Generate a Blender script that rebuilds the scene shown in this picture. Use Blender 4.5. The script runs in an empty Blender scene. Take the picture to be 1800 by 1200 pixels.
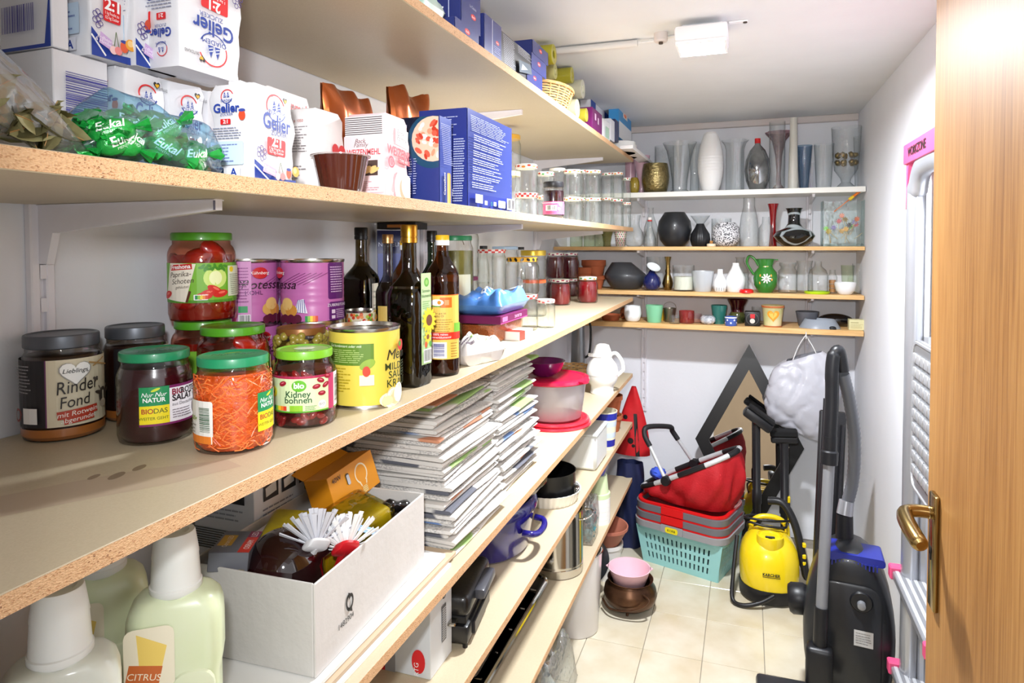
import bpy, bmesh, math, random
from mathutils import Vector, Matrix
RND = random.Random(11)
SC = bpy.context.scene
COL = SC.collection
pi = math.pi
# ------------------------------------------------------------------ camera
F, PY, YAW, PIT, ROL, CH = 1161.08, 464.57, .343062, .0315244, -.00284662, 1.58   # pixels on an 1800x1200 frame, radians, metres
_fw = Vector((-math.sin(YAW), math.cos(YAW), 0)); _r = Vector((math.cos(YAW), math.sin(YAW), 0)); _u = Vector((0, 0, 1))
CW = math.cos(PIT)*_fw - math.sin(PIT)*_u
_u2 = math.cos(PIT)*_u + math.sin(PIT)*_fw
CR = math.cos(ROL)*_r + math.sin(ROL)*_u2
CU = -math.sin(ROL)*_r + math.cos(ROL)*_u2
EYE = Vector((0, 0, CH))
cam = bpy.data.cameras.new('camera'); cam.sensor_width = 36; cam.lens = F/1800*36; cam.shift_y = (PY-600)/1800; cam.clip_start = .02
co = bpy.data.objects.new('camera', cam); COL.objects.link(co); SC.camera = co
mw = Matrix((CR, CU, -CW)).transposed().to_4x4(); mw.translation = EYE; co.matrix_world = mw
# ------------------------------------------------------------------ world, flash, exposure
SC.view_settings.view_transform = 'Standard'; SC.view_settings.look = 'None'
SC.view_settings.gamma = 1; SC.view_settings.use_curve_mapping = False
SC.view_settings.exposure = 0.27
SC.cycles.transparent_max_bounces = 64; SC.cycles.max_bounces = 12; SC.cycles.adaptive_threshold = .02; SC.cycles.caustics_reflective = False; SC.cycles.caustics_refractive = False
W = bpy.data.worlds.new('world'); SC.world = W; W.use_nodes = True
W.node_tree.nodes['Background'].inputs[0].default_value = (.98, .985, 1.0, 1); W.node_tree.nodes['Background'].inputs[1].default_value = 1.0
def area_light(name, loc, target, size, power, color=(1, 1, 1), size_y=None):
    l = bpy.data.lights.new(name, 'AREA'); l.energy = power; l.color = color; l.size = size
    if size_y: l.shape = 'RECTANGLE'; l.size_y = size_y
    o = bpy.data.objects.new(name, l); COL.objects.link(o); o.location = loc
    o.rotation_euler = (Vector(target)-Vector(loc)).to_track_quat('-Z', 'Y').to_euler(); return o
fl_ = bpy.data.lights.new('camera_flash', 'SPOT'); fl_.energy = 74; fl_.color = (.97, .985, 1); fl_.spot_size = math.radians(124); fl_.spot_blend = 1; fl_.shadow_soft_size = .03
FLASH = bpy.data.objects.new('camera_flash', fl_); COL.objects.link(FLASH); FLASH.location = (-.05, -.01, 1.715); FLASH.rotation_euler = (Vector((.12, 3.6, 1.35))-FLASH.location).to_track_quat('-Z', 'Y').to_euler()
LAMP_STRENGTH = 1050.0
# ------------------------------------------------------------------ pixel <-> place (used once, to measure the photograph)
def ray(x, y): return CR*((x-900)/F) - CU*((y-PY)/F) + CW
def onz(x, y, z): d = ray(x, y); return EYE + d*((z-CH)/d.z)
def onx(x, y, X): d = ray(x, y); return EYE + d*(X/d.x)
def ony(x, y, Y): d = ray(x, y); return EYE + d*(Y/d.y)
def zat(x, y, P):
    d = ray(x, y); return CH + d.z*math.hypot(P[0], P[1])/math.hypot(d.x, d.y)
def fit(xl, xr, yb, yt, z, narrow=False):
    """round thing standing at height z: centre, radius, height"""
    a, b = math.atan((xl-900)/F), math.atan((xr-900)/F); al = (b-a)/2; xc = 900+F*math.tan((a+b)/2)
    P = onz(xc, yb, z); dP = math.hypot(P.x, P.y); d = dP/(1-math.sin(al)); r = d*math.sin(al)
    c = Vector((P.x*d/dP, P.y*d/dP, z))
    h = zat(xc, yt, c if narrow else P) - z
    return c, r, h
def fity(xl, xr, yb, yt, Y, z=None):
    """round thing whose axis stands at depth Y: centre, radius, height (z given: base height known)"""
    a, b = math.atan((xl-900)/F), math.atan((xr-900)/F); al = (b-a)/2; xc = 900+F*math.tan((a+b)/2)
    B = ony(xc, yb, Y); d = math.hypot(B.x, B.y); r = d*math.sin(al)
    zb = B.z if z is None else z
    return Vector((B.x, B.y, zb)), r, zat(xc, yt, B)-zb
def face_cam(c, turn=0): return math.atan2(-c[0], c[1]) + math.radians(turn)
# ------------------------------------------------------------------ materials
def lin(c):
    if isinstance(c, str): c = tuple(int(c[i:i+2], 16) for i in (0, 2, 4))
    return tuple(((v/255)/12.92 if v/255 <= .04045 else ((v/255+.055)/1.055)**2.4) for v in c)
MATS = {}
def M(name, c, rough=.5, metal=0, coat=0, var=0, vs=8, bump=0, bs=40, sss=0, trans=0, spec=.5, c2=None, stretch=None, ior=1.45, emit=0, rnd=0):
    if name in MATS: return MATS[name]
    m = bpy.data.materials.new(name); MATS[name] = m; m.use_nodes = True; nt = m.node_tree; N = nt.nodes; L = nt.links
    b = N['Principled BSDF']; b.inputs['Base Color'].default_value = (*lin(c), 1); b.inputs['Roughness'].default_value = rough
    b.inputs['Metallic'].default_value = metal; b.inputs['Coat Weight'].default_value = coat; b.inputs['Specular IOR Level'].default_value = spec
    b.inputs['Transmission Weight'].default_value = trans; b.inputs['IOR'].default_value = ior
    if coat: b.inputs['Coat Roughness'].default_value = .06
    if sss: b.inputs['Subsurface Weight'].default_value = sss; b.inputs['Subsurface Radius'].default_value = (.01, .008, .006)
    if emit: b.inputs['Emission Color'].default_value = (*lin(c), 1); b.inputs['Emission Strength'].default_value = emit
    if var or bump:
        tc = N.new('ShaderNodeTexCoord'); src = tc.outputs['Object']
        if stretch:
            mp = N.new('ShaderNodeMapping'); mp.inputs['Scale'].default_value = stretch; L.new(src, mp.inputs[0]); src = mp.outputs[0]
    if var:
        nz = N.new('ShaderNodeTexNoise'); nz.inputs['Scale'].default_value = vs; nz.inputs['Detail'].default_value = 5; L.new(src, nz.inputs['Vector'])
        if rnd:
            oi = N.new('ShaderNodeObjectInfo'); nz.noise_dimensions = '4D'; mu = N.new('ShaderNodeMath'); mu.operation = 'MULTIPLY'; mu.inputs[1].default_value = 50
            L.new(oi.outputs['Random'], mu.inputs[0]); L.new(mu.outputs[0], nz.inputs['W'])
        cr = N.new('ShaderNodeValToRGB'); a = lin(c); d = lin(c2) if c2 else tuple(v*(1-var) for v in a)
        cr.color_ramp.elements[0].position = .32; cr.color_ramp.elements[1].position = .68
        cr.color_ramp.elements[0].color = (*d, 1); cr.color_ramp.elements[1].color = (*a, 1)
        L.new(nz.outputs['Fac'], cr.inputs[0]); L.new(cr.outputs[0], b.inputs['Base Color'])
    if bump:
        n2 = N.new('ShaderNodeTexNoise'); n2.inputs['Scale'].default_value = bs; n2.inputs['Detail'].default_value = 4; L.new(src, n2.inputs['Vector'])
        bp = N.new('ShaderNodeBump'); bp.inputs['Strength'].default_value = bump; bp.inputs['Distance'].default_value = .01
        L.new(n2.outputs['Fac'], bp.inputs['Height']); L.new(bp.outputs[0], b.inputs['Normal'])
    return m
def glass(name, c='fdfefd', edge='aab4b0', rough=.015, refl=.08, body=0.0, wob=.25):
    """thin-walled glass: clear through the middle, tinted and mirror-like towards the rim, with a slightly wavy skin"""
    if name in MATS: return MATS[name]
    m = bpy.data.materials.new(name); MATS[name] = m; m.use_nodes = True; nt = m.node_tree; N = nt.nodes; L = nt.links
    N.remove(N['Principled BSDF']); out = N['Material Output']
    lw = N.new('ShaderNodeLayerWeight'); lw.inputs['Blend'].default_value = .5
    def mth(op, a, v):
        n = N.new('ShaderNodeMath'); n.operation = op; L.new(a, n.inputs[0]); n.inputs[1].default_value = v; return n.outputs[0]
    fr = mth('ADD', mth('MULTIPLY', mth('POWER', lw.outputs['Facing'], 4.5), .7), refl)
    p2 = mth('POWER', lw.outputs['Facing'], 2.8)
    mx = N.new('ShaderNodeMix'); mx.data_type = 'RGBA'; L.new(p2, mx.inputs['Factor']); mx.inputs['A'].default_value = (*lin(c), 1); mx.inputs['B'].default_value = (*lin(edge), 1)
    tr = N.new('ShaderNodeBsdfTransparent'); L.new(mx.outputs['Result'], tr.inputs[0])
    base = tr.outputs[0]
    if body:
        df = N.new('ShaderNodeBsdfDiffuse'); df.inputs[0].default_value = (*lin(c), 1); m0 = N.new('ShaderNodeMixShader'); m0.inputs[0].default_value = body
        L.new(base, m0.inputs[1]); L.new(df.outputs[0], m0.inputs[2]); base = m0.outputs[0]
    gl = N.new('ShaderNodeBsdfGlossy'); gl.inputs['Roughness'].default_value = rough
    if wob:
        tc = N.new('ShaderNodeTexCoord'); nz = N.new('ShaderNodeTexNoise'); nz.inputs['Scale'].default_value = 45; nz.inputs['Detail'].default_value = 1; L.new(tc.outputs['Object'], nz.inputs['Vector'])
        bp = N.new('ShaderNodeBump'); bp.inputs['Strength'].default_value = wob; bp.inputs['Distance'].default_value = .01; L.new(nz.outputs['Fac'], bp.inputs['Height']); L.new(bp.outputs[0], gl.inputs['Normal'])
    ms = N.new('ShaderNodeMixShader'); L.new(fr, ms.inputs[0]); L.new(base, ms.inputs[1]); L.new(gl.outputs[0], ms.inputs[2]); L.new(ms.outputs[0], out.inputs[0])
    return m
def print_mat(name, rough):
    m = bpy.data.materials.new(name); MATS[name] = m; m.use_nodes = True; nt = m.node_tree
    at = nt.nodes.new('ShaderNodeVertexColor'); at.layer_name = 'Col'; b = nt.nodes['Principled BSDF']
    nt.links.new(at.outputs[0], b.inputs['Base Color']); b.inputs['Roughness'].default_value = rough
    return m
PRINT = print_mat('printed_paper', .45); PRINTG = print_mat('printed_gloss', .22)
# ------------------------------------------------------------------ objects
def thing(name, label, cat, loc=(0, 0, 0), rz=0, group=None, rot=None):
    o = bpy.data.objects.new(name, None); COL.objects.link(o); o.location = loc; o.rotation_euler = rot or (0, 0, rz)
    o.empty_display_size = .02; return tag(o, label, cat, group)
def tag(o, label, cat, group=None):
    o['label'] = label; o['category'] = cat
    if group: o['group'] = group
    return o
def struct(o): o['kind'] = 'structure'; return o
def link(name, me, parent=None, loc=None, rot=None):
    o = bpy.data.objects.new(name, me); COL.objects.link(o)
    if parent: o.parent = parent
    if loc is not None: o.location = loc
    if rot is not None: o.rotation_euler = rot
    return o
def build(bm, name, mats, parent=None, loc=None, rot=None, smooth=35, label=None):
    me = bpy.data.meshes.new(name); bm.to_mesh(me); bm.free()
    for m in (mats if isinstance(mats, (list, tuple)) else [mats]): me.materials.append(m)
    if smooth:
        me.polygons.foreach_set('use_smooth', [True]*len(me.polygons)); me.set_sharp_from_angle(angle=math.radians(smooth))
    o = link(name, me, parent, loc, rot)
    if label: o['label'] = label
    return o
def copy_tree(o, parent=None):
    c = o.copy(); COL.objects.link(c); c.parent = parent
    for ch in list(o.children): copy_tree(ch, c)
    return c
def new(): return bmesh.new()
def bx(bm, x0, x1, y0, y1, z0, z1, bev=0, seg=1, mi=0, mat=None):
    vs = [bm.verts.new(p) for p in ((x0, y0, z0), (x1, y0, z0), (x1, y1, z0), (x0, y1, z0), (x0, y0, z1), (x1, y0, z1), (x1, y1, z1), (x0, y1, z1))]
    fs = [bm.faces.new([vs[i] for i in q]) for q in ((3, 2, 1, 0), (4, 5, 6, 7), (0, 1, 5, 4), (1, 2, 6, 5), (2, 3, 7, 6), (3, 0, 4, 7))]
    for f in fs: f.material_index = mi
    nv = vs
    if bev:
        r = bmesh.ops.bevel(bm, geom=list({e for f in fs for e in f.edges}), offset=bev, segments=seg, affect='EDGES', profile=.5)
        nv = list({v for f in r['faces'] for v in f.verts} | {v for v in vs if v.is_valid})
        for f in r['faces']: f.material_index = mi
    if mat: bmesh.ops.transform(bm, matrix=mat, verts=nv)
    return nv
def lathe(bm, prof, seg=32, mi=0, sx=1, sy=1, cx=0, cy=0, flute=None, mat=None, rib=None):
    """profile of (r, z) from bottom to top; flute=(n, depth) makes vertical ribs"""
    rings = []; allv = []
    for r, z in prof:
        if r <= 1e-6:
            v = bm.verts.new((cx, cy, z)); rings.append([v]); allv.append(v); continue
        ring = []
        for k in range(seg):
            a = 2*pi*k/seg; rr = r*(1+flute[1]*math.cos(flute[0]*a)) if flute else r
            v = bm.verts.new((cx+rr*math.cos(a)*sx, cy+rr*math.sin(a)*sy, z)); ring.append(v); allv.append(v)
        rings.append(ring)
    for A, B in zip(rings, rings[1:]):
        for k in range(seg):
            j = (k+1) % seg
            if len(A) == 1 and len(B) == 1: continue
            if len(A) == 1: f = bm.faces.new((A[0], B[j], B[k]))
            elif len(B) == 1: f = bm.faces.new((A[k], A[j], B[0]))
            else: f = bm.faces.new((A[k], A[j], B[j], B[k]))
            f.material_index = mi
    if mat: bmesh.ops.transform(bm, matrix=mat, verts=allv)
    return allv
def tube(bm, pts, r, seg=8, mi=0, closed=False, caps=True):
    """sweep a circle of radius r (number or list) along points"""
    P = [Vector(p) for p in pts]; n = len(P); rr = r if isinstance(r, (list, tuple)) else [r]*n
    rings = []; up = Vector((0, 0, 1)); prev = None
    for i in range(n):
        t = ((P[(i+1) % n]-P[i-1]) if closed else (P[min(i+1, n-1)]-P[max(i-1, 0)])).normalized()
        if prev is None:
            a = t.orthogonal().normalized() if abs(t.dot(up)) > .95 else t.cross(up).normalized()
        else:
            a = (prev - t*prev.dot(t)); a = a.normalized() if a.length > 1e-6 else t.orthogonal().normalized()
        prev = a; b = t.cross(a)
        rings.append([bm.verts.new(P[i]+(a*math.cos(2*pi*k/seg)+b*math.sin(2*pi*k/seg))*rr[i]) for k in range(seg)])
    m = n if closed else n-1
    for i in range(m):
        A, B = rings[i], rings[(i+1) % n]
        for k in range(seg):
            f = bm.faces.new((A[k], A[(k+1) % seg], B[(k+1) % seg], B[k])); f.material_index = mi
    if caps and not closed:
        for rg in (rings[0][::-1], rings[-1]):
            f = bm.faces.new(rg); f.material_index = mi
    return [v for g in rings for v in g]
def spline(pts, n=8, closed=False):
    P = [Vector(p) for p in pts]; out = []; N = len(P)
    for i in range(N if closed else N-1):
        p0, p1, p2, p3 = (P[(i-1) % N], P[i], P[(i+1) % N], P[(i+2) % N]) if closed else (P[max(i-1, 0)], P[i], P[i+1], P[min(i+2, N-1)])
        for k in range(n):
            t = k/n; out.append(.5*((2*p1)+(-p0+p2)*t+(2*p0-5*p1+4*p2-p3)*t*t+(-p0+3*p1-3*p2+p3)*t**3))
    if not closed: out.append(P[-1])
    return out
def prism(bm, pts, z0, z1, mi=0, mat=None):
    """extruded polygon (counter-clockwise)"""
    A = [bm.verts.new((p[0], p[1], z0)) for p in pts]; B = [bm.verts.new((p[0], p[1], z1)) for p in pts]; n = len(pts)
    fs = [bm.faces.new(A[::-1]), bm.faces.new(B)]+[bm.faces.new((A[i], A[(i+1) % n], B[(i+1) % n], B[i])) for i in range(n)]
    for f in fs: f.material_index = mi
    if mat: bmesh.ops.transform(bm, matrix=mat, verts=A+B)
    return A+B
def blob(bm, c, r, sub=2, mi=0, mat=None, jit=0, seed=1):
    g = bmesh.ops.create_icosphere(bm, subdivisions=sub, radius=1); rr = random.Random(seed)
    rr3 = r if isinstance(r, (tuple, list)) else (r, r, r)
    for v in g['verts']:
        j = 1+jit*rr.uniform(-1, 1); v.co = Vector((v.co.x*rr3[0]*j, v.co.y*rr3[1]*j, v.co.z*rr3[2]*j))
        if mat: v.co = mat @ v.co
        v.co += Vector(c)
        for f in v.link_faces: f.material_index = mi
    return g['verts']
def grid(bm, nu, nv, fn, mi=0, closeu=False):
    V = [[bm.verts.new(fn(i/(nu if closeu else nu-1), j/(nv-1))) for j in range(nv)] for i in range(nu)]
    for i in range(nu if closeu else nu-1):
        for j in range(nv-1):
            f = bm.faces.new((V[i][j], V[(i+1) % nu][j], V[(i+1) % nu][j+1], V[i][j+1])); f.material_index = mi
    return [v for r in V for v in r]
def RX(a): return Matrix.Rotation(math.radians(a), 4, 'X')
def RY(a): return Matrix.Rotation(math.radians(a), 4, 'Y')
def RZ(a): return Matrix.Rotation(math.radians(a), 4, 'Z')
def T(*p): return Matrix.Translation(p)
def rrect(w, h, r, n=4, cx=0, cy=0):
    o = []
    for sx, sy, a0 in ((1, 1, 0), (-1, 1, 90), (-1, -1, 180), (1, -1, 270)):
        for k in range(n+1):
            a = math.radians(a0+90*k/n); o.append((cx+sx*(w/2-r)+r*math.cos(a), cy+sy*(h/2-r)+r*math.sin(a)))
    return o
def loft(bm, rings, mi=0, capa=True, capb=True):
    V = [[bm.verts.new(p) for p in rg] for rg in rings]; n = len(V[0])
    for A, B in zip(V, V[1:]):
        for k in range(n):
            f = bm.faces.new((A[k], A[(k+1) % n], B[(k+1) % n], B[k])); f.material_index = mi
    if capa: bm.faces.new(V[0][::-1]).material_index = mi
    if capb: bm.faces.new(V[-1]).material_index = mi
    return [v for r in V for v in r]
# ------------------------------------------------------------------ print: flat lettering and shapes in their own colours
_TX = {}
def text_mesh(s, bold=0, shear=0):
    k = (s, bold, shear)
    if k not in _TX:
        cu = bpy.data.curves.new('t', 'FONT'); cu.body = s; cu.offset = bold; cu.shear = shear; cu.resolution_u = 3
        ob = bpy.data.objects.new('t', cu); me = bpy.data.meshes.new_from_object(ob)
        vs = [(v.co.x, v.co.y) for v in me.vertices]; fs = [tuple(p.vertices) for p in me.polygons]
        bpy.data.objects.remove(ob); bpy.data.curves.remove(cu); bpy.data.meshes.remove(me)
        x0 = min([v[0] for v in vs] or [0]); x1 = max([v[0] for v in vs] or [1])
        _TX[k] = ([(x-x0, y) for x, y in vs], fs, x1-x0)
    return _TX[k]
class Print:
    def __init__(s): s.items = []
    def poly(s, pts, c): s.items.append(([tuple(p) for p in pts], [tuple(range(len(pts)))], c)); return s
    def rect(s, u0, v0, u1, v1, c, rot=0, r=0):
        if r: p = rrect(u1-u0, v1-v0, r, 3, (u0+u1)/2, (v0+v1)/2)
        else: p = [(u0, v0), (u1, v0), (u1, v1), (u0, v1)]
        if rot:
            a = math.radians(rot); cu, cv = (u0+u1)/2, (v0+v1)/2
            p = [(cu+(x-cu)*math.cos(a)-(y-cv)*math.sin(a), cv+(x-cu)*math.sin(a)+(y-cv)*math.cos(a)) for x, y in p]
        return s.poly(p, c)
    def oval(s, cu, cv, ru, rv, c, n=20, rot=0):
        a0 = math.radians(rot)
        return s.poly([(cu+ru*math.cos(2*pi*k/n)*math.cos(a0)-rv*math.sin(2*pi*k/n)*math.sin(a0), cv+ru*math.cos(2*pi*k/n)*math.sin(a0)+rv*math.sin(2*pi*k/n)*math.cos(a0)) for k in range(n)], c)
    def ring(s, cu, cv, r, w, c, a0=0, a1=360, n=18, asp=1):
        for k in range(n):
            t0, t1 = math.radians(a0+(a1-a0)*k/n), math.radians(a0+(a1-a0)*(k+1)/n)
            s.poly([(cu+q*math.cos(t), cv+asp*q*math.sin(t)) for q, t in ((r-w/2, t0), (r+w/2, t0), (r+w/2, t1), (r-w/2, t1))], c)
        return s
    def line(s, u0, v0, u1, v1, w, c):
        d = Vector((u1-u0, v1-v0)); n = Vector((-d.y, d.x)).normalized()*w/2
        return s.poly([(u0-n.x, v0-n.y), (u1-n.x, v1-n.y), (u1+n.x, v1+n.y), (u0+n.x, v0+n.y)], c)
    def text(s, t, u, v, h, c, al='c', bold=.0, shear=0, rot=0, w=None, flip=False):
        vs, fs, tw = text_mesh(t, bold, shear); k = h/.72; kx = (w/tw if w else k)
        off = {'c': -tw/2, 'l': 0, 'r': -tw}[al]; a = math.radians(rot+(180 if flip else 0)); ca, sa = math.cos(a), math.sin(a)
        p = [((x+off)*kx, y*k) for x, y in vs]
        s.items.append(([(u+x*ca-y*sa, v+x*sa+y*ca) for x, y in p], fs, c)); return s
    def lines(s, u0, v0, u1, v1, n, c, fill=.5, rag=.25, seed=1, rot=False):
        r = random.Random(seed); st = (v1-v0)/n
        for k in range(n):
            y = v1-(k+1)*st+st*(1-fill)/2; e = u1-(u1-u0)*rag*r.random(); x = u0
            while x < e-1e-5:
                wd = min(e-x, (u1-u0)*r.uniform(.08, .22)); s.rect(x, y, x+wd, y+st*fill, c); x += wd+(u1-u0)*.018
        return s
    def barcode(s, u0, v0, u1, v1, c='223', bg=None, seed=1, horiz=False):
        if bg: s.rect(u0, v0, u1, v1, bg)
        r = random.Random(seed); a, b = (v0, v1) if horiz else (u0, u1); m = (b-a)*.06; x = a+m
        while x < b-m:
            w = (b-a)*r.choice((.012, .02, .035)); e = min(x+w, b-m)
            if horiz: s.rect(u0+(u1-u0)*.08, x, u1-(u1-u0)*.08, e, c)
            else: s.rect(x, v0+(v1-v0)*.12, e, v1-(v1-v0)*.06, c)
            x = e+(b-a)*r.choice((.012, .02, .03))
        return s
    def heart(s, cu, cv, r, c):
        return s.poly([(cu+r*.062*(16*math.sin(t)**3), cv+r*.062*(13*math.cos(t)-5*math.cos(2*t)-2*math.cos(3*t)-math.cos(4*t))) for t in [-2*pi*k/26 for k in range(26)]], c)
    def build(s, name, parent, mp, mat=None, step=None, d0=.0004, dd=.00005, label=None, crop=None):
        bm = bmesh.new(); cl = bm.loops.layers.float_color.new('Col'); cache = {}
        for i, (vs, fs, c) in enumerate(s.items):
            col = cache.setdefault(c, (*lin(c if len(c) == 6 else ''.join(q*2 for q in c)), 1)); b2 = bmesh.new()
            V = [b2.verts.new((x, y, 0)) for x, y in vs]
            for f in fs:
                try: b2.faces.new([V[k] for k in f])
                except ValueError: pass
            if crop:
                for co_, no in (((crop[0], 0, 0), (-1, 0, 0)), ((crop[2], 0, 0), (1, 0, 0)), ((0, crop[1], 0), (0, -1, 0)), ((0, crop[3], 0), (0, 1, 0))):
                    if b2.verts: bmesh.ops.bisect_plane(b2, geom=b2.verts[:]+b2.edges[:]+b2.faces[:], plane_co=co_, plane_no=no, clear_outer=True)
            if step and b2.verts:
                us = [v.co.x for v in b2.verts]; x = math.ceil(min(us)/step)*step
                while x < max(us):
                    if x > min(us): bmesh.ops.bisect_plane(b2, geom=b2.verts[:]+b2.edges[:]+b2.faces[:], plane_co=(x, 0, 0), plane_no=(1, 0, 0))
                    x += step
            d = d0+dd*i; nm = {v: bm.verts.new(mp(v.co.x, v.co.y, d)) for v in b2.verts}
            for f in b2.faces:
                if f.calc_area() < 1e-12: continue
                try: g = bm.faces.new([nm[v] for v in f.verts])
                except ValueError: continue
                for lp in g.loops: lp[cl] = col
            b2.free()
        me = bpy.data.meshes.new(name); bm.to_mesh(me); bm.free(); me.materials.append(mat or PRINT)
        o = link(name, me, parent)
        if label: o['label'] = label
        return o
def cyl(R, z0, a0=0):
    """map a label onto a cylinder of radius R; u runs to the viewer's right from the front (-y)"""
    def f(u, v, d): a = u/R+math.radians(a0); return ((R+d)*math.sin(a), -(R+d)*math.cos(a), z0+v)
    return f
def flat(o, ux, uy):
    o, ux, uy = Vector(o), Vector(ux).normalized(), Vector(uy).normalized(); n = ux.cross(uy)
    return lambda u, v, d: o+ux*u+uy*v+n*d
# ================================================================== the room
XW, XR, YB, ZC = -1.01, .525, 3.80, 2.237
XF, YE = -.555, 3.40
Z1, Z2, Z3, Z4, Z5, Z6 = 2.014, 1.660, 1.303, .910, .657, .367
WALL = M('wall_paint', 'eef0f6', .75, var=.05, vs=3, bump=.05, bs=60)
CEIL = M('ceiling_paint', 'e2e4e6', .85, var=.05, vs=4, bump=.05, bs=60)
def panel(name, x0, x1, y0, y1, z0, z1, m): 
    b = new(); bx(b, x0, x1, y0, y1, z0, z1); return struct(build(b, name, m, smooth=0))
panel('wall_left', XW-.1, XW, -.05, YB+.1, 0, ZC, WALL)
panel('wall_back', XW, XR, YB, YB+.1, 0, ZC, WALL)
panel('wall_right', XR, XR+.1, .56, YB+.1, 0, ZC, WALL)
panel('ceiling', XW-.1, XR+.1, -.05, YB+.1, ZC, ZC+.1, CEIL)
panel('wall_front_left', XW, -.325, .05, .19, 0, ZC, WALL)
panel('wall_front_right', .40, XR+.1, .48, .56, 0, ZC, WALL)
panel('floor', XW-.1, XR+.1, -.6, YB+.1, -.06, -.004, M('grout', '9a9284', .9, var=.2, vs=30))
panel('floor_hall', -1.6, 2.4, -3.1, -.6, -.06, -.004, M('hall_floor', 'b9a88c', .35, var=.2, vs=5))
panel('wall_hall', -1.6, 2.4, -3.2, -3.1, -.06, 2.5, M('hall_paint', 'b8a184', .8, var=.1, vs=3))
def tile_material():
    m = M('floor_tile', 'd9d2bf', .22, var=.2, vs=7, c2='c8bb9f', rnd=1, coat=.15, bump=.04, bs=12); return m
TM = tile_material(); tme = None; fl = bpy.data.objects['floor']
for i in range(7):
    for j in range(14):
        x0 = -1.041+i*.2225; y0 = -.3+j*.285
        if x0 > XR or y0 > YB: continue
        if tme is None:
            b = new(); bx(b, .0012, .2213, .0012, .2838, -.008, 0, .0012); o = build(b, 'floor_tile', TM, fl, (x0, y0, 0)); tme = o.data
        else: link('floor_tile', tme, fl, (x0, y0, 0))
b = new(); bx(b, XW, XR, YB-.03, YB, ZC-.034, ZC, .003); struct(build(b, 'trim_1', M('trim_paint', 'd8cfcb', .6)))
# ------------------------------------------------------------------ chipboard
def chipboard(name, c, c2, scale, bump, rough=.55, fleck=True, brown_marks=False):
    m = bpy.data.materials.new(name); MATS[name] = m; m.use_nodes = True; nt = m.node_tree; N = nt.nodes; L = nt.links; b = N['Principled BSDF']
    b.inputs['Roughness'].default_value = rough
    tc = N.new('ShaderNodeTexCoord'); mp = N.new('ShaderNodeMapping'); mp.inputs['Scale'].default_value = (1, .55, 1) if fleck else (1, 1, 1); L.new(tc.outputs['Object'], mp.inputs[0])
    v = N.new('ShaderNodeTexVoronoi'); v.inputs['Scale'].default_value = scale; L.new(mp.outputs[0], v.inputs['Vector'])
    nz = N.new('ShaderNodeTexNoise'); nz.inputs['Scale'].default_value = 2.5 if not fleck else 60; nz.inputs['Detail'].default_value = 6; L.new(tc.outputs['Object'], nz.inputs['Vector'])
    sp = N.new('ShaderNodeSeparateColor'); L.new(v.outputs['Color'], sp.inputs[0])
    cr = N.new('ShaderNodeValToRGB'); e = cr.color_ramp.elements; e[0].position = 0; e[0].color = (*lin(c2), 1); e[1].position = .35 if fleck else 1; e[1].color = (*lin(c), 1)
    if fleck:
        q = e.new(.10); q.color = (*lin('6a4024'), 1); q = e.new(.15); q.color = (*lin(c2), 1)
    mx = N.new('ShaderNodeMix'); mx.data_type = 'FLOAT'; mx.inputs['Factor'].default_value = .3 if fleck else .75
    L.new(sp.outputs[0], mx.inputs['A']); L.new(nz.outputs['Fac'], mx.inputs['B']); L.new(mx.outputs['Result'], cr.inputs[0]); L.new(cr.outputs[0], b.inputs['Base Color'])
    bp = N.new('ShaderNodeBump'); bp.inputs['Strength'].default_value = bump; bp.inputs['Distance'].default_value = .004; L.new(v.outputs['Distance'], bp.inputs['Height']); L.new(bp.outputs[0], b.inputs['Normal'])
    return m
CHIP_EDGE = chipboard('chipboard_edge', 'deb284', 'c08c5e', 850, .5)
CHIP_TOP = chipboard('chipboard_face', 'cfc1a6', 'b9a98b', 500, .015, .42, False)
CHIP_UNDER = CHIP_TOP
WHITE_METAL = M('white_metal', 'eceaf0', .35, var=.04, vs=20)
def slotted_upright(parent, w, z0, z1, depth=.014, pitch=.05):
    """white wall rail with punched slots, face towards local -y"""
    b = new(); n = int((z1-z0)/pitch); t = .0015
    bx(b, -w/2, -.0045, -depth, 0, z0, z1, .002); bx(b, .0045, w/2, -depth, 0, z0, z1, .002)
    for k in range(n):
        z = z0+k*pitch; bx(b, -.0046, .0046, -depth+.0002, -depth+t, z+.029, z+pitch); bx(b, -.0046, .0046, -.006, -.005, z, z+pitch)
    return build(b, 'slotted_rail', WHITE_METAL, parent)
def bracket_mesh(length):
    b = new(); pr = [(0, -.085), (.014, -.085), (.028, -.04), (length-.012, -.013), (length-.012, 0), (length-.012, .012), (length, .012), (length, -.016), (.0, .0)]
    body = [(0, -.088), (.016, -.088), (.03, -.042), (length, -.014), (length, 0), (0, 0)]
    prism(b, body, -.006, .006, mat=Matrix(((1, 0, 0, 0), (0, 0, 1, 0), (0, 1, 0, 0), (0, 0, 0, 1))))
    bx(b, length-.004, length, -.006, .006, -.014, .010); bx(b, .0, length, -.009, .009, -.0015, 0)
    for z in (-.07, -.03): bx(b, -.012, .002, -.003, .003, z-.012, z+.006)
    return b
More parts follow.
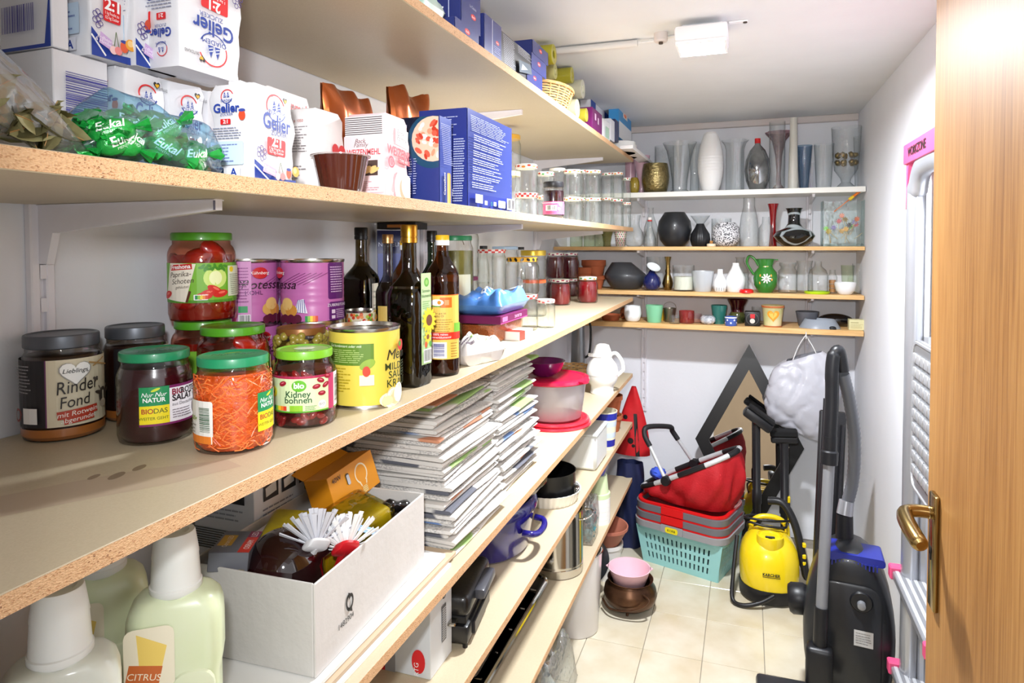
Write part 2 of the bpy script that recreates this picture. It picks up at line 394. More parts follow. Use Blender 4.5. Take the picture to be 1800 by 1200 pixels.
# ---- the long shelves on the side wall: boards, rails and brackets
wall_l = bpy.data.objects['wall_left']
LV = {'top': Z1, 'second': Z2, 'third': Z3, 'fourth': Z4, 'fifth': Z5, 'lowest': Z6}
LAB = {'top': 'topmost long chipboard shelf on the side wall, under the ceiling', 'second': 'second highest long chipboard shelf, carrying sugar and flour packs',
       'third': 'long chipboard shelf carrying pickle jars, cans and oil bottles', 'fourth': 'long chipboard shelf carrying newspapers and a white carton',
       'fifth': 'long chipboard shelf carrying a blue pot and a black waffle iron', 'lowest': 'lowest long chipboard shelf, just above the tiled floor'}
CHIP_STAIN = None
for nm, z in LV.items():
    t = thing('shelf_board', LAB[nm], 'shelf', (XF, .2, z-.02), 0, 'long shelves on the side wall')
    d = XW-XF+.004; Ln = YE-.2
    b = new(); bx(b, d, -.0008, 0, Ln, 0, .02, .0012); build(b, 'board', CHIP_TOP, t)
    b = new(); bx(b, -.0008, 0, 0, Ln, .0008, .0192); build(b, 'raw_edge', CHIP_EDGE, t, smooth=0, label='raw speckled chipboard edge')
st = Print(); st.poly([tuple(onz(x, y, Z3).xy-Vector((XF, .2))) for x, y in ((0, 908), (150, 878), (300, 850), (425, 819), (400, 808), (250, 825), (120, 848), (0, 872))], 'bba890')  # flat brownish band along the third board; darker stained ovals follow
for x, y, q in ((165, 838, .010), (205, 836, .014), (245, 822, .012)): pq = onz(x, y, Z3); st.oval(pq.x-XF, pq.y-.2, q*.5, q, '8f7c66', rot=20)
st.build('brown_marks', [o for o in COL.objects if o.get('label') == LAB['third']][0], lambda u, v, d: (u, v, .02+d), PRINT, d0=.0001, label='brownish band with darker stained spots on the board')
RAILS = (.697, 1.95, 3.16)
bm_l = bracket_mesh(.335); me_br = None
for k, y in enumerate(RAILS):
    t = thing('wall_rail', ['white slotted shelf rail behind the beef stock jars', 'white slotted shelf rail behind the oil bottles', 'white slotted shelf rail behind the red jam jars'][k], 'shelf rail', (XW, y, 0), pi/2, 'slotted shelf rails on the side wall')
    slotted_upright(t, .036, .25, 2.05)
    for nm, z in LV.items():
        if me_br is None:
            o = build(bm_l, 'bracket', WHITE_METAL); me_br = o.data; bpy.data.objects.remove(o)
        o = link('shelf_bracket', me_br, t, (0, -.013, z-.0205), (0, 0, -pi/2))
# ---- shelves on the back wall
YS = 3.50
PINE = M('pine_board', 'e6bf86', .5, var=.18, vs=6, stretch=(1, 14, 14), bump=.05, bs=60, c2='d2a264')
WBOARD = M('white_board', 'f2f1ea', .4, var=.03)
BACK = {'a': (1.835, 1.866, WBOARD, 'white painted top shelf on the back wall holding tall glass vases'), 'b': (1.543, 1.562, PINE, 'pine shelf on the back wall carrying the round black vase'),
        'c': (1.308, 1.329, PINE, 'pine shelf on the back wall carrying the painted green jug'), 'd': (1.134, 1.160, PINE, 'lowest pine shelf on the back wall carrying cups and candle glasses')}
ZA, ZB_, ZCC, ZD = 1.866, 1.562, 1.329, 1.160
BACK['a'] = (1.846-.026, 1.846, WBOARD, BACK['a'][3]); ZA = 1.846
for k, (z0, z1, m, lab) in BACK.items():
    b = new(); bx(b, XW+.003, XR-.004, YS, YB-.002, z0, z1, .0015); tag(build(b, 'shelf_board', m), lab, 'shelf', 'shelves on the back wall')
b0 = bracket_mesh(.22); o = build(b0, 'bracket', WHITE_METAL); me_b2 = o.data; bpy.data.objects.remove(o)
for x, lab in ((-.555, 'white slotted rail on the back wall near the end of the long shelves'), (.302, 'white slotted rail on the back wall behind the hanging white bag')):
    t = thing('wall_rail', lab, 'shelf rail', (x, YB, 0), 0, 'slotted rails on the back wall')
    slotted_upright(t, .03, .62, 2.0)
    for k, (z0, z1, m, l2) in BACK.items(): link('shelf_bracket', me_b2, t, (0, -.013, z0), (0, 0, -pi/2))
# ------------------------------------------------------------------ door with handle
def oak():
    m = bpy.data.materials.new('oak_veneer'); MATS['oak_veneer'] = m; m.use_nodes = True; nt = m.node_tree; N = nt.nodes; L = nt.links; b = N['Principled BSDF']
    tc = N.new('ShaderNodeTexCoord'); mp = N.new('ShaderNodeMapping'); mp.inputs['Scale'].default_value = (30, 30, .9); L.new(tc.outputs['Object'], mp.inputs[0])
    n1 = N.new('ShaderNodeTexNoise'); n1.inputs['Scale'].default_value = 5; n1.inputs['Detail'].default_value = 8; n1.inputs['Roughness'].default_value = .65; L.new(mp.outputs[0], n1.inputs['Vector'])
    m2 = N.new('ShaderNodeMapping'); m2.inputs['Scale'].default_value = (3, 3, .25); L.new(tc.outputs['Object'], m2.inputs[0])
    n2 = N.new('ShaderNodeTexNoise'); n2.inputs['Scale'].default_value = 3; n2.inputs['Detail'].default_value = 3; L.new(m2.outputs[0], n2.inputs['Vector'])
    ad = N.new('ShaderNodeMix'); ad.data_type = 'FLOAT'; ad.inputs['Factor'].default_value = .38; L.new(n1.outputs['Fac'], ad.inputs['A']); L.new(n2.outputs['Fac'], ad.inputs['B'])
    cr = N.new('ShaderNodeValToRGB'); e = cr.color_ramp.elements; e[0].position = .34; e[0].color = (*lin('875a2c'), 1); e[1].position = .66; e[1].color = (*lin('b88a50'), 1); q = e.new(.5); q.color = (*lin('a67640'), 1)
    L.new(ad.outputs['Result'], cr.inputs[0]); L.new(cr.outputs[0], b.inputs['Base Color']); b.inputs['Roughness'].default_value = .5; b.inputs['Specular IOR Level'].default_value = .25
    bp = N.new('ShaderNodeBump'); bp.inputs['Strength'].default_value = .12; bp.inputs['Distance'].default_value = .002; L.new(n1.outputs['Fac'], bp.inputs['Height']); L.new(bp.outputs[0], b.inputs['Normal'])
    return m
OAK = oak(); BRASS = M('bronzed_brass', 'a38a58', .2, 1, var=.1, vs=30)
XD = .352
b = new(); bx(b, XD, XD+.04, .70, 1.548, .008, 2.11, .002); door = struct(build(b, 'door_1', OAK, smooth=30)); door['label'] = 'open oak veneer door at the edge of the picture'
t = link('door_handle', None, door); t.empty_display_size = .02
yh, zh = 1.478, 1.052
b = new(); bx(b, XD-.010, XD+.001, yh-.021, yh+.021, .862, 1.090, .004, 2); build(b, 'handle_plate', BRASS, t)
b = new(); prism(b, rrect(.008, .020, .004, 3, 0, 0), 0, .0008, mat=T(XD-.0104, yh, .968) @ RY(-90) @ RZ(90)); 
lathe(b, [(.0075, 0), (.0075, .0008), (0, .0008)], 16, mat=T(XD-.0104, yh, .978) @ RY(-90)); build(b, 'keyhole', M('keyhole_dark', '0c0a08', .6), t)
b = new(); lathe(b, [(.0115, 0), (.013, .004), (.0105, .008), (.0105, .012)], 20, mat=T(XD-.010, yh, zh) @ RY(-90)); build(b, 'collar', M('silver_brass', 'c9b68d', .2, 1), t)
b = new(); P = spline([(XD-.012, yh, zh), (XD-.036, yh, zh), (XD-.054, yh-.006, zh-.002), (XD-.060, yh-.028, zh-.006), (XD-.059, yh-.075, zh-.012), (XD-.053, yh-.122, zh-.020)], 8)
rr = [.0125 if i < 14 else .0125+.003*math.sin(pi*min(1, (i-14)/(len(P)-14)*.8)) for i in range(len(P))]; rr[-1] *= .55; rr[-2] *= .9
tube(b, P, rr, 14)
build(b, 'lever', BRASS, t)
# ------------------------------------------------------------------ ceiling lamp and conduit
t = thing('ceiling_lamp', 'small white LED floodlight glowing on the ceiling', 'lamp', (-.135, 2.09, ZC))
b = new(); bx(b, -.075, .075, -.075, .075, -.062, -.018, .008, 2); build(b, 'housing', M('lamp_white', 'f3f3f5', .4), t)
b = new(); bx(b, -.06, .06, -.02, .02, -.018, 0, .003); bx(b, .075, .13, -.01, .01, -.005, 0, .002); build(b, 'mount', M('lamp_white', 'f3f3f5'), t)
b = new(); V_ = [b.verts.new(q) for q in ((-.064, -.062, -.0635), (-.064, .062, -.0635), (.064, .062, -.0635), (.064, -.062, -.0635))]; b.faces.new(V_); o = build(b, 'diffuser', M('lamp_glow', 'f6faff', .4, emit=LAMP_STRENGTH), t)
for x0, x1, y0, y1 in ((-.072, .072, -.070, -.062), (-.072, .072, .062, .070), (-.072, -.064, -.0615, .0615), (.064, .072, -.0615, .0615)): b = new(); bx(b, x0, x1, y0, y1, -.073, -.0615, .001); build(b, 'bezel', M('lamp_white', 'f3f3f5'), t)  # lip bars added round the panel to cut its sideways light
b = new(); lathe(b, [(0, -.008), (.006, -.008), (.006, 0)], 10, cx=.122); build(b, 'screw', M('dark_screw', '5a5048', .4, .8), t)
b = new(); tube(b, [(-.83, 2.15, ZC-.013), (-.34, 2.16, ZC-.013)], .011, 12); tag(build(b, 'cable_conduit', M('conduit_grey', 'd3d2d0', .45)), 'grey plastic cable conduit running along the ceiling towards the lamp', 'conduit')
b = new(); tube(b, spline([(-.34, 2.16, ZC-.012), (-.29, 2.17, ZC-.008), (-.22, 2.15, ZC-.006), (-.17, 2.12, ZC-.008), (-.15, 2.10, ZC-.015)], 6), .004, 8); tag(build(b, 'lamp_cable', M('cable_white', 'dcdbd8', .5)), 'short white cable from conduit to ceiling lamp', 'cable')
t = thing('junction_box', 'small round white junction box beside the ceiling lamp', 'junction box', (-.262, 2.125, ZC))
b = new(); lathe(b, [(0, -.028), (.018, -.028), (.021, -.024), (.021, 0)], 20); build(b, 'body', M('trim_paint', 'd8cfcb'), t)
b = new(); lathe(b, [(0, -.034), (.007, -.034), (.007, -.028)], 12); build(b, 'screw', M('dark_screw', '5a5048'), t)
# ================================================================== jars, cans and bottles: builders
CLEAR = glass('clear_glass'); CLEARG = glass('clear_glass_green', 'fbfdfb', 'aab6ae', body=.015)
FILLG = glass('filled_jar_glass', 'fdfdfd', 'b0b0ae', .015, .04, 0, .1)
def lid_prof(r, h): return [(0, 0), (r*.97, 0), (r, h*.08), (r, h*.82), (r*.985, h*.95), (r*.95, h), (r*.90, h*.97), (r*.87, h*.90), (0, h*.90)]
def jar(name, label, c, r, h, lid_mat, lid_h=.016, lid_r=.93, cat='jar', turn=0, group=None, content=None, fill=.92, waist=None, gm=None, seg=40, sh=.16, rz=None, foot=.95, lidname='lid'):
    t = thing(name, label, cat, c, face_cam(c, turn) if rz is None else rz, group)
    hb = h-lid_h if lid_mat else h; nr = r*lid_r*.95
    s = sh*h
    out = [(0, .0015), (r*foot*.9, .0), (r*foot, .002), (r, .008*h/.12+.003)]
    if waist: out += [(r*waist, hb*.5)]
    out += [(r, hb-s), (r*.985, hb-s*.75), (r*.93, hb-s*.45), (nr, hb-s*.25), (nr, hb+(lid_h*.5 if lid_mat else 0))]
    b = new(); lathe(b, out, seg); build(b, 'glass', gm or (FILLG if content else CLEAR), t, smooth=50)
    if content:
        k = .965; top = hb*fill; pr = [(0, .004), (r*foot*.9*k, .004), (r*k, .014)]
        for q, z in out[4:]:
            if z < top: pr.append((q*k, z))
        pr.append((pr[-1][0]*.99, top)); pr.append((0, top))
        b = new(); lathe(b, pr, seg); build(b, 'content', content, t, smooth=50)
    if lid_mat:
        b = new(); lathe(b, [(q, z+hb) for q, z in lid_prof(r*lid_r, lid_h)], seg); build(b, lidname, lid_mat, t)
    return t
def lid_check(t, r, z0, z1, c1='c8342c', n=26, dots=False, c2=None):
    p = Print(); w = 2*pi*r/n
    for k in range(n):
        u = (k-n/2)*w
        if dots: p.oval(u+w/2, (z1-z0)*(.5+.2*math.sin(k*2.3)), w*.36, (z1-z0)*.26, [c1, c2 or c1][k % 2], 8)
        else:
            p.rect(u, 0 if k % 2 else (z1-z0)/2, u+w, (z1-z0)/2 if k % 2 else z1-z0, c1)
    p.build('lid_pattern', t, cyl(r, z0), PRINTG, step=None if dots else None, d0=.0008)
def can(name, label, c, r, h, wrap, cat='can', turn=0, group=None, lid=True):
    t = thing(name, label, cat, c, face_cam(c, turn), group); TIN = M('tin_metal', 'c9c6bf', .25, 1, var=.08, vs=30)
    b = new(); lathe(b, [(0, .004), (r*.93, .004), (r*.95, .0), (r*1.005, .0), (r*1.012, .003), (r*.99, .006)], 44); build(b, 'base_rim', TIN, t); b = new(); lathe(b, [(r*.99, h-.006), (r*1.012, h-.004), (r*1.012, h), (r*.965, h), (r*.95, h-.006), (r*.7, h-.005), (r*.68, h-.006), (0, h-.006)], 44)
    for q in (.55, .42): pass
    build(b, 'top_rim', TIN, t)
    pr = [(r*.988, .005)]; n = 5
    for k in range(n):
        z = h*(.30+.1*k); pr += [(r*.988, z-.004), (r*.978, z), (r*.988, z+.004)]
    pr.append((r*.988, h-.005))
    b = new(); lathe(b, [(r*.988, .005), (r*.988, h-.005)] if not wrap[1] else pr, 44); build(b, 'body', wrap[0], t, smooth=60)
    return t
def bottle(name, label, c, r, h, gm, cap_mat, cap_h, cap_r, neck_h, sh_h, turn=0, group=None, square=False, content=None, fill=.6, cat='bottle', cap2=None, seg=32):
    t = thing(name, label, cat, c, face_cam(c, turn), group); zt = h-cap_h; nz = zt-neck_h; zs = nz-sh_h
    pr = [(0, .004), (r*.8, .002), (r*.93, .0), (r, .008), (r, zs)]
    for k in range(1, 7):
        a = k/6; pr.append((r+(cap_r*.86-r)*(.5-.5*math.cos(pi*a)), zs+sh_h*a))
    pr += [(cap_r*.84, zt), (cap_r*.84, zt+.002)]
    b = new(); vs = lathe(b, pr, seg)
    def sq(vs):
        for v in vs:
            rad = math.hypot(v.co.x, v.co.y)
            if rad > 1e-5:
                k = max(0, min(1, (rad-cap_r)/(r-cap_r))); a = math.atan2(v.co.y, v.co.x); s4 = 1/(abs(math.cos(a))**5+abs(math.sin(a))**5)**(1/5); f = 1+(s4*.93-1)*k; v.co.x *= f; v.co.y *= f
    if square: sq(vs)
    build(b, 'glass', gm, t, smooth=45)
    if content:
        top = h*fill; p2 = [(0, .006), (r*.93, .006), (r*.955, .012)]
        for q, z in pr[4:]:
            if z < top: p2.append((q*.955, z))
        p2 += [(p2[-1][0]*.98, top), (0, top)]
        b = new(); vs = lathe(b, p2, seg)
        if square: sq(vs)
        build(b, 'oil', content, t, smooth=45)
    b = new(); z = zt; n = 3
    lathe(b, [(cap_r*.9, z), (cap_r, z+.001), (cap_r, z+cap_h*.28), (cap_r*.95, z+cap_h*.3), (cap_r*.95, z+cap_h*.36), (cap_r, z+cap_h*.38), (cap_r, z+cap_h*.93), (cap_r*.93, z+cap_h), (0, z+cap_h)], 28)
    cp = build(b, 'cap', cap_mat, t)
    if cap2:
        b = new(); lathe(b, [(cap_r*1.01, z+.0005), (cap_r*1.012, z+.001), (cap_r*1.012, z+cap_h*.5), (cap_r*1.0, z+cap_h*.51)], 28); build(b, 'tamper_ring', cap2, t)
    return t
# ================================================================== third shelf: preserves at the front
GREY_LID = M('grey_lid', '5d6168', .38, .5, var=.05, vs=30); GREEN_LID = M('bright_green_lid', '4f9c1f', .35, coat=.3); TEAL_LID = M('teal_lid', '1f8a5c', .35, coat=.3); LIME_LID = M('lime_lid', '76b82a', .35, coat=.3)
STOCK = M('dark_stock', '2c130b', .3, var=.3, vs=20, coat=.6); STOCKF = M('stock_foot', 'a0602a', .35, coat=.6)
def stock_jar(c, r, h, turn, label, heart=True):
    t = jar('stock_jar', label, c, r, h, GREY_LID, .019, .92, content=STOCK, turn=turn, group='beef stock jars')
    U = lambda d: math.radians(d)*r
    p = Print(); v1 = .094
    p.rect(U(-115), 0, U(-24), v1, '1d1b20'); p.rect(U(-24), 0, U(-22), v1, '6a3560'); p.rect(U(-22), 0, U(110), v1, 'd9cfb4')
    for k in range(9): p.lines(U(-84), v1*(.50+.05*k), U(-44), v1*(.535+.05*k), 1, '8d8a8c', .5, .2, k)
    p.rect(U(-58), .006, U(-34), .028, 'e8e6e2'); p.ring(U(-72), .017, .008, .003, '8a2a20')
    p.heart(U(16), v1*.80, .0195, '9a9894'); p.heart(U(16), v1*.805, .0180, 'f6f5f2')
    p.line(U(34), v1*.93, U(70), v1*.84, .002, 'b08a55'); p.line(U(40), v1*.86, U(62), v1*.97, .0018, 'b08a55')
    p.text('Lieblings', U(16), v1*.80, .0062, '2b2724', shear=.25, bold=.01)
    p.text('Rinder', U(21), v1*.51, .0185, '221d1b', shear=.2, rot=5, w=.052); p.text('Fond', U(16), v1*.295, .0165, '221d1b', shear=.2, rot=5, w=.036)
    p.rect(U(-8), v1*.135, U(46), v1*.255, 'b23a24', rot=5); p.rect(U(0), v1*.05, U(40), v1*.15, 'b23a24', rot=5)
    p.text('mit Rotwein', U(19), v1*.165, .0070, 'f4efe6', shear=.2, rot=5); p.text('abgerundet', U(20), v1*.075, .0066, 'f4efe6', shear=.2, rot=5)
    p.heart(U(44), v1*.66, .004, '554e48')
    # a cow's head in ink
    p.oval(U(58), v1*.37, .0075, .013, '3a322c'); p.oval(U(58), v1*.26, .0062, .006, 'a89a86'); p.oval(U(49), v1*.44, .006, .0025, '3a322c', rot=-15); p.oval(U(68), v1*.44, .006, .0025, '3a322c', rot=15)
    p.line(U(53), v1*.48, U(49), v1*.54, .0016, '6b5f50'); p.line(U(63), v1*.48, U(67), v1*.54, .0016, '6b5f50'); p.rect(U(56.6), v1*.3, U(59.4), v1*.45, 'c9bda6')
    p.build('label', t, cyl(r, .022), PRINT, step=r*.16)
    b = new(); lathe(b, [(r*.90, .0025), (r*1.0, .008), (r*1.004, .016), (r*.999, .019)], 40); build(b, 'amber_foot', STOCKF, t)
    return t
c, r, h = fit(36, 186, 777, 591, Z3); stock_jar(c, r, h, 0, 'beef stock jar with dark grey lid and cream cow label, nearest the camera')
c, r, h = fit(182, 298, 742, 576, Z3); stock_jar(c, r, h, 75, 'dark beef stock jar with its black back label showing, behind the beetroot jar')
# beetroot
def super_r(r): return r
BEET = M('beetroot', '3a0612', .25, coat=.8, var=.5, vs=14, c2='17030a', stretch=(1, 1, .35))
c, r, h = fit(205, 342, 784, 622, Z3)
t = jar('beetroot_jar', 'jar of dark beetroot salad with flat teal lid', c, r, h, TEAL_LID, .013, .93, content=BEET, sh=.2)
def natur_label(t, r, z0, a0, right=True, orange=False):
    U = lambda d: math.radians(d)*r; p = Print(); hh = .052
    p.rect(U(a0), hh*.5, U(a0+44), hh, '178a52'); p.rect(U(a0), 0, U(a0+44), hh*.5, 'f0dc1e')
    p.text('Nur Nur', U(a0+22), hh*.74, .0062, 'ffffff', shear=.3); p.text('NATUR', U(a0+22), hh*.60, .0060, 'ffffff', bold=.02)
    p.oval(U(a0+24), hh*.92, .006, .0018, 'c9d92a', rot=20)
    p.text('BIO', U(a0+12), hh*.30, .0068, 'b0422a', bold=.02); p.text('DAS', U(a0+31), hh*.30, .0068, '5c6a1e', bold=.01); p.text('WEITER GEHT', U(a0+21), hh*.13, .0042, '5c6a1e')
    return p, U, hh
p, U, hh = natur_label(t, r, .03, -24)
p.rect(U(20), 0, U(105), hh, 'ece9ee'); p.rect(U(20), hh*.93, U(105), hh, '7a2460'); p.rect(U(-24), -.002, U(105), .001, '7a2460')
p.text('BIO', U(24), hh*.74, .0082, '8a1a3a', al='l', bold=.03); p.text('ROTE BETE', U(39), hh*.74, .0082, '2a2228', al='l', bold=.02); p.text('SALAT', U(24), hh*.57, .0085, '2a2228', al='l', bold=.03)
p.text('aus Deutschland', U(24), hh*.44, .0046, '5a5058', al='l'); p.lines(U(24), hh*.1, U(60), hh*.36, 4, '8a8088', .4, .3, 3)
p.oval(U(80), hh*.3, .012, .012, '5a0c24'); p.oval(U(82), hh*.3, .008, .008, '9a2448'); p.line(U(78), hh*.5, U(70), hh*.7, .002, '6a9a3a')
p.build('label', t, cyl(r, .030), PRINT, step=r*.16)
q = Print(); q.text('Nur Nur', 0, .006, .011, '0f5a3a', shear=.3); q.text('NATUR', 0, -.010, .010, '0f5a3a', bold=.02); q.oval(.012, .022, .012, .003, '7a9a2a', rot=15); q.build('lid_print', t, flat((0, 0, h-.0016), (1, 0, 0), (0, 1, 0)), PRINTG)
# grated carrot
CARROT = M('grated_carrot', 'e2601c', .32, coat=.6, var=.35, vs=60, c2='b8400c', bump=.5, bs=120)
c, r, h = fit(340, 482, 801, 632, Z3)
t = jar('carrot_jar', 'jar of orange grated carrot with teal lid at the shelf edge', c, r, h, TEAL_LID, .013, .90, content=CARROT, sh=.2)
b = new(); rr = random.Random(3)
for k in range(420):
    a = rr.uniform(-1.75, 1.75)-pi/2; z = rr.uniform(.010, h*.80); da = rr.uniform(.15, .5)*rr.choice((-1, 1)); dz = rr.uniform(-.016, .016); cv = rr.uniform(-.006, .006); ra = r*.966+rr.uniform(-.0006, .0006)
    pts = [(ra*math.cos(a+da*s), ra*math.sin(a+da*s), min(max(z+dz*s+cv*math.sin(pi*s), .006), h*.82)) for s in (0, .25, .5, .75, 1)]
    tube(b, pts, .00085, 4, mi=k % 3)
o = build(b, 'carrot_shreds', [M('carrot_a', 'ee7430', .35), M('carrot_b', 'd9541a', .35), M('carrot_c', 'f08a48', .35)], t); o['kind'] = 'stuff'
p, U, hh = natur_label(t, r, .03, 35)
p.rect(U(79), 0, U(112), hh, 'e8e4da'); p.build('label', t, cyl(r, .026), PRINT, step=r*.16)
p = Print(); U = lambda d: math.radians(d)*r
p.rect(U(-85), 0, U(-30), .056, 'ecebe6', r=.003); p.rect(U(-85), 0, U(-30), .010, 'e5802a'); p.barcode(U(-56), .013, U(-33), .050, '2a5a3a', horiz=True, seed=4); p.text('500g', U(-68), .030, .006, '7a9a3a', bold=.02); p.lines(U(-80), .013, U(-60), .026, 3, '9a968e', .4); p.build('back_label', t, cyl(r, .016), PRINT, step=r*.16)
q = Print(); q.text('Nur Nur', 0, .004, .011, '0f5a3a', shear=.3); q.oval(.0, .020, .012, .003, '7a9a2a', rot=15); q.build('lid_print', t, flat((0, 0, h-.0016), (1, 0, 0), (0, 1, 0)), PRINTG)
# red pepper jars
PEPR = M('red_pepper', 'a81408', .25, coat=.8, var=.45, vs=16, c2='5a0804', bump=.1, bs=14)
PEPG = glass('brine_glass', 'ffd9c8', 'c07860')
def pepper_jar(c, r, h, label, turn=0, lab=True, seed=1):
    t = jar('pepper_jar', label, c, r, h, GREEN_LID, .014, .90, turn=turn, group='jars of red peppers', gm=PEPG, sh=.17)
    rr = random.Random(seed); hb = h-.02
    b = new(); lathe(b, [(0, .004), (r*.9, .004), (r*.9, hb*.86), (0, hb*.86)], 28); build(b, 'brine', M('pepper_brine', '7a1206', .3, coat=.5), t)
    for k in range(11):
        a = -pi/2+rr.uniform(-1.5, 1.5); z = .02+hb*.72*(k/10.)
        bb = new(); blob(bb, (0, 0, 0), (.026, .010, .016), 2, jit=.05, seed=k); build(bb, 'pepper_strip', PEPR, t, (r*.80*math.cos(a), r*.80*math.sin(a), z+.005), (rr.uniform(-.3, .3), rr.uniform(-.6, .6), a+pi/2))
    if lab:
        U = lambda d: math.radians(d)*r; p = Print(); hh = h*.44
        p.rect(U(-100), 0, U(60), hh, '77b52c'); p.rect(U(60), 0, U(120), hh, '5fa01e'); p.rect(U(-100), 0, U(110), hh*.07, '4e8f1c')
        p.oval(U(22), hh*.62, .020, .018, 'cfe77a'); p.oval(U(22), hh*.62, .011, .012, 'f2f8c0')
        for k in range(14): p.oval(U(-2+3.2*k), hh*(.88+.05*math.sin(k*2)), .0045, .0025, '3f8a1c', 8, rot=k*40)
        p.poly([(U(-75), hh*.10), (U(-28), hh*.02), (U(-10), hh*.98), (U(-60), hh*1.0)], 'efe6d6'); p.line(U(-26), hh*.02, U(-20), hh*.3, .004, '5a2a1a')
        p.rect(U(-58), hh*.83, U(-16), hh*.97, 'c8201e', rot=4); p.text('Freshona', U(-37), hh*.86, .0072, 'ffffff', bold=.02, rot=4)
        p.text('Paprika-', U(-38), hh*.66, .0090, '3a2418', shear=.25, rot=5); p.text('Schoten', U(-34), hh*.49, .0090, '3a2418', shear=.25, rot=5); p.text('gehäutet', U(-34), hh*.37, .0050, '6a5a4a', shear=.25, rot=5)
        for x, y, q in ((-70, .2, 15), (8, .24, 20), (20, .32, -30), (30, .22, 10), (2, .17, 5)): p.oval(U(x), hh*y, .0135, .0062, 'cf1c14', rot=q); p.oval(U(x+2), hh*y+.002, .006, .002, 'f0705c', rot=q)
        p.rect(U(-14), hh*.07, U(8), hh*.21, 'f4f4f4', r=.001)
        for k, cc in enumerate(('1a8a4a', '8ac43a', 'f0d02a', 'ee8a2a', 'd8402a')): p.rect(U(-12+4*k), hh*.09, U(-8+4*k), hh*.19, cc)
        p.rect(U(44), hh*.14, U(110), hh*.92, 'e2ead2'); p.oval(U(53), hh*.83, .005, .005, 'f2d21a'); p.lines(U(48), hh*.18, U(84), hh*.72, 11, '9aa58a', .4, .2, 5)
        p.build('label', t, cyl(r, h*.22), PRINT, step=r*.16)
    return t
c7, r7, h7 = fit(342, 480, 737, 578, Z3); pepper_jar(c7, r7*.93, h7, 'red pepper jar with green lid standing directly behind the carrot jar', 30, True, 4)
c6, r6, h6 = fit(297, 420, 715, 567, Z3); r6 *= .93; pepper_jar(c6, r6, h6, 'red pepper jar carrying another pepper jar on its lid', 60, True, 5)
c5 = Vector((c6.x, c6.y, Z3+h6)); h5 = zat(357, 408, c6+Vector((.04, -.04, 0)))-c5.z; pepper_jar(c5, r6*1.06, h5, 'uppermost red pepper jar, stacked on another jar against the wall', 0, True, 6)
# kidney beans
c, r, h = fit(480, 592, 755, 619, Z3)
t = jar('kidney_bean_jar', 'jar of kidney beans with lime green lid', c, r, h, LIME_LID, .013, .90, gm=glass('bean_glass', 'f6e4e2', '8a6a64'), sh=.2)
b = new(); lathe(b, [(0, .004), (r*.86, .004), (r*.86, h*.74), (0, h*.74)], 28); build(b, 'bean_liquor', M('bean_liquor', '3c0a10', .3), t)
bean = None; rr = random.Random(8); BEAN = M('kidney_bean', '8a1a22', .22, coat=.7, var=.3, vs=30)
for k in range(70):
    a = -pi/2+rr.uniform(-1.7, 1.7); z = .007+(h*.74-.01)*(k/69.)
    if bean is None:
        bb = new(); vs = blob(bb, (0, 0, 0), (.0088, .0048, .0052), 2)
        for v in vs: v.co.z += .12*v.co.x*v.co.x/.009
        o = build(bb, 'bean', BEAN, t); bean = o.data
    else: o = link('bean', bean, t)
    o.location = (r*.89*math.cos(a), r*.89*math.sin(a), z); o.rotation_euler = (rr.uniform(-.2, .2), rr.uniform(-.9, .9), a+pi/2)
U = lambda d: math.radians(d)*r; p = Print(); hh = h*.47
p.rect(U(-100), 0, U(46), hh, 'cfe3b0'); p.rect(U(-100), hh*.93, U(46), hh, 'a82a50'); p.rect(U(-100), 0, U(110), hh*.04, '4f9c1f'); p.rect(U(46), 0, U(62), hh, 'b83060')
p.rect(U(62), .002, U(105), hh, 'eef0ea'); p.barcode(U(64), .004, U(88), hh*.96, '333c36', horiz=True, seed=3)
p.oval(U(-10), hh*.74, .0105, .0085, '5aa81e'); p.text('bio', U(-10), hh*.68, .0085, 'ffffff', bold=.03); p.text('Kidney', U(-12), hh*.43, .0098, '1a4a2c', bold=.01, w=.036); p.text('bohnen', U(-12), hh*.27, .0095, '1a4a2c', bold=.01, w=.039)
for x, y, q in ((-40, .8, 20), (28, .86, -20), (38, .72, 30), (20, .7, 10), (30, .5, 0), (42, .95, -10)): p.oval(U(x), hh*y, .0062, .0036, '93182c', rot=q); p.oval(U(x), hh*y+.001, .003, .0009, 'd86a78', rot=q)
p.oval(U(-62), hh*.56, .007, .008, 'dfd82a'); p.text('V', U(-62), hh*.5, .008, '3a7a2a', bold=.02)
for k, cc in enumerate(('1a8a4a', '8ac43a', 'f0d02a', 'ee8a2a', 'd8402a')): p.rect(U(-62+6*k), hh*.07, U(-56+6*k), hh*.19, cc)
p.rect(U(-26), hh*.05, U(-4), hh*.21, '86bc2c'); p.oval(U(30), hh*.2, .006, .006, 'f6f6f0'); p.text('BIO', U(30), hh*.17, .004, '222'); p.lines(U(0), hh*.07, U(20), hh*.2, 3, '7a9a6a', .4)
p.build('label', t, cyl(r, h*.22), PRINT, step=r*.16)
q = Print(); q.oval(0, 0, .016, .012, 'cfe3b0'); q.text('L 25.08.26', 0, -.026, .005, '1c3a10'); q.build('lid_print', t, flat((0, 0, h-.0013), (1, 0, 0), (0, 1, 0)), PRINTG)
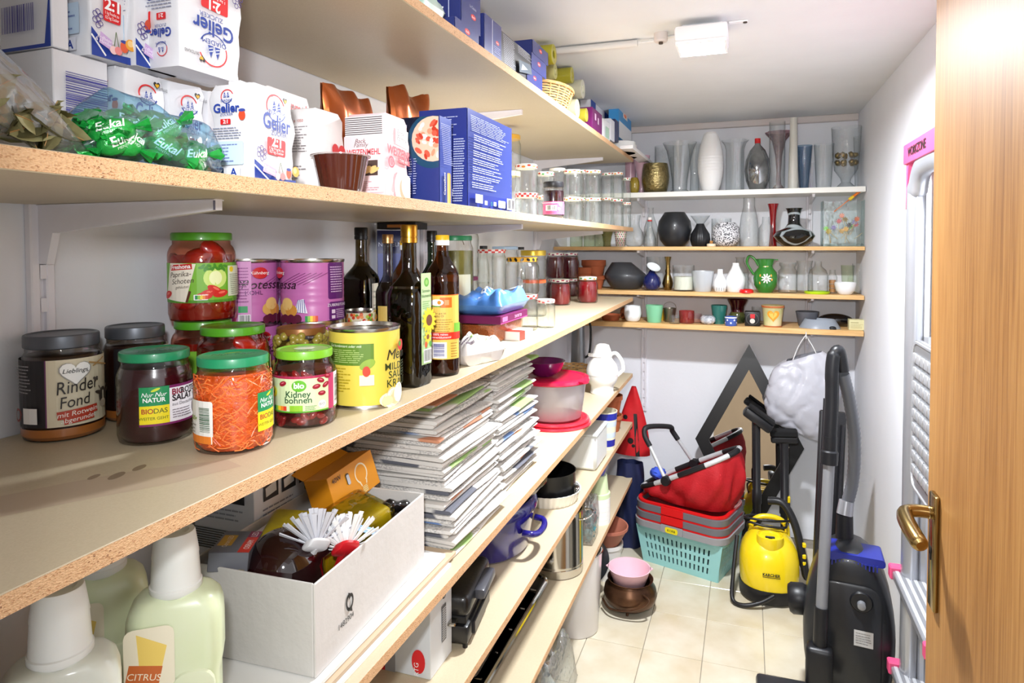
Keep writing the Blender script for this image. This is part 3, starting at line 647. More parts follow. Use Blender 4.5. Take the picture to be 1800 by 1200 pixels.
# olives / green peppers behind
c, r, h = fit(490, 582, 700, 575, Z3); c = Vector((-.763, .997, Z3))
t = jar('olive_jar', 'jar of green olives with brown lid behind the kidney beans', c, r, h, M('brown_lid', '8a5a2c', .35, .3), .013, .93, content=M('olive_brine', '4a3a12', .3, coat=.6))
rr = random.Random(5); om = None
for k in range(48):
    a = -pi/2+rr.uniform(-1.7, 1.7); z = .08+.035*(k/47.)
    if om is None: bb = new(); blob(bb, (0, 0, 0), (.0095, .0075, .0078), 2); o = build(bb, 'olive', M('green_olive', '9a8a3a', .3, coat=.5, var=.2), t); om = o.data
    else: o = link('olive', om, t)
    o.location = (r*.88*math.cos(a), r*.88*math.sin(a), z); o.rotation_euler = (rr.uniform(-1, 1), rr.uniform(-1, 1), a)
# sauerkraut can
c, r, h = fit(578, 705, 720, 579, Z3)
t = can('sauerkraut_can', 'yellow can of mild sauerkraut beside the oil bottles', c, r, h, (M('can_yellow', 'dcc650', .35, coat=.2), False))
U = lambda d: math.radians(d)*r; p = Print()
p.rect(U(-76), h*.55, U(14), h*.82, '5a7d22'); p.oval(U(4), h*.56, .014, .008, '8aa83a', rot=25); p.text('Gut kombiniert oder mit', U(-34), h*.775, .0045, 'e8f0d0', shear=.2); p.lines(U(-70), h*.58, U(8), h*.75, 7, 'a8bf70', .4, .3, 2)
p.lines(U(-70), h*.22, U(-20), h*.53, 9, 'b09a1a', .35, .3, 5); p.rect(U(-8), h*.305, U(13), h*.435, 'f4ecc0'); p.oval(U(2), h*.48, .006, .009, 'c83a20')
p.text('Meine', U(33), h*.60, .018, '22200c', shear=.25, al='l'); p.text('MILDES', U(30), h*.47, .0125, '2c3a14', al='l', bold=.005); p.text('SAUER', U(36), h*.365, .0125, '2c3a14', al='l', bold=.005); p.text('KRAUT', U(33), h*.255, .0130, '2c3a14', al='l', bold=.005); p.oval(U(66), h*.76, .010, .010, 'c02a2a'); p.oval(U(63), h*.78, .005, .005, '5a8a2a')
for k in range(9): p.oval(U(36+k*2.6), h*(.10+.008*k), .017, .012, ['efe6c4', 'd8c898', 'f7f2dc'][k % 3], 16, rot=k*33)
p.oval(U(34), h*.09, .010, .008, 'e6d4a4'); p.rect(U(-76), h*.10, U(-74), h*.15, '6a5a1a'); p.lines(U(-72), h*.06, U(-56), h*.14, 4, 'b09a1a', .4)
p.build('label', t, cyl(r*.988, 0), PRINT, step=r*.16)
# purple red cabbage cans, two high
PURP = M('can_purple', 'c671b2', .32, coat=.2, var=.12, vs=12)
def cabbage(c, r, h, label, a0):
    t = can('red_cabbage_can', label, c, r, h, (PURP, True), group='purple red cabbage cans'); R2 = r*.992; U = lambda d: math.radians(d+a0)*R2; p = Print()
    p.rect(U(18), h*.38, U(58), h*.95, '5a1a68', r=.004); p.lines(U(22), h*.48, U(54), h*.90, 11, 'c9a8cc', .4, .2, 3); p.rect(U(18), h*.05, U(58), h*.34, '5a1a68', r=.004); p.text('ZUBEREITUNG', U(38), h*.27, .0055, 'f0e4f0'); p.lines(U(32), h*.08, U(55), h*.23, 5, 'c9a8cc', .4); p.rect(U(22), h*.16, U(29), h*.22, 'd9c4da'); p.rect(U(22), h*.08, U(29), h*.13, 'd9c4da')
    for k in range(6): p.line(U(-70+k*9), h*.62, U(-30+k*9), h*.80, .0008, '8a3a80')
    p.poly([(U(-40), h*.20), (U(-18), h*.18), (U(-24), h*.40), (U(-34), h*.38)], 'e9e6f2')
    for k in range(5): p.line(U(-38+k*4), h*.19, U(-33+k*2.4), h*.39, .0012, '3a3a8a')
    for k, (x, y) in enumerate(((-60, .24), (-46, .22), (-54, .32))): p.oval(U(x), h*y, .012, .012, ['d8a85a', 'c88a3a', 'e0b870'][k])
    for k in range(6): p.oval(U(-64+k*6), h*(.08+.02*(k % 2)), .007, .008, '5a1432')
    for k, cc in enumerate(('1a8a4a', '8ac43a', 'f0d02a', 'ee8a2a', 'd8402a')): p.rect(U(-22+4*k), h*.05, U(-18+4*k), h*.14, cc)
    p.oval(U(-74), h*.80, .014, .011, 'c81e28'); p.text('Kühnberg', U(-74), h*.78, .006, 'ffffff', shear=.2); p.text('Rotessa', U(-70), h*.56, .017, '2a1026', shear=.3); p.text('KOHL', U(-84), h*.47, .008, '5a1a68')
    p.rect(U(-150), 0, U(-88), h*.98, 'cf8ac2'); p.oval(U(-136), h*.85, .015, .010, 'c81e28'); p.text('Rotessa', U(-122), h*.62, .015, '2a1026', shear=.3); p.text('KOHL', U(-128), h*.52, .008, '5a1a68'); p.rect(U(-108), h*.20, U(-94), h*.30, '2f9a5a')
    for k in range(4): p.rect(U(-150), h*(.08+.10*k), U(-112), h*(.13+.10*k), 'd85aa8')
    p.rect(U(-108), h*.02, U(-90), h*.17, 'f0ecf0'); p.barcode(U(-108), h*.02, U(-90), h*.17, '444'); p.lines(U(-110), h*.35, U(-92), h*.9, 12, '9a4a90', .35, .2, 8)
    p.build('label', t, cyl(R2, 0), PRINT, step=R2*.16)
r = .0625; hc = .122
ca = Vector((-.825, 1.115, Z3)); cb = Vector((-.942, 1.062, Z3))
for c, a0, l1, l2 in ((ca, 10, 'upper purple red cabbage can beside the dark oil bottle', 'lower purple red cabbage can under another can, behind the olives'), (cb, 95, 'upper purple can half hidden behind the stacked pepper jar', 'lower purple can mostly hidden behind the pepper jars')):
    cabbage(Vector((c.x, c.y, Z3)), r, hc, l2, a0+4); cabbage(Vector((c.x, c.y, Z3+hc)), r, hc+.003, l1, a0)
# small vegetable can
c, r, h = fit(608, 662, 640, 546, Z3)
t = can('vegetable_can', 'small silver topped can with printed peas and carrots', c, r, h, (M('can_cream', 'ded6b8', .4), False))
p = Print(); rr = random.Random(2)
for k in range(60): p.oval(rr.uniform(-1.6, 1.6)*r, h*rr.uniform(.7, .93), .004, .004, rr.choice(('d8642a', '6a9a2c', 'b8c84a', 'e88a3a', 'c83a24')), 8)
p.build('label', t, cyl(r*.988, 0), PRINT)
# ------------------------------------------------------------------ oil bottles
GOLD = M('gold_cap', 'c79a3a', .25, 1); DARKG = glass('dark_bottle_glass', '8a7a3a', '1c180c', refl=.06); AMBG = glass('amber_bottle_glass', 'b87a32', '2a1606', refl=.06)
OILD = M('oil_dark', '2a1c04', .15, coat=.7, var=.5, vs=9, c2='120c02'); OILA = M('oil_amber', '4a2406', .15, coat=.7, var=.5, vs=9, c2='1c0d02')
c, r, h = fit(685, 757, 682, 395, Z3, True)
t = bottle('oil_bottle', 'tall square oil bottle with gold cap and green sunflower label', c, r*.97, h, DARKG, GOLD, .036, .0165, .05, .05, square=True, content=OILD, fill=.62, turn=-33)
p = Print(); wv, hv = .036, .178
p.rect(0, 0, wv, hv, 'b6d69a'); p.oval(wv*.55, hv*.90, .009, .009, '5f9f38'); p.oval(wv*.55, hv*.90, .005, .005, '8cc060'); p.text('Sonnen-', wv*.52, hv*.79, .0066, '2c4a1c', bold=.01); p.text('blumenöl', wv*.52, hv*.735, .0066, '2c4a1c', bold=.01); p.lines(.004, hv*.61, wv-.004, hv*.70, 4, '7a9a62', .35)
for k in range(14): p.oval(wv*.72+.016*math.cos(k*.449), hv*.48+.016*math.sin(k*.449), .010, .0042, 'f2c81c', 10, rot=k*25.7)
p.oval(wv*.72, hv*.48, .011, .011, '6a3a12')
for k in range(8): p.oval(wv*.55+.008*math.cos(k*.785), hv*.30+.008*math.sin(k*.785), .006, .003, 'ecc42a', 8, rot=k*45)
p.oval(wv*.55, hv*.30, .005, .005, '7a4a1a'); p.rect(wv*.1, hv*.02, wv*.9, hv*.17, 'eef0ea'); p.barcode(wv*.1, hv*.02, wv*.9, hv*.17, '555', seed=6); p.oval(wv*.3, hv*.22, .005, .006, 'c85a2a'); p.oval(wv*.75, hv*.22, .005, .006, '5a9a3a')
rr_ = r*.97
p.build('label', t, lambda u, v, d: Vector((rr_*.945+d, -rr_*.42+u, .042+v)), PRINT)
q = Print(); q.rect(-.018, 0, .018, .165, '4a3a10')
c, r, h = fit(750, 808, 662, 413, Z3, True)
YCAP = M('yellow_cap', 'e8b81c', .4); WCAP = M('white_cap', 'eef0f2', .4)
t = bottle('oil_bottle', 'round amber oil bottle with yellow and white cap and yellow label', c, r, h, AMBG, YCAP, .022, .0145, .012, .055, content=OILA, fill=.66, cap2=WCAP)
U = lambda d: math.radians(d)*r; p = Print(); hh = .135
p.rect(U(-100), 0, U(70), hh, 'f0c85c'); p.rect(U(-100), hh*.985, U(70), hh, 'e8701c'); p.rect(U(-10), hh*.8, U(32), hh*.96, 'e8701c'); p.rect(U(6), hh*.84, U(22), hh*.92, 'f2a06a'); p.oval(U(-20), hh*.88, .014, .007, 'ffffff'); p.oval(U(-12), hh*.88, .004, .004, 'f0901c'); p.line(U(-40), hh*.82, U(-5), hh*.82, .002, '4f9c3a')
p.oval(U(-44), hh*.60, .006, .014, 'e6e9f2'); p.text('So gut ist', U(-8), hh*.70, .0045, '6a4a1a'); p.text('das Öl', U(-10), hh*.655, .0045, '6a4a1a'); p.lines(U(-32), hh*.42, U(36), hh*.63, 6, 'b08a3a', .35, .3, 7)
p.rect(U(-100), hh*.31, U(70), hh*.42, 'd8301c'); p.text('100% reines', U(-8), hh*.375, .0045, 'fff'); p.text('Sonnenblumenöl', U(-8), hh*.33, .0045, 'fff'); p.rect(U(38), hh*.42, U(70), hh*.56, '7abf3a'); p.rect(U(-100), 0, U(-62), hh*.31, 'e8701c'); p.rect(U(-38), hh*.02, U(12), hh*.27, 'f4f2ee'); p.barcode(U(-34), hh*.03, U(8), hh*.26, '3a3a8a', horiz=True, seed=9); p.lines(U(24), hh*.03, U(50), hh*.27, 6, 'b08a3a', .35)
p.build('label', t, cyl(r, .036), PRINT, step=r*.16)
c, r, h = Vector((-.905, 1.42, Z3)), .040, .318
t = bottle('oil_bottle', 'dark oil bottle with black cap beside the purple cans', c, r, h, DARKG, M('black_cap', '131214', .35), .030, .0165, .05, .05, square=True, content=OILD, fill=.70, turn=-30)
p = Print(); p.rect(0, 0, .030, .12, 'e8e4d2'); p.text('Kaltgepr.', .015, .098, .005, '3a4a2a'); p.text('Olivenöl', .015, .084, .0065, '2c4a1c', w=.024); p.lines(.004, .01, .026, .07, 8, 'a8a28a', .35); p.rect(0, 0, .0015, .12, '7a2a1a'); rq = r
p.build('label', t, lambda u, v, d: Vector((rq*.945+d, -rq*.40+u, .06+v)), PRINT)
c, r, h = Vector((-.815, 1.395, Z3)), .030, .300
t = bottle('oil_bottle', 'slender dark bottle with dull gold cap behind the gold capped oil', c, r, h, glass('smoky_glass', 'b8b4b0', '33302c'), M('dull_gold_cap', 'b38a5a', .35, 1), .022, .0135, .07, .05, content=M('vinegar', '1e0c0a', .2, coat=.6), fill=.62)
p = Print(); p.rect(-.028, 0, .028, .09, 'd8b860'); p.build('label', t, cyl(r, .04), PRINT, step=.006)
c, r, h = Vector((-.735, 1.34, Z3)), .034, .285
t = bottle('oil_bottle', 'amber bottle with yellow and white cap between two gold capped bottles', c, r, h, AMBG, YCAP, .022, .0145, .012, .055, content=OILA, fill=.66, cap2=WCAP)
p = Print(); p.rect(-.03, 0, .03, .12, 'f0c85c'); p.build('label', t, cyl(r, .036), PRINT, step=.006)
c, r, h = Vector((-.80, 1.60, Z3)), .032, .312
bottle('oil_bottle', 'dark green bottle with black cap, half hidden behind the gold capped oil', c, r, h, glass('green_bottle_glass', '3a6a44', '0c1c10'), M('black_cap', '131214'), .03, .014, .05, .05, content=M('oil_green', '122a16', .2, coat=.6), fill=.7)
t = jar('pickle_jar', 'jar with dark green lid behind the amber oil bottle', Vector((-.795, 1.74, Z3)), .052, .30, M('dark_green_lid', '1d7a4c', .35), .014, .93, content=M('pickle', '7a7a3a', .3, var=.4, vs=30), fill=.9, sh=.1)
p = Print(); p.rect(-.05, 0, .05, .10, 'e4e6c8'); p.build('label', t, cyl(.052, .09), PRINT, step=.01)
t = thing('spaghetti_box', 'narrow dark blue carton standing behind the bottles by the wall', 'box', (-.962, 1.66, Z3), face_cam((-.96, 1.66)))
b = new(); bx(b, -.036, .036, -.028, .028, 0, .315, .001); build(b, 'carton', M('navy_carton', '232c66', .4), t)
p = Print(); p.rect(-.034, .16, .034, .25, '3a4a96'); p.lines(-.03, .05, .03, .15, 9, '9aa4d8', .35); p.text('NUDELN', 0, .27, .012, 'c8d0f0'); p.build('print', t, flat((0, -.028, 0), (1, 0, 0), (0, 0, 1)), PRINT)
t = thing('dark_carton', 'flat black carton lying across the bottles under the shelf', 'box', (-.905, 1.62, Z3+.317), 0.15)
b = new(); bx(b, -.05, .06, -.05, .05, 0, .018, .001); build(b, 'carton', M('black_carton', '17161a', .45), t)
p = Print(); p.rect(-.02, .004, .03, .012, 'b87a3a'); p.build('print', t, flat((0, -.05, 0), (1, 0, 0), (0, 0, 1)), PRINT)
# ================================================================== clear jars and jam, third and second shelf
def fitx(xl, xr, yt, X, z):
    a, b = math.atan((xl-900)/F), math.atan((xr-900)/F); al = (b-a)/2; d = ray(900+F*math.tan((a+b)/2), PY)
    c = Vector((X, X*d.y/d.x, z)); dd = math.hypot(c.x, c.y); r = dd*math.sin(al)
    return c, r, zat(900+F*math.tan((a+b)/2), yt, c*(1-r/dd))-z
LW = M('white_lid', 'eceae2', .35); LR = M('red_check_lid', 'f0e6e2', .35); LGOLD = M('gold_lid', 'c9ad3f', .3, .6); LBLUE = M('pale_blue_lid', 'a9c4e0', .35); LPURP = M('purple_lid', '7a2458', .35); LORG = M('orange_lid', 'ee6a34', .35); LBLK = M('black_lid', '1b1b1e', .35)
JG = 'empty clear glass jars'
def cjar(name, label, xl, xr, yt, X, z, lid, kind='', lid_h=.013, group=None, waist=.96, content=None, gm=None, lidr=.95, r=None, h=None, fill=.8, sh=.16):
    c, r0, h0 = fitx(xl, xr, yt, X, z); r = r or r0; h = h or h0
    t = jar(name, label, c, r, h, lid, lid_h, lidr, group=group, waist=waist, content=content, gm=gm or CLEARG, seg=28, fill=fill, sh=sh)
    if kind == 'check': lid_check(t, r*lidr, h-lid_h, h-.001)
    if kind == 'fruit': lid_check(t, r*lidr, h-lid_h, h-.001, 'c8402c', 14, True, 'e0902c')
    if kind == 'leaf': lid_check(t, r*lidr, h-lid_h, h-.001, '5a8a3a', 12, True, 'd8402c')
    return t, c, r, h
t, c, r, h = cjar('glass_jar', 'clear jar with purple lid underneath the big clip top jar', 788, 842, 487, -.90, Z3, LPURP)
cz = Z3+h
t, c, r, h = cjar('glass_jar', 'large clip top preserving jar, clear, standing on the purple lidded jar', 783, 842, 403, -.90, cz, None, gm=CLEAR, sh=.2)
b = new(); lathe(b, [(r*.80, h-.012), (r*.86, h-.010), (r*.88, h-.004), (r*.80, h), (r*.3, h+.002), (0, h+.002)], 30); build(b, 'glass_lid', CLEAR, t)
b = new(); tube(b, [(r*.9*math.cos(a), r*.9*math.sin(a), h-.014) for a in [2*pi*k/24 for k in range(24)]], .0014, 5, closed=True); tube(b, spline([(0, -r*.9, h-.014), (0, -r*1.02, h-.03), (.006, -r*1.03, h-.05)], 4), .0014, 5); build(b, 'clip_wire', M('wire_steel', 'b9babc', .25, 1), t)
t, c4, r4, h4 = cjar('glass_jar', 'clear jar with red check lid supporting another checked jar behind the blue bag', 834, 894, 525, -.85, Z3, LR, 'check')
cjar('glass_jar', 'upper clear jar with red and white gingham lid beside the clip top jar', 838, 890, 438, -.85, Z3+h4, LR, 'check')
cjar('glass_jar', 'tall clear jar with pale blue lid at the back by the wall', 864, 912, 433, -.93, Z3, LBLUE, gm=CLEAR)
cjar('small_bottle', 'clear bottle with small black cap behind the gingham lidded jar', 840, 860, 432, -.965, Z3, LBLK, lidr=.7, sh=.5, lid_h=.012)
cjar('small_bottle', 'clear bottle with small black cap behind the gold lidded jar', 908, 924, 434, -.965, Z3, LBLK, lidr=.7, sh=.5, lid_h=.012)
c, r, h = fit(890, 946, 583, 519, Z3)
t = jar('glass_jar', 'clear faceted jar with red check lid near the shelf edge', c, r, h, LR, .013, .95, gm=CLEARG, seg=14); lid_check(t, r*.95, h-.013, h-.001)
c2 = Vector((c.x, c.y, Z3+h)); r2 = r*1.07; h2 = zat(918, 452, c)-c2.z
t = jar('glass_jar', 'big clear jar with black and yellow lid stacked at the shelf edge', c2, r2, h2, M('tiger_lid', 'e2a52a', .35), .014, .90, gm=CLEAR)
p = Print(); rr = random.Random(3)
for k in range(15): p.oval((k-7)*.02, .006, .007, .0045, '1a1714', 9, rot=rr.uniform(-60, 60))
p.build('lid_pattern', t, cyl(r2*.90, h2-.013), PRINTG, step=.004, d0=.0008)
cq, rq, hq = fit(943, 976, 577, 527, Z3)
t = jar('glass_jar', 'small clear jar with pink dotted lid at the very shelf edge', cq, rq, hq, LW, .012, .95, gm=CLEARG, seg=24); lid_check(t, rq*.95, hq-.012, hq-.001, 'd86a6a', 12, True)
t, c9, r9, h9 = cjar('glass_jar', 'clear jar with orange lid underneath the gold lidded jar', 918, 961, 492, -.77, Z3, LORG)
cjar('glass_jar', 'clear jar with wide gold lid stacked on the orange lidded jar', 915, 960, 440, -.77, Z3+h9, LGOLD, lid_h=.020, lidr=1.0)
JAM = M('red_jam', '800c16', .2, coat=.8, var=.25, vs=25); JAMD = M('dark_jam', '4c0616', .2, coat=.8)
def jam(c, r, h, label, mat, kind=0):
    t = jar('jam_jar', label, c, r, h, LW, .014, .90, group='jars of red jam', content=mat, seg=28, fill=.93, sh=.22)
    lid_check(t, r*.9, h-.014, h-.001, ['b8243a', '3f8a3a'][kind], 12, True, ['8a2a5a', 'e0842c'][kind]); return t
c1, r1, h1 = fit(967, 1003, 537, 491, Z3); jam(c1, r1, h1, 'red jam jar with dotted white lid in front of the stacked jam', JAM)
c2, r2, h2 = fit(1015, 1051, 533, 487, Z3); jam(c2, r2, h2, 'red jam jar with fruit printed lid, standing apart nearest the shelf end', JAM, 1)
for xl, xr, X, la, lb in ((960, 992, -.90, 'lower dark jam jar behind, carrying another jam jar', 'upper dark jam jar, the more hidden of the stacked pair'), (984, 1017, -.885, 'lower dark jam jar beneath the upper one beside the terracotta pots', 'upper dark jam jar with white lid beside the terracotta pots')):
    cc, rr_, hh_ = fitx(xl, xr, 490, X, Z3); jam(cc, rr_, hh_, la, JAMD); jam(Vector((cc.x, cc.y, Z3+hh_)), rr_, zat(xl/2+xr/2, 444, cc)-Z3-hh_, lb, JAMD)
# ------------------------------------------------------------------ packets at the shelf edge
def pillow(bm, w, d, h, n=14, crump=.1, seed=1, mi=0, seal=.12):
    """a filled bag lying flat: pinched edges, crumpled skin"""
    rr = random.Random(seed); ph = [rr.uniform(0, 6) for _ in range(8)]
    def fn(sgn):
        def f(u, v):
            x, y = (u-.5)*w, (v-.5)*d; e = min(1, min(u, 1-u)/seal)**.6*min(1, min(v, 1-v)/(seal*.7))**.5
            cz = crump*h*(math.sin(9*u+ph[0])*math.sin(7*v+ph[1])+.7*math.sin(17*u+5*v+ph[2])+.5*math.sin(23*v-9*u+ph[3]))
            return (x+.01*math.sin(6*v+ph[4])*w, y+.02*math.sin(5*u+ph[5])*d, h*.5+sgn*h*.5*e+cz*e*(1 if sgn > 0 else .1))
        return f
    vs = grid(bm, n*2, n, fn(1), mi)+grid(bm, n*2, n, fn(-1), mi)
    return vs
P0 = onz(845, 634, Z3); P1 = onz(905, 598, Z3); ang = math.atan2(P1.y-P0.y, P1.x-P0.x)
def local(p, a): return dict(loc=(p.x, p.y, Z3), rz=a)
ctr = (P0+P1)/2
def shelf_pt(px, X, z): d = ray(px, PY); return Vector((X, X*d.y/d.x, z))
# orange lentils in a clear tray, chocolate box and blue pouch on top
pt = shelf_pt(864, -.705, Z3); rz = 1.45
t = thing('lentil_tray', 'clear plastic pack of orange lentils under the blue pouch', 'food pack', pt, rz)
b = new(); loft(b, [[(x, y, z) for x, y in rrect(.20*s, .11*s, .015)] for z, s in ((.002, .94), (.006, .97), (.05, 1.0))]); build(b, 'lentils', M('orange_lentils', 'd0783c', .5, var=.5, vs=260, c2='a85a28', bump=.8, bs=350), t)
b = new(); loft(b, [[(x, y, z) for x, y in rrect(.206*s, .116*s, .016)] for z, s in ((0, .94), (.004, .97), (.056, 1.0))]); build(b, 'tray', glass('clear_plastic', 'fbf3ee', 'c8b8ac', .15), t)
t = thing('chocolate_box', 'flat purple chocolate box between blue pouch and lentils', 'box', pt+Vector((.01, -.01, .057)), rz+.12)
b = new(); bx(b, -.115, .115, -.065, .065, 0, .022, .001); build(b, 'carton', M('purple_carton', '6a1a4e', .35), t)
p = Print(); p.rect(-.10, .005, -.06, .018, 'c86aa0'); p.text('ZARTBITTER', .03, .007, .008, 'e8b8d4'); p.rect(-.115, 0, .115, .003, 'b03a80'); p.build('print', t, flat((0, -.065, 0), (1, 0, 0), (0, 0, 1)), PRINT)
t = thing('blue_pouch', 'crumpled blue and white snack pouch lying on the purple box', 'pouch', pt+Vector((.0, .0, .079)), rz+.12)
b = new(); pillow(b, .25, .15, .055, 18, .17, 5); bag = build(b, 'pouch', M('blue_foil', '6a9cdc', .3, coat=.3, var=.25, vs=7, c2='3f74c0'), t, smooth=60)
def on_top(o, w, d):
    me = o.data; 
    from mathutils.bvhtree import BVHTree
    bv = BVHTree.FromPolygons([v.co for v in me.vertices], [p.vertices for p in me.polygons])
    def f(u, v, dd):
        h_ = bv.ray_cast(Vector((u, v, 1)), Vector((0, 0, -1)))
        return (h_[0]+Vector((0, 0, dd+.001))) if h_[0] else Vector((u, v, 0))
    return f
p = Print(); p.text('El Prado', -.03, -.01, .026, 'f2f6ff', shear=.3, bold=.02); p.text('Hallmare', -.02, -.045, .016, 'e0ecff'); p.poly([(.07, -.06), (.115, -.05), (.115, .03), (.09, .0)], 'ece8dc'); p.rect(-.02, .03, .05, .036, 'dbe8fa'); p.build('print', t, on_top(bag, .25, .18), PRINTG, step=.012)
pt2 = shelf_pt(835, -.60, Z3)
t = thing('snack_bag', 'crumpled white and green plastic bag at the shelf edge', 'bag', pt2, 1.2)
b = new(); pillow(b, .14, .07, .052, 14, .16, 9); bag = build(b, 'bag', M('white_film', 'e2dfdc', .25, coat=.5, var=.2, vs=9, c2='c6c0bc'), t, smooth=60)
p = Print(); p.oval(.01, .0, .035, .018, '8abf5a', rot=20); p.oval(.02, .0, .018, .010, 'e6f0d0', rot=20); p.rect(-.06, -.035, -.02, .02, 'b8aeb4'); p.lines(-.058, -.03, -.024, .016, 6, '6a6068', .4); p.build('print', t, on_top(bag, .15, .1), PRINTG, step=.01)
pt3 = shelf_pt(932, -.60, Z3)
t = thing('small_carton', 'little red and white carton at the shelf edge below the dotted jar', 'box', pt3+Vector((-.035, -.02, 0)), 1.5)
b = new(); bx(b, -.05, .05, -.03, .03, 0, .026, .001); build(b, 'carton', M('white_carton', 'eeece8', .45), t)
p = Print(); p.rect(-.05, .0, -.01, .026, 'd8362a'); p.rect(0, .006, .045, .020, 'dcd8d4'); p.build('print', t, flat((0, -.03, 0), (1, 0, 0), (0, 0, 1)), PRINT)
p = Print(); p.rect(-.05, -.03, -.012, .03, 'd8362a'); p.build('top_print', t, flat((0, 0, .026), (1, 0, 0), (0, 1, 0)), PRINT)
# ------------------------------------------------------------------ second shelf: empty jars in two tiers
low = [(905, 946, 338, 'check', -.625), (943, 975, 343, 'fruit', -.70), (990, 1022, 346, 'fruit', -.615), (1012, 1038, 347, 'leaf', -.70), (1028, 1057, 347, 'fruit', -.615), (1056, 1080, 347, 'fruit', -.66), (1072, 1096, 349, 'leaf', -.615), (1092, 1109, 355, 'fruit', -.585)]
up = [287, 301, 297, 298, 298, 303, 302, 312]
names_l = ['lower empty jar with red gingham lid next to the blue carton', 'lower empty jar with fruit lid behind the pink labelled jam', 'lower empty jar just beyond the pink labelled jam', 'lower empty jar with leaf lid in the second row', 'lower empty jar in the middle of the front row', 'lower empty jar in the second row near the shelf end', 'lower empty jar with leaf lid near the shelf end', 'last lower empty jar at the end of the second shelf']
names_u = ['upper empty jar with white dotted lid next to the blue carton', 'upper empty jar with small fruit lid behind the pink labelled jam', 'upper empty jar just beyond the pink labelled jam', 'upper empty jar with leaf lid in the second row', 'upper empty jar in the middle of the front row', 'upper empty jar in the second row near the shelf end', 'upper empty jar with fruit lid near the shelf end', 'last upper empty jar at the end of the second shelf']
for k, (xl, xr, yt, kd, X) in enumerate(low):
    t, c, r, h = cjar('glass_jar', names_l[k], xl, xr, yt, X, Z2, LR if kd == 'check' else LW, kd, group=JG)
    cc, r_, h_ = fitx(xl, xr, up[k], X, Z2+h)
    t = jar('glass_jar', names_u[k], Vector((c.x, c.y, Z2+h)), r*.97, h_, LW, .013, .95, group=JG, gm=CLEARG, seg=24, waist=.96); lid_check(t, r*.97*.95, h_-.013, h_-.001, 'c8402c', 12, True, ['e0902c', '3a7a3a'][k % 2])
for xl, xr, yt, X in ((965, 995, 296, -.78), (1000, 1026, 300, -.79), (1030, 1054, 303, -.79)):
    c, r, h = fitx(xl, xr, 347, X, Z2)
    jar('glass_jar', 'empty jar with white lid in the hidden back row', c, r, h, LW, .013, .95, group='empty jars in the back row', gm=CLEARG, seg=20)
    h_ = zat((xl+xr)/2, yt, c)-Z2-h; jar('glass_jar', 'empty jar with white lid in the hidden back row', Vector((c.x, c.y, Z2+h)), r, h_, LW, .013, .95, group='empty jars in the back row', gm=CLEARG, seg=20)
c, r, h = fitx(953, 993, 318, -.612, Z2)
t = jar('jam_jar', 'dark jam jar with black lid and pink label at the edge of the second shelf', c, r*.92, h, LBLK, .019, .97, content=M('berry_jam', '22060c', .2, coat=.8), fill=.9)
U = lambda d: math.radians(d)*r*.92; p = Print(); p.rect(U(-100), 0, U(100), .042, 'd8588a'); p.rect(U(-45), .012, U(18), .030, 'f2eef0'); p.barcode(U(-43), .012, U(16), .030, '444'); p.oval(U(40), .032, .006, .006, 'f6f2f2'); p.oval(U(30), .018, .005, .005, 'f6f2f2'); p.lines(U(-42), .003, U(20), .009, 2, '8a2a50', .4); p.rect(U(-80), .036, U(30), .039, 'f0b8cc'); p.build('label', t, cyl(r*.92, .016), PRINT, step=.006)
c, r, h = fitx(880, 911, 300, -.80, Z2); r = .042
jar('glass_jar', 'lower clear jar behind the blue carton', c, r, h, M('cream_lid', 'd9cf96', .4), .018, .95, gm=CLEARG); h_ = zat(900, 238, c)-Z2-h
jar('glass_jar', 'upper clear jar with yellow lid peeking over beside the blue carton', Vector((c.x, c.y, Z2+h)), r, h_, M('yellow_lid', 'd9a93f', .4), .016, .95, gm=CLEARG)
# ================================================================== second shelf: sugar, flour, sweets, pasta
def stand(px, X, z): return shelf_pt(px, X, z)
def crumple_box(bm, w, d, h, top=.016, seed=1, amt=.0012, n=6):
    """paper pack standing up: slightly bulged faces, folded top"""
    rr = random.Random(seed); ph = [rr.uniform(0, 6) for _ in range(6)]; prof = []
    m = 12
    for j in range(m+1):
        v = j/m; z = h*v; k = 1.0
        if z > h-top: k = 1-.10*((z-h+top)/top)**2
        bul = 1+.012*math.sin(pi*v)
        ring = []
        for x, y in rrect(w*k*bul, d*k*bul, .004, 2):
            a = math.atan2(y, x); e = amt*(math.sin(5*a+ph[0]+9*v)+math.sin(3*a+17*v+ph[1]))
            ring.append((w/2+x*(1+e/w*2), d/2+y*(1+e/d*2), z+(rr.uniform(-.0015, .0015) if j == m else 0)))
        prof.append(ring)
    return loft(bm, prof)
def box_thing(name, label, cat, C, w, d, h, mat, turn=0, group=None, part='pack', crumple=False, seed=1, rot=None, bev=.0012):
    t = thing(name, label, cat, C, pi/2+math.radians(turn), group)
    b = new()
    if crumple: crumple_box(b, w, d, h, seed=seed)
    else: bx(b, 0, w, 0, d, 0, h, bev)
    build(b, part, mat, t, smooth=40); return t
def front(): return flat((0, -.0012, 0), (1, 0, 0), (0, 0, 1))
def side(d): return flat((-.0012, d, 0), (0, -1, 0), (0, 0, 1))
PAPER = M('white_paper_pack', 'e4e4e8', .4, var=.03, vs=10, bump=.12, bs=30)
RED, BLUE = 'd81e22', '23409a'
def crown(p, u, v, s, c=BLUE):
    for k in (-1, 1):
        x = u+k*s*.28; p.poly([(x-s*.22, v), (x+s*.22, v), (x+s*.12, v+s*.45), (x, v+s*.75), (x-s*.12, v+s*.45)], c)
        for j in (.2, .4): p.line(x-s*.18, v+s*(j-.1), x+s*.14, v+s*j, s*.05, 'ffffff')
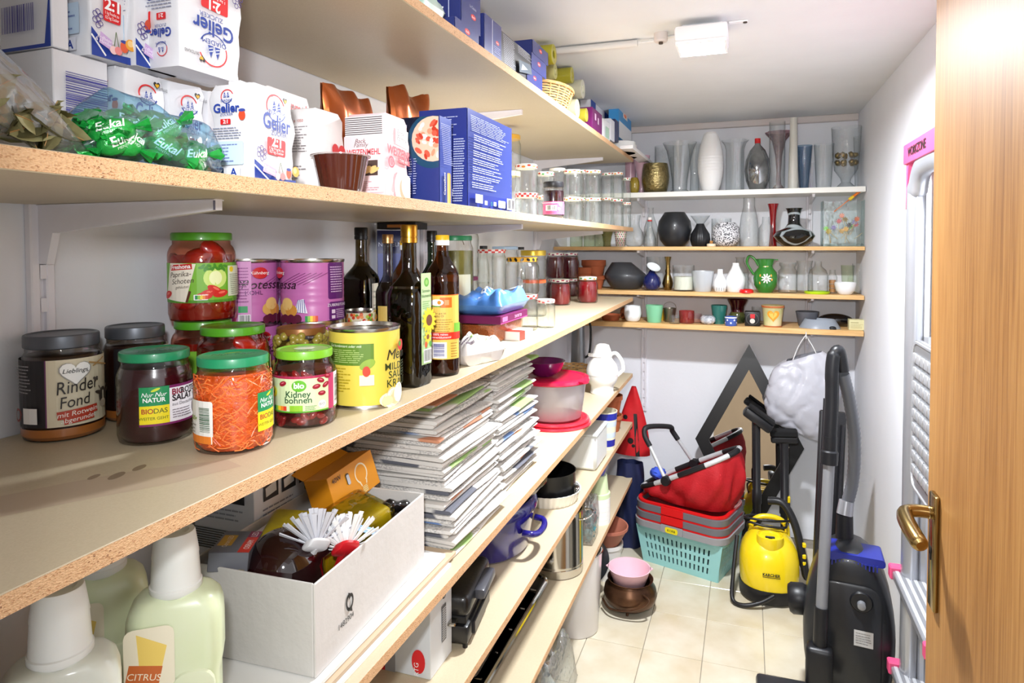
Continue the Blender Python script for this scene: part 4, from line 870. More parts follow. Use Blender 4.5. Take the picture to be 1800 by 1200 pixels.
def gelier_front(w, h, flip=False):
    p = Print(); u = w*.5
    p.poly([(0, 0), (w, 0), (w, h*.06), (w*.5, h*.05), (0, h*.22)], BLUE); p.line(0, h*.16, w*.34, h*.02, .0022, 'ffffff')
    p.ring(u, h*.80, w*.22, .0022, RED, 20, 200, asp=.85); p.ring(u, h*.78, w*.22, .0018, BLUE, 200, 340, asp=.8); crown(p, u, h*.765, w*.20); p.text('DIADEM', u, h*.715, .0062, BLUE, w=w*.38)
    p.text('Gelier', u, h*.56, .020, BLUE, bold=.02, w=w*.66, rot=-2); p.text('ZUCKER', u+.004, h*.505, .0062, '5a6aa8', w=w*.38)
    p.rect(w*.26, h*.29, w*.70, h*.47, RED, r=.003, rot=-2); p.text('2:1', w*.48, h*.385, .0135, 'ffffff', bold=.03, rot=-2); p.text('1 kg Frucht zu', w*.48, h*.345, .0038, 'ffffff', w=w*.34, rot=-2); p.text('0,5 kg Zucker', w*.48, h*.31, .0038, 'ffffff', w=w*.34, rot=-2)
    p.heart(w*.70, h*.90, .005, '222222'); p.heart(w*.71, h*.895, .003, 'e8b020'); p.text('DEUTSCHLAND', w*.86, h*.855, .0040, '333333', w=w*.22)
    for a, b_ in ((.06, .32), (.12, .34), (.04, .27), (.11, .28), (.17, .31), (.15, .25), (.09, .23)): p.ring(w*a, h*b_, .0032, .0009, '4a3a8a', n=8)
    p.poly([(w*.10, h*.10), (w*.40, h*.06), (w*.42, h*.14), (w*.14, h*.19)], 'c9a8d8'); p.text('Erdbeere', w*.26, h*.125, .0042, 'f4ecf8', rot=-12); p.text('& Himbeere', w*.27, h*.095, .0042, 'f4ecf8', rot=-12)
    p.line(w*.52, h*.22, w*.46, h*.09, .0008, '4a6a2a'); p.line(w*.52, h*.22, w*.58, h*.10, .0008, '4a6a2a'); p.oval(w*.45, h*.07, .005, .005, 'f2c8c8'); p.oval(w*.57, h*.075, .005, .005, 'e88a8a'); p.oval(w*.72, h*.12, .0055, .007, 'e2603a'); p.oval(w*.72, h*.16, .005, .002, '3a4a9a'); p.oval(w*.90, h*.15, .008, .007, 'f0a83a'); p.oval(w*.88, h*.16, .004, .004, 'f8d08a')
    if flip: p.items = [([(w-x, h-y) for x, y in vs], fs, c) for vs, fs, c in p.items]
    return p
def gelier_side(d, h, seed=1, full=False, flip=False):
    p = Print(); u = d*.45
    p.ring(u, h*.86, .0085, .0012, RED, 20, 200); p.ring(u, h*.86, .0085, .001, BLUE, 200, 340); crown(p, u, h*.85, .009); p.text('DIADEM', u, h*.805, .0032, BLUE)
    p.text('Gelier', u, h*.70, .0110, BLUE, bold=.03, w=d*.62); p.text('ZUCKER', u, h*.665, .0036, '5a6aa8'); p.rect(u-.009, h*.575, u+.006, h*.63, RED, r=.001); p.text('2:1', u-.0015, h*.585, .0048, 'ffffff', bold=.02); p.oval(d*.82, h*.66, .005, .0065, 'd84a2a'); p.oval(d*.82, h*.71, .005, .002, '3a4a9a')
    p.lines(d*.12, h*.42, d*.9, h*.55, 5, '8a90a8', .35, .3, seed)
    p.rect(d*.08, h*.16, d*.86, h*.40, 'c6dbee', r=.002); p.lines(d*.12, h*.18, d*.8, h*.38, 6, '7a8ab8', .4, .5, seed+1); p.rect(d*.10, h*.03, d*.40, h*.13, '1f2f4a'); p.rect(d*.48, h*.03, d*.80, h*.13, 'e8eaf4'); p.text('A', d*.64, h*.045, .010, BLUE, bold=.03)
    if flip: p.items = [([(d-x, h-y) for x, y in vs], fs, c) for vs, fs, c in p.items]
    return p
def gelier(label, C, w, d, h, turn=0, flip=False, seed=1, fr=True):
    t = box_thing('sugar_pack', label, 'sugar pack', C, w, d, h, PAPER, turn, 'white jam sugar packs', crumple=True, seed=seed)
    if fr: gelier_front(w, h, flip).build('front_print', t, front(), PRINT, d0=.0014)
    gelier_side(d, h, seed, flip=flip).build('side_print', t, side(d), PRINT, d0=.0014)
    b = new(); bx(b, w*.08, w*.92, d*.35, d*.65, h-.002, h+.005, .001); build(b, 'folded_top', PAPER, t)
    return t
GW, GD, GH = .088, .062, .140
C = stand(447, -.585, Z2); HF = zat(447, 139, C)-Z2
gelier('jam sugar pack standing alone at the shelf edge, front fully visible', C, GW, GD, HF-.003, 4, seed=2)
low_h = .136
for k, (px, lab) in enumerate(((226, 'lower jam sugar pack at the wall end of the hidden row'), (302, 'lower jam sugar pack in the middle of the hidden row'), (370, 'lower jam sugar pack next to the front pack'))):
    gelier(lab, stand(px, -.715, Z2), stand((302, 370, 425)[k], -.715, Z2).y-stand(px, -.715, Z2).y-.005, .060, low_h, seed=3+k)
zu = Z2+low_h+.006
for px, X, lab, fl in ((167, -.725, 'upper jam sugar pack nearest the white side carton, standing upright', False), (244, -.715, 'upper jam sugar pack in the middle, standing upright', False), (322, -.665, 'upper jam sugar pack standing upside down on the row', True)):
    gelier(lab, stand(px, X, zu), .105 if fl else stand(px+77, -.72, zu).y-stand(px, -.72, zu).y-.006, .055 if fl else .060, .155 if fl else .150, 0, fl, px)
# cartons of sugar at the far left
t = box_thing('sugar_carton', 'upper white carton with barcode and blue edge beside the bag of bay leaves', 'box', stand(101, -.735, zu), .02, .085, .17, PAPER)
p = Print(); p.rect(0, .0, .085, .004, BLUE); p.poly([(.085, 0), (.075, 0), (.085, .07)], BLUE); p.rect(.008, .085, .07, .15, 'c6dbee', r=.002); p.lines(.012, .09, .066, .146, 9, '7a8ab8', .4, .4, 3); p.rect(.014, .064, .030, .080, '1f2f4a'); p.text('ALDI', .022, .069, .004, 'ffffff'); p.rect(.036, .060, .060, .082, 'eef0fa'); p.text('A', .048, .063, .017, BLUE, bold=.03); p.barcode(.006, .015, .068, .052, '4a4a9a', seed=4); p.build('side_print', t, side(.085), PRINT)
t = box_thing('sugar_carton', 'lower white carton with striped barcode beside the bag of bay leaves', 'box', stand(101, -.735, Z2), stand(226, -.715, Z2).y-stand(101, -.735, Z2).y-.006, .085, low_h+.0045, PAPER)
p = Print(); p.barcode(.008, .06, .070, .122, '4a4a9a', seed=8, horiz=True); p.build('front_print', t, front(), PRINT)
# bay leaves in a clear bag
C = Vector((-.585, .205, Z2)); t = thing('bay_leaf_bag', 'clear plastic bag of dried bay leaves leaning at the shelf edge', 'bag', C, pi/2)
FILM = glass('bag_film', 'f2f0ee', 'c4c0bc', .14, .14, .16, wob=.6)
def bagf(sgn):
    def f(u, v):
        x = .30*u; top = .31*(1-u)**1.15+.012; z = top*v; e = math.sin(pi*min(1, v*1.02))**.5*min(1, (1-u)*4+.1)
        y = .045+sgn*.042*e+.006*math.sin(13*u+9*v)*math.sin(7*v+2)
        return (x, y+.02*v, z+.002)
    return f
b = new(); grid(b, 26, 14, bagf(-1)); grid(b, 26, 14, bagf(1)); build(b, 'film', FILM, t, smooth=60)
LEAF = M('dried_bay_leaf', 'a8a274', .6, var=.2, vs=40, c2='8a8456'); VEIN = M('leaf_vein', 'b58a55', .6); rr = random.Random(4)
def leaf_bm(L=.075, Wd=.030):
    b = new()
    def f(u, v):
        x = L*(u-.5); w = Wd*.5*math.sin(pi*u**.85)**.8; y = w*(2*v-1)
        return (x, y, .004*math.sin(5*u+2*v)+.006*(2*v-1)**2)
    grid(b, 9, 5, f); bmesh.ops.solidify(b, geom=b.faces[:], thickness=.0006)
    tube(b, [(L*(u-.5), 0, .004*math.sin(5*u+1)+.0008) for u in (.02, .25, .5, .75, .98)], .0006, 4, mi=1); return b
lm = None
for k in range(34):
    if lm is None: o = build(leaf_bm(), 'bay_leaf', [LEAF, VEIN], t); lm = o.data
    else: o = link('bay_leaf', lm, t)
    x = rr.uniform(.10, .235); z = rr.uniform(.02, max(.025, .175*(1-x/.3)-.03)); o.location = (x, rr.uniform(.018, .04), z+.008)
    o.rotation_euler = (pi/2+rr.uniform(-.2, .2), rr.uniform(-1.2, 1.2), rr.uniform(-.2, .2)); s = rr.uniform(.7, .95); o.scale = (s, s, s)
# sweets in a blue bag
Ca = stand(185, -.60, Z2); Cb = stand(404, -.59, Z2)
t = thing('sweets_bag', 'open translucent blue plastic bag holding green wrapped sweets', 'bag', ((Ca.x+Cb.x)/2-.02, (Ca.y+Cb.y)/2, Z2), pi/2)
Lb = (Cb.y-Ca.y)+.02; BF = glass('blue_film', 'd4eefa', '86ccf0', .12, .12, .06, wob=.6)
def bl(sgn):
    def f(u, v):
        x = Lb*(u-.5); top = .075*(.5+.5*math.sin(pi*u**.8))+.012*math.sin(9*u); e = (max(0, 1-(2*v-1)**2))**.5
        return (x+.004*math.sin(11*v), .01+sgn*.050*e*(.35+.65*math.sin(pi*u))-.0, .003+top*v+.003*math.sin(19*u+8*v)+.002*math.sin(31*u-5*v))
    return f
b = new(); grid(b, 44, 14, bl(-1)); grid(b, 44, 14, bl(1)); build(b, 'film', BF, t, smooth=60)
GREEN = M('green_wrapper', '2ab84c', .2, .25, coat=.6, var=.35, vs=40, c2='128034', bump=.3, bs=140); rr = random.Random(12); cm = None
sweets = []
for k in range(30):
    x = rr.uniform(-.40, .40)*Lb; lay = k % 3; y = [-.026, .0, .022][k % 3]+rr.uniform(-.004, .004); zmax = .062*(.5+.5*math.sin(pi*(x/Lb+.5)))
    z = .015+rr.random()*max(.0, zmax-.018)
    w = Vector(t.location)+Matrix.Rotation(pi/2, 3, 'Z') @ Vector((x, y+.01, 0))
    s = thing('wrapped_sweet', 'green foil wrapped sweet inside the blue plastic bag', 'sweet', (w.x, w.y, Z2+z), 0, 'green sweets in the blue bag', rot=(rr.uniform(-.5, .5), rr.uniform(-.6, .6), pi/2+rr.uniform(-.7, .7)))
    s.scale = (1.25, 1.25, 1.25)
    if cm is None:
        b = new(); blob(b, (0, 0, 0), (.018, .0095, .0112), 2); o = build(b, 'sweet_body', GREEN, s); cm = o.data
        b = new()
        def tw(sg):
            def f(u, v): a = 2*pi*u; q = .0025+v*.0075; return (sg*(.0165+.011*v), q*math.cos(a)*(1+.3*math.sin(5*a)), .5*q*math.sin(a)*(1+.3*math.sin(4*a)))
            return f
        grid(b, 14, 4, tw(1), closeu=True); o = build(b, 'twisted_end', GREEN, s); tm1 = o.data; b = new(); grid(b, 14, 4, tw(-1), closeu=True); o = build(b, 'twisted_end', GREEN, s); tm2 = o.data
        p = Print(); p.text('Eukal', 0, 0, .0072, 'f0faf0', shear=.25, bold=.02); p.text('MENTHOL', 0, -.0035, .0024, 'cfead4')
        o = p.build('lettering', s, lambda u, v, d: (u, -.0095*math.sqrt(max(.05, 1-(u/.018)**2-(v/.0112)**2))-d-.0002, v), PRINTG, step=.002); lm2 = o.data
    else:
        link('sweet_body', cm, s); link('twisted_end', tm1, s); link('twisted_end', tm2, s); link('lettering', lm2, s)
# flour packs
FW = M('flour_paper', 'e9e4e4', .45, var=.04, vs=9, bump=.15, bs=25)
C = stand(470, -.75, Z2); t = box_thing('flour_pack', 'white wheat flour pack with red lettering, standing behind the front sugar pack', 'flour pack', C, .12, .075, zat(520, 152, C)-Z2, FW, 0, 'flour packs', crumple=True, seed=21)
hh = zat(520, 152, C)-Z2; p = Print(); p.text('Rosenmehl', .066, hh*.82, .020, 'b8281e', bold=.03, w=.10, rot=-4); p.oval(.02, hh*.93, .012, .006, 'b8281e'); p.lines(.01, hh*.1, .11, hh*.6, 12, '9a9098', .3, .3, 4); p.build('front_print', t, front(), PRINT, d0=.0014)
C = stand(560, -.645, Z2); hh = zat(590, 190, C)-Z2; t = box_thing('flour_pack', 'white flour pack with small grey text between sugar and chocolate mould', 'flour pack', C, .075, .085, hh, FW, 2, 'flour packs', crumple=True, seed=22)
p = Print(); p.text('5 ± 1050', .05, hh*.84, .0045, 'b84a3a'); p.lines(.01, hh*.48, .074, hh*.80, 10, '8a8488', .3, .3, 4); p.lines(.01, hh*.1, .07, hh*.34, 7, '8a8488', .3, .4, 9); p.build('side_print', t, side(.085), PRINT, d0=.0014)
p = Print(); p.heart(.058, hh*.52, .020, 'c8282a'); p.build('front_print', t, front(), PRINT, d0=.0014)
C = stand(677, -.59, Z2); hh = zat(677, 196, C)-Z2
t = box_thing('flour_pack', 'pink wheat flour pack with striped top and baking print', 'flour pack', C, .085, .078, hh, M('pink_paper', 'f2cdd2', .45, var=.03, bump=.12, bs=25), 0, 'flour packs', crumple=True, seed=23)
p = Print(); w = .085; p.poly([(w*.42, hh*.86), (w*.95, hh*.84), (w*.92, hh*.62), (w*.42, hh*.66)], 'fbf2f2'); p.text('Back', w*.62, hh*.77, .010, '3a3236', shear=.3, rot=-4); p.text('Family', w*.68, hh*.70, .010, '3a3236', shear=.3, rot=-4)
p.text('WEIZENMEHL', w*.06, hh*.535, .0155, 'cf3f4a', al='l', bold=.02, rot=-5, w=w*1.45); p.rect(w*.52, hh*.43, w*1.0, hh*.49, 'cf3f4a', rot=-4); p.text('TYPE 405', w*.74, hh*.445, .0055, 'fbeaea', rot=-4); p.ring(w*.22, hh*.43, .009, .003, 'cf4a5a'); p.oval(w*.22, hh*.43, .006, .006, 'd8707a'); p.text('KLASSISCH', w*.66, hh*.385, .004, 'cf6a74')
p.oval(w*.66, hh*.15, .028, .030, 'f8f2ee'); p.oval(w*.78, hh*.12, .020, .022, 'c9a888', rot=30); p.oval(w*.86, hh*.16, .020, .022, 'f0e6e0', rot=30); p.text('1 kg', w*.2, hh*.04, .007, 'ffffff'); p.build('front_print', t, front(), PRINT, d0=.0014, crop=(0, 0, w, hh))
p = Print(); d = .078; p.rect(.002, hh*.73, d-.002, hh*.96, 'f6eeee')
for k in range(9): p.rect(.002, hh*(.745+.024*k), d-.002, hh*(.757+.024*k), '5a5458')
p.rect(0, hh*.06, d, hh*.73, 'f6d8dc'); p.text('Back', d*.42, hh*.645, .008, '3a3236', shear=.3); p.text('Family', d*.44, hh*.60, .008, '3a3236', shear=.3); p.text('WEIZENMEHL', d*.5, hh*.505, .0105, 'cf3f4a', bold=.02, w=d*.86); p.rect(d*.42, hh*.26, d*.86, hh*.44, '4a3a34')
for k in range(5): p.oval(d*(.5+.07*k), hh*(.32+.02*(k % 2)), .010, .0035, 'e8bf7a', rot=25)
p.lines(d*.1, hh*.08, d*.9, hh*.2, 5, 'c08a92', .35, .4, 5); p.build('side_print', t, side(d), PRINT, d0=.0014)
# chocolate-brown fluted mould
c, r, h = fitx(549, 652, 268, -.600, Z2)
c.z = Z2
t = thing('baking_mould', 'glossy chocolate brown fluted cup with a clear rim at the shelf edge', 'cup', c, face_cam(c)); b = new()
lathe(b, [(0, .002), (r*.68, .0), (r*.70, .003), (r*.93, h*.94), (r*.95, h-.001)], 72, flute=(18, .018)); build(b, 'cup', M('chocolate_plastic', '4a1d14', .12, coat=.8), t, smooth=50)
b = new(); lathe(b, [(r*.93, h-.002), (r*1.04, h-.001), (r*1.04, h+.0005), (r*.93, h+.0005)], 48); build(b, 'rim', glass('rim_plastic', 'e8e0dc', 'b0a09a', .1, .1, .25), t)
# copper foil bags
COP = M('copper_foil', 'c46a34', .3, .7, var=.3, vs=8, c2='96441a', coat=.3)
def foil_bag(label, px, X, w, hh, seed):
    from mathutils import noise as NZ
    t = thing('coffee_bag', label, 'coffee bag', stand(px, X, Z2), pi/2, 'copper coffee bags'); ofs = Vector((seed*3.1, 0, 0))
    def f(sg):
        def g(u, v):
            x = w*(u-.5)*(1+.10*v**3); k = (1-v**4)*(math.sin(pi*u)**.4)
            n = NZ.noise_vector(Vector((u*5, sg*.7, v*4))+ofs); n2 = NZ.noise(Vector((u*3.2, 3, 0))+ofs)
            return (x+n.x*.006*v, .035+sg*.033*k+v**2*.045*n2+n.y*.008*v+sg*.004*v, hh*v*(1-.16*v**2*max(0, .5+1.1*n2))+n.z*.003)
        return g
    b = new(); grid(b, 34, 20, f(-1)); grid(b, 34, 20, f(1)); build(b, 'foil', COP, t, smooth=25)
    return t
C = stand(640, -.76, Z2); foil_bag('copper foil coffee bag with pinched top, nearer the flour packs', 640, -.76, .17, zat(640, 140, C)-Z2, 2)
C = stand(740, -.76, Z2); foil_bag('copper foil coffee bag with pinched top, behind the blue pasta carton', 742, -.76, .17, zat(740, 140, C)-Z2, 6)
# blue pasta cartons
BL = M('pasta_blue', '2f3a80', .28, coat=.25)
C = stand(773, -.578, Z2); hh = zat(773, 203, C)-Z2
t = box_thing('pasta_carton', 'blue pasta carton with a plate of food pictured, leaning beside the pink flour', 'box', C, .055, .105, hh, BL)
d = .105; p = Print(); p.rect(0, 0, d, hh, '2c3a80'); p.rect(0, hh*.58, d, hh, '14182e'); p.oval(d*.86, hh*.72, .055, .055, '1f4a6a', 28); p.oval(d*.88, hh*.74, .047, .045, 'f0c8b0', 24)
rr = random.Random(6)
for k in range(34): p.oval(d*.88+rr.uniform(-.036, .034), hh*.74+rr.uniform(-.035, .032), rr.uniform(.004, .010), rr.uniform(.003, .006), rr.choice(('c8402c', 'e89a7a', 'f6e6dc', 'd8604a', 'fbf2ea')), 8, rot=rr.uniform(0, 180))
p.lines(d*.06, hh*.74, d*.36, hh*.93, 3, 'd8dcf0', .5, .3, 3)
for k in range(5): p.lines(d*(.08+.12*k), hh*.1, d*(.155+.12*k), hh*.52, 15, 'b8c0e4', .3, .4, 20+k)
p.build('side_print', t, side(d), PRINTG, d0=.0004, crop=(0, 0, d, hh))
p = Print(); p.rect(0, 0, .055, hh, '4a5cae'); p.lines(.006, hh*.45, .05, hh*.93, 22, 'aab4e0', .35, .15, 3); p.text('Cannelloni', .012, hh*.10, .0075, 'ffffff', al='l', rot=90, bold=.01); p.rect(.020, 0, .036, hh*.36, 'e8b458', r=.004); p.rect(.022, 0, .028, hh*.35, 'f4cf86', r=.002); p.text('250 g', .046, hh*.10, .0045, 'd8dcf0', al='l', rot=90); p.build('front_print', t, front(), PRINTG)
C = stand(822, -.577, Z2); hh = zat(822, 189, C)-Z2; w2 = stand(899, -.577, Z2).y-C.y
t = box_thing('pasta_carton', 'large blue pasta carton with its printed back facing the room', 'box', C, w2, .115, hh, BL)
p = Print(); p.rect(0, 0, w2, hh, '414f9a'); p.rect(0, 0, w2, hh*.15, '36439a')
p.lines(w2*.06, hh*.78, w2*.94, hh*.95, 9, 'bcc6ec', .35, .3, 2)
for k in range(7): p.lines(w2*.06, hh*(.20+.08*k), w2*(.62+.04*k), hh*(.268+.08*k), 3, 'd0d6f2', .38, .35, 30+k); p.text('%d.' % (k+1), w2*.94, hh*(.22+.08*k), .004, 'd0d6f2')
p.rect(w2*.08, hh*.05, w2*.23, hh*.14, 'e9ecf6'); p.rect(w2*.27, hh*.04, w2*.33, hh*.085, 'e9ecf6'); p.ring(w2*.42, hh*.06, .004, .0015, '4fae6a'); p.rect(w2*.46, hh*.04, w2*.52, hh*.085, 'e9ecf6'); p.rect(w2*.57, hh*.03, w2*.74, hh*.11, 'e9ecf6', r=.003); p.rect(w2*.78, hh*.02, w2*.98, hh*.15, 'f2f3fa'); p.barcode(w2*.78, hh*.02, w2*.98, hh*.15, '555'); p.build('front_print', t, front(), PRINTG)
p = Print(); p.rect(0, 0, .115, hh, '333f90'); p.lines(.01, hh*.72, .10, hh*.93, 8, 'b8c0e4', .35, .3, 4); p.lines(.085, hh*.05, .112, hh*.70, 26, 'c0c8ea', .45, .2, 5); p.build('side_print', t, side(.115), PRINTG)
# ================================================================== top shelf, seen from below
NAVY = M('navy_box', '2a3474', .35, coat=.15); LENSB = M('dark_pack', '23262e', .3, coat=.3)
def tea_logo(p, u, v, s=1): p.oval(u, v, .014*s, .006*s, 'd8262a', rot=0); p.text('Barilla', u, v-.0025*s, .0052*s, 'ffffff', shear=.25)
def navy_box(label, px, X, z, w, d, yt=None, h=None, pr=None, mat=None, name='pasta_box'):
    C = stand(px, X, z); h = h or zat(px, yt, C)-z
    t = box_thing(name, label, 'box', C, w, d, h, mat or NAVY)
    p = Print(); p.rect(0, 0, w, h, '2f3b80') if not mat else None
    (pr or (lambda p, w, h: tea_logo(p, w*.5, h*.6)))(p, w, h)
    p.build('front_print', t, front(), PRINTG); return t, C, h
def y_of(px, X): return stand(px, X, 0).y
def wd(p0, p1, X): return y_of(p1, X)-y_of(p0, X)-.002
X1 = -.572
t, C, h = navy_box('lower navy pasta box on the top shelf, second from the lamp end of the row', 801, X1, Z1, wd(801, 843, X1), .12, 28)
p = Print(); p.rect(.02, h*.2, .10, h*.35, '8a96d0'); p.build('side_print', t, side(.12), PRINT)
def one(p, w, h): tea_logo(p, w*.62, h*.35); p.text('La Classica', w*.6, h*.55, .006, 'c8d0f0')
t, C, h = navy_box('upper navy pasta box marked with its weight, near the ceiling', 812, X1-.004, Z1+h+.001, wd(812, 846, X1), .14, None, .085, one)
p = Print(); p.text('1Kg', .075, .020, .026, 'f4f4fa', bold=.02); p.rect(.042, .012, .044, .075, 'c8d0f0'); p.rect(.112, .012, .114, .075, 'c8d0f0'); p.build('side_print', t, side(.14), PRINT)
def tall(p, w, h): p.rect(w*.45, 0, w*.47, h, 'e8eaf6'); tea_logo(p, w*.76, h*.5, .8); p.lines(w*.55, h*.2, w*.95, h*.4, 4, 'a8b2e0', .3)
navy_box('tall navy pasta box standing in the middle of the top shelf row', 852, X1, Z1, wd(852, 882, X1), .11, 22, None, tall)
def lensp(p, w, h):
    p.lines(w*.04, h*.1, w*.40, h*.94, 16, 'b8bcc8', .3, .2, 3); p.lines(w*.46, h*.68, w*.96, h*.94, 5, 'b8bcc8', .3, .3, 5); p.poly([(w*.5, h*.15), (w*.95, h*.35), (w*.9, h*.62), (w*.48, h*.5)], '5a6876'); p.poly([(w*.56, h*.25), (w*.8, h*.4), (w*.6, h*.46)], 'b8c4ce')
navy_box('dark food packet with fine white print on the top shelf', 882, X1, Z1, wd(882, 934, X1), .08, 52, None, lensp, LENSB, 'food_packet')
wq = wd(924, 946, X1)
t, C, h1 = navy_box('lowest of three small navy boxes beside the wicker basket', 926, X1, Z1, wq+.03, .09, 113)
t, C, h2 = navy_box('middle of three small navy boxes beside the wicker basket', 934, X1, Z1+h1+.001, wq+.03, .09, None, h1*.82)
navy_box('topmost of three small navy boxes beside the wicker basket', 936, X1, Z1+h1+h2+.002, wq+.04, .10, None, min(h1*.7, ZC-Z1-h1-h2-.008))
t = thing('pasta_bag', 'white and teal pasta bag at the front of the top shelf', 'bag', stand(742, -.60, Z1), pi/2)
b = new(); pillow(b, .10, .06, .045, 10, .12, 3); build(b, 'bag', M('white_teal_film', 'dfe6e2', .3, coat=.3, var=.5, vs=8, c2='7fbfa8'), t)
# wicker basket
a0, a1 = stand(950, -.60, Z1), stand(1008, -.60, Z1); bc = Vector((-.655, (a0.y+a1.y)/2, Z1)); br = (a1.y-a0.y)/2*.78
t = thing('wicker_basket', 'small pale wicker basket among the ribbon rolls', 'basket', bc); WICK = M('wicker', 'd9b27a', .6, var=.25, vs=60, c2='b88a50'); hb = .075
b = new(); n = 22
for j in range(11):
    z = .004+hb*j/10.5; q = br*(.72+.26*j/10)
    tube(b, [((q+.0022*math.cos(pi*k+pi*j))*math.cos(2*pi*k/(2*n))*.62, (q+.0022*math.cos(pi*k+pi*j))*math.sin(2*pi*k/(2*n)), z) for k in range(2*n)], .0028, 5, closed=True)
o = build(b, 'woven_canes', WICK, t); o['kind'] = 'stuff'
b = new()
for k in range(n): a = 2*pi*k/n; tube(b, [(br*.72*math.cos(a)*.62, br*.72*math.sin(a), 0), (br*.98*math.cos(a)*.62, br*.98*math.sin(a), hb)], .0024, 5)
o = build(b, 'stakes', WICK, t); o['kind'] = 'stuff'
b = new(); tube(b, [(br*1.0*math.cos(2*pi*k/32)*.62, br*1.0*math.sin(2*pi*k/32), hb+.003) for k in range(32)], .005, 6, closed=True); build(b, 'rim', WICK, t)
b = new(); lathe(b, [(0, .002), (br*.70, .002), (br*.70, .004), (0, .004)], 24, sx=.62); build(b, 'bottom', WICK, t)
# ribbon rolls: short cylinders with their ends to the room
def roll(label, xl, xr, yb, yt, X, c, c2, ln=.06):
    A, B = onx((xl+xr)/2, yb, X), onx((xl+xr)/2, yt, X); r = (B.z-A.z)/2; m = (A+B)/2
    t = thing('ribbon_roll', label, 'ribbon roll', m, 0, 'rolls of gift ribbon', rot=(0, pi/2, 0))
    b = new(); lathe(b, [(r*.42, -ln), (r, -ln), (r, 0), (r*.96, .001), (r*.45, .001), (r*.42, 0), (r*.42, -ln)], 28); build(b, 'ribbon', M('ribbon_'+c, c, .3, coat=.4, var=.12, vs=30), t)
    b = new(); lathe(b, [(r*.30, -ln+.001), (r*.41, -ln+.001), (r*.41, -.002), (r*.30, -.002), (r*.30, -ln+.001)], 20); build(b, 'core', M('core_'+c2, c2, .5), t)
roll('uppermost yellow ribbon roll leaning at the ceiling', 962, 985, 113, 78, -.60, 'b8b02c', '8a8420')
roll('pale yellow ribbon roll just above the wicker basket', 964, 988, 139, 112, -.66, 'd2cf8a', 'e8e6c0')
roll('olive yellow ribbon roll standing out above the basket', 988, 1023, 146, 118, -.62, 'b0aa34', 'd0cc7a', .09)
roll('cream white ribbon roll, largest of the row', 1012, 1037, 173, 140, -.60, 'd8d8c0', 'ecebd2', .07)
roll('cream ribbon roll lying at the shelf edge under the large one', 1000, 1030, 207, 174, -.575, 'cfd0ae', 'e6e6cc', .06)
roll('yellow ribbon roll lowest at the shelf edge', 1020, 1042, 214, 190, -.575, 'c4b83a', 'ece48a', .06)
# small cartons towards the far end
def mini(label, px0, px1, yb, yt, X, c, d=.06, pr=None, name='small_carton'):
    A = onx(px0, yb, X); h = zat(px0, yt, A)-A.z; zb = max(A.z, Z1)
    if abs(zb-Z1) < .02: zb = Z1
    C = stand(px0, X, zb); w = wd(px0, px1, X)
    t = box_thing(name, label, 'box', C, w, d, h+(A.z-zb), M('carton_'+c, c, .4), part='carton')
    if pr: p = Print(); pr(p, w, h); p.build('front_print', t, front(), PRINT)
    return t
mini('purple and pink packet on the top shelf beside the ribbon rolls', 1041, 1058, 226, 187, -.572, '7a1f6a', .05, lambda p, w, h: (p.rect(w*.2, h*.6, w*.35, h*.9, 'e8c8e0'), p.rect(w*.5, h*.5, w*.62, h*.8, 'e8c8e0'), p.rect(0, 0, w, h*.12, 'd880c0')))
mini('white carton with pale green print beneath the blue striped box', 1060, 1072, 240, 207, -.572, 'eef0f0', .07, lambda p, w, h: (p.rect(w*.3, h*.2, w*.8, h*.8, 'b8d8c0')))
mini('narrow white carton next to a navy one on the top shelf', 1073, 1080, 245, 207, -.572, 'e6e8ee', .08)
mini('narrow navy carton on the top shelf near its far end', 1081, 1087, 246, 208, -.572, '2c3560', .08)
mini('blue and white striped carton stacked high behind the small cartons', 1038, 1072, 222, 174, -.68, 'f0f0f4', .05, lambda p, w, h: (p.rect(0, 0, w*.22, h, '1f4aa8'), p.rect(w*.68, 0, w*.92, h, '1f4aa8')))
mini('light blue carton sticking out above the end of the top shelf', 1087, 1109, 240, 181, -.60, '3f9ad8', .05, lambda p, w, h: (p.rect(w*.3, h*.70, w*.65, h*.9, 'f2e8e0'), p.oval(w*.47, h*.8, w*.1, h*.06, 'e8743a'), p.rect(0, 0, w, h*.5, 'e8eaec')))
def candle_pack(label, px0, px1, yt, X):
    C = stand(px0, X, Z1); w = wd(px0, px1, X); h = zat(px0, yt, C)-Z1
    t = thing('candle', label, 'candle', (C.x-.015, C.y+w/2, Z1)); b = new(); lathe(b, [(0, 0), (w*.5, 0), (w*.5, h-.002), (w*.45, h), (w*.1, h-.001), (0, h-.001)], 20); build(b, 'wax', M('white_wax', 'eeeeea', .35, sss=.0), t)
    b = new(); tube(b, [(0, 0, h-.002), (.001, 0, h+.007)], .0008, 5); build(b, 'wick', M('wick', '3a342e', .8), t)
candle_pack('thick white candle near the end of the top shelf', 1089, 1099, 246, -.575); candle_pack('white candle last on the top shelf', 1100, 1107, 252, -.578)
t = mini('white tea box with dark pictures above the pink vase', 1112, 1146, 277, 254, -.50, 'efeceb', .06)
# ================================================================== fourth shelf
WCARD = M('white_cardboard', 'cfccc8', .55, var=.05, vs=12, bump=.1, bs=60)
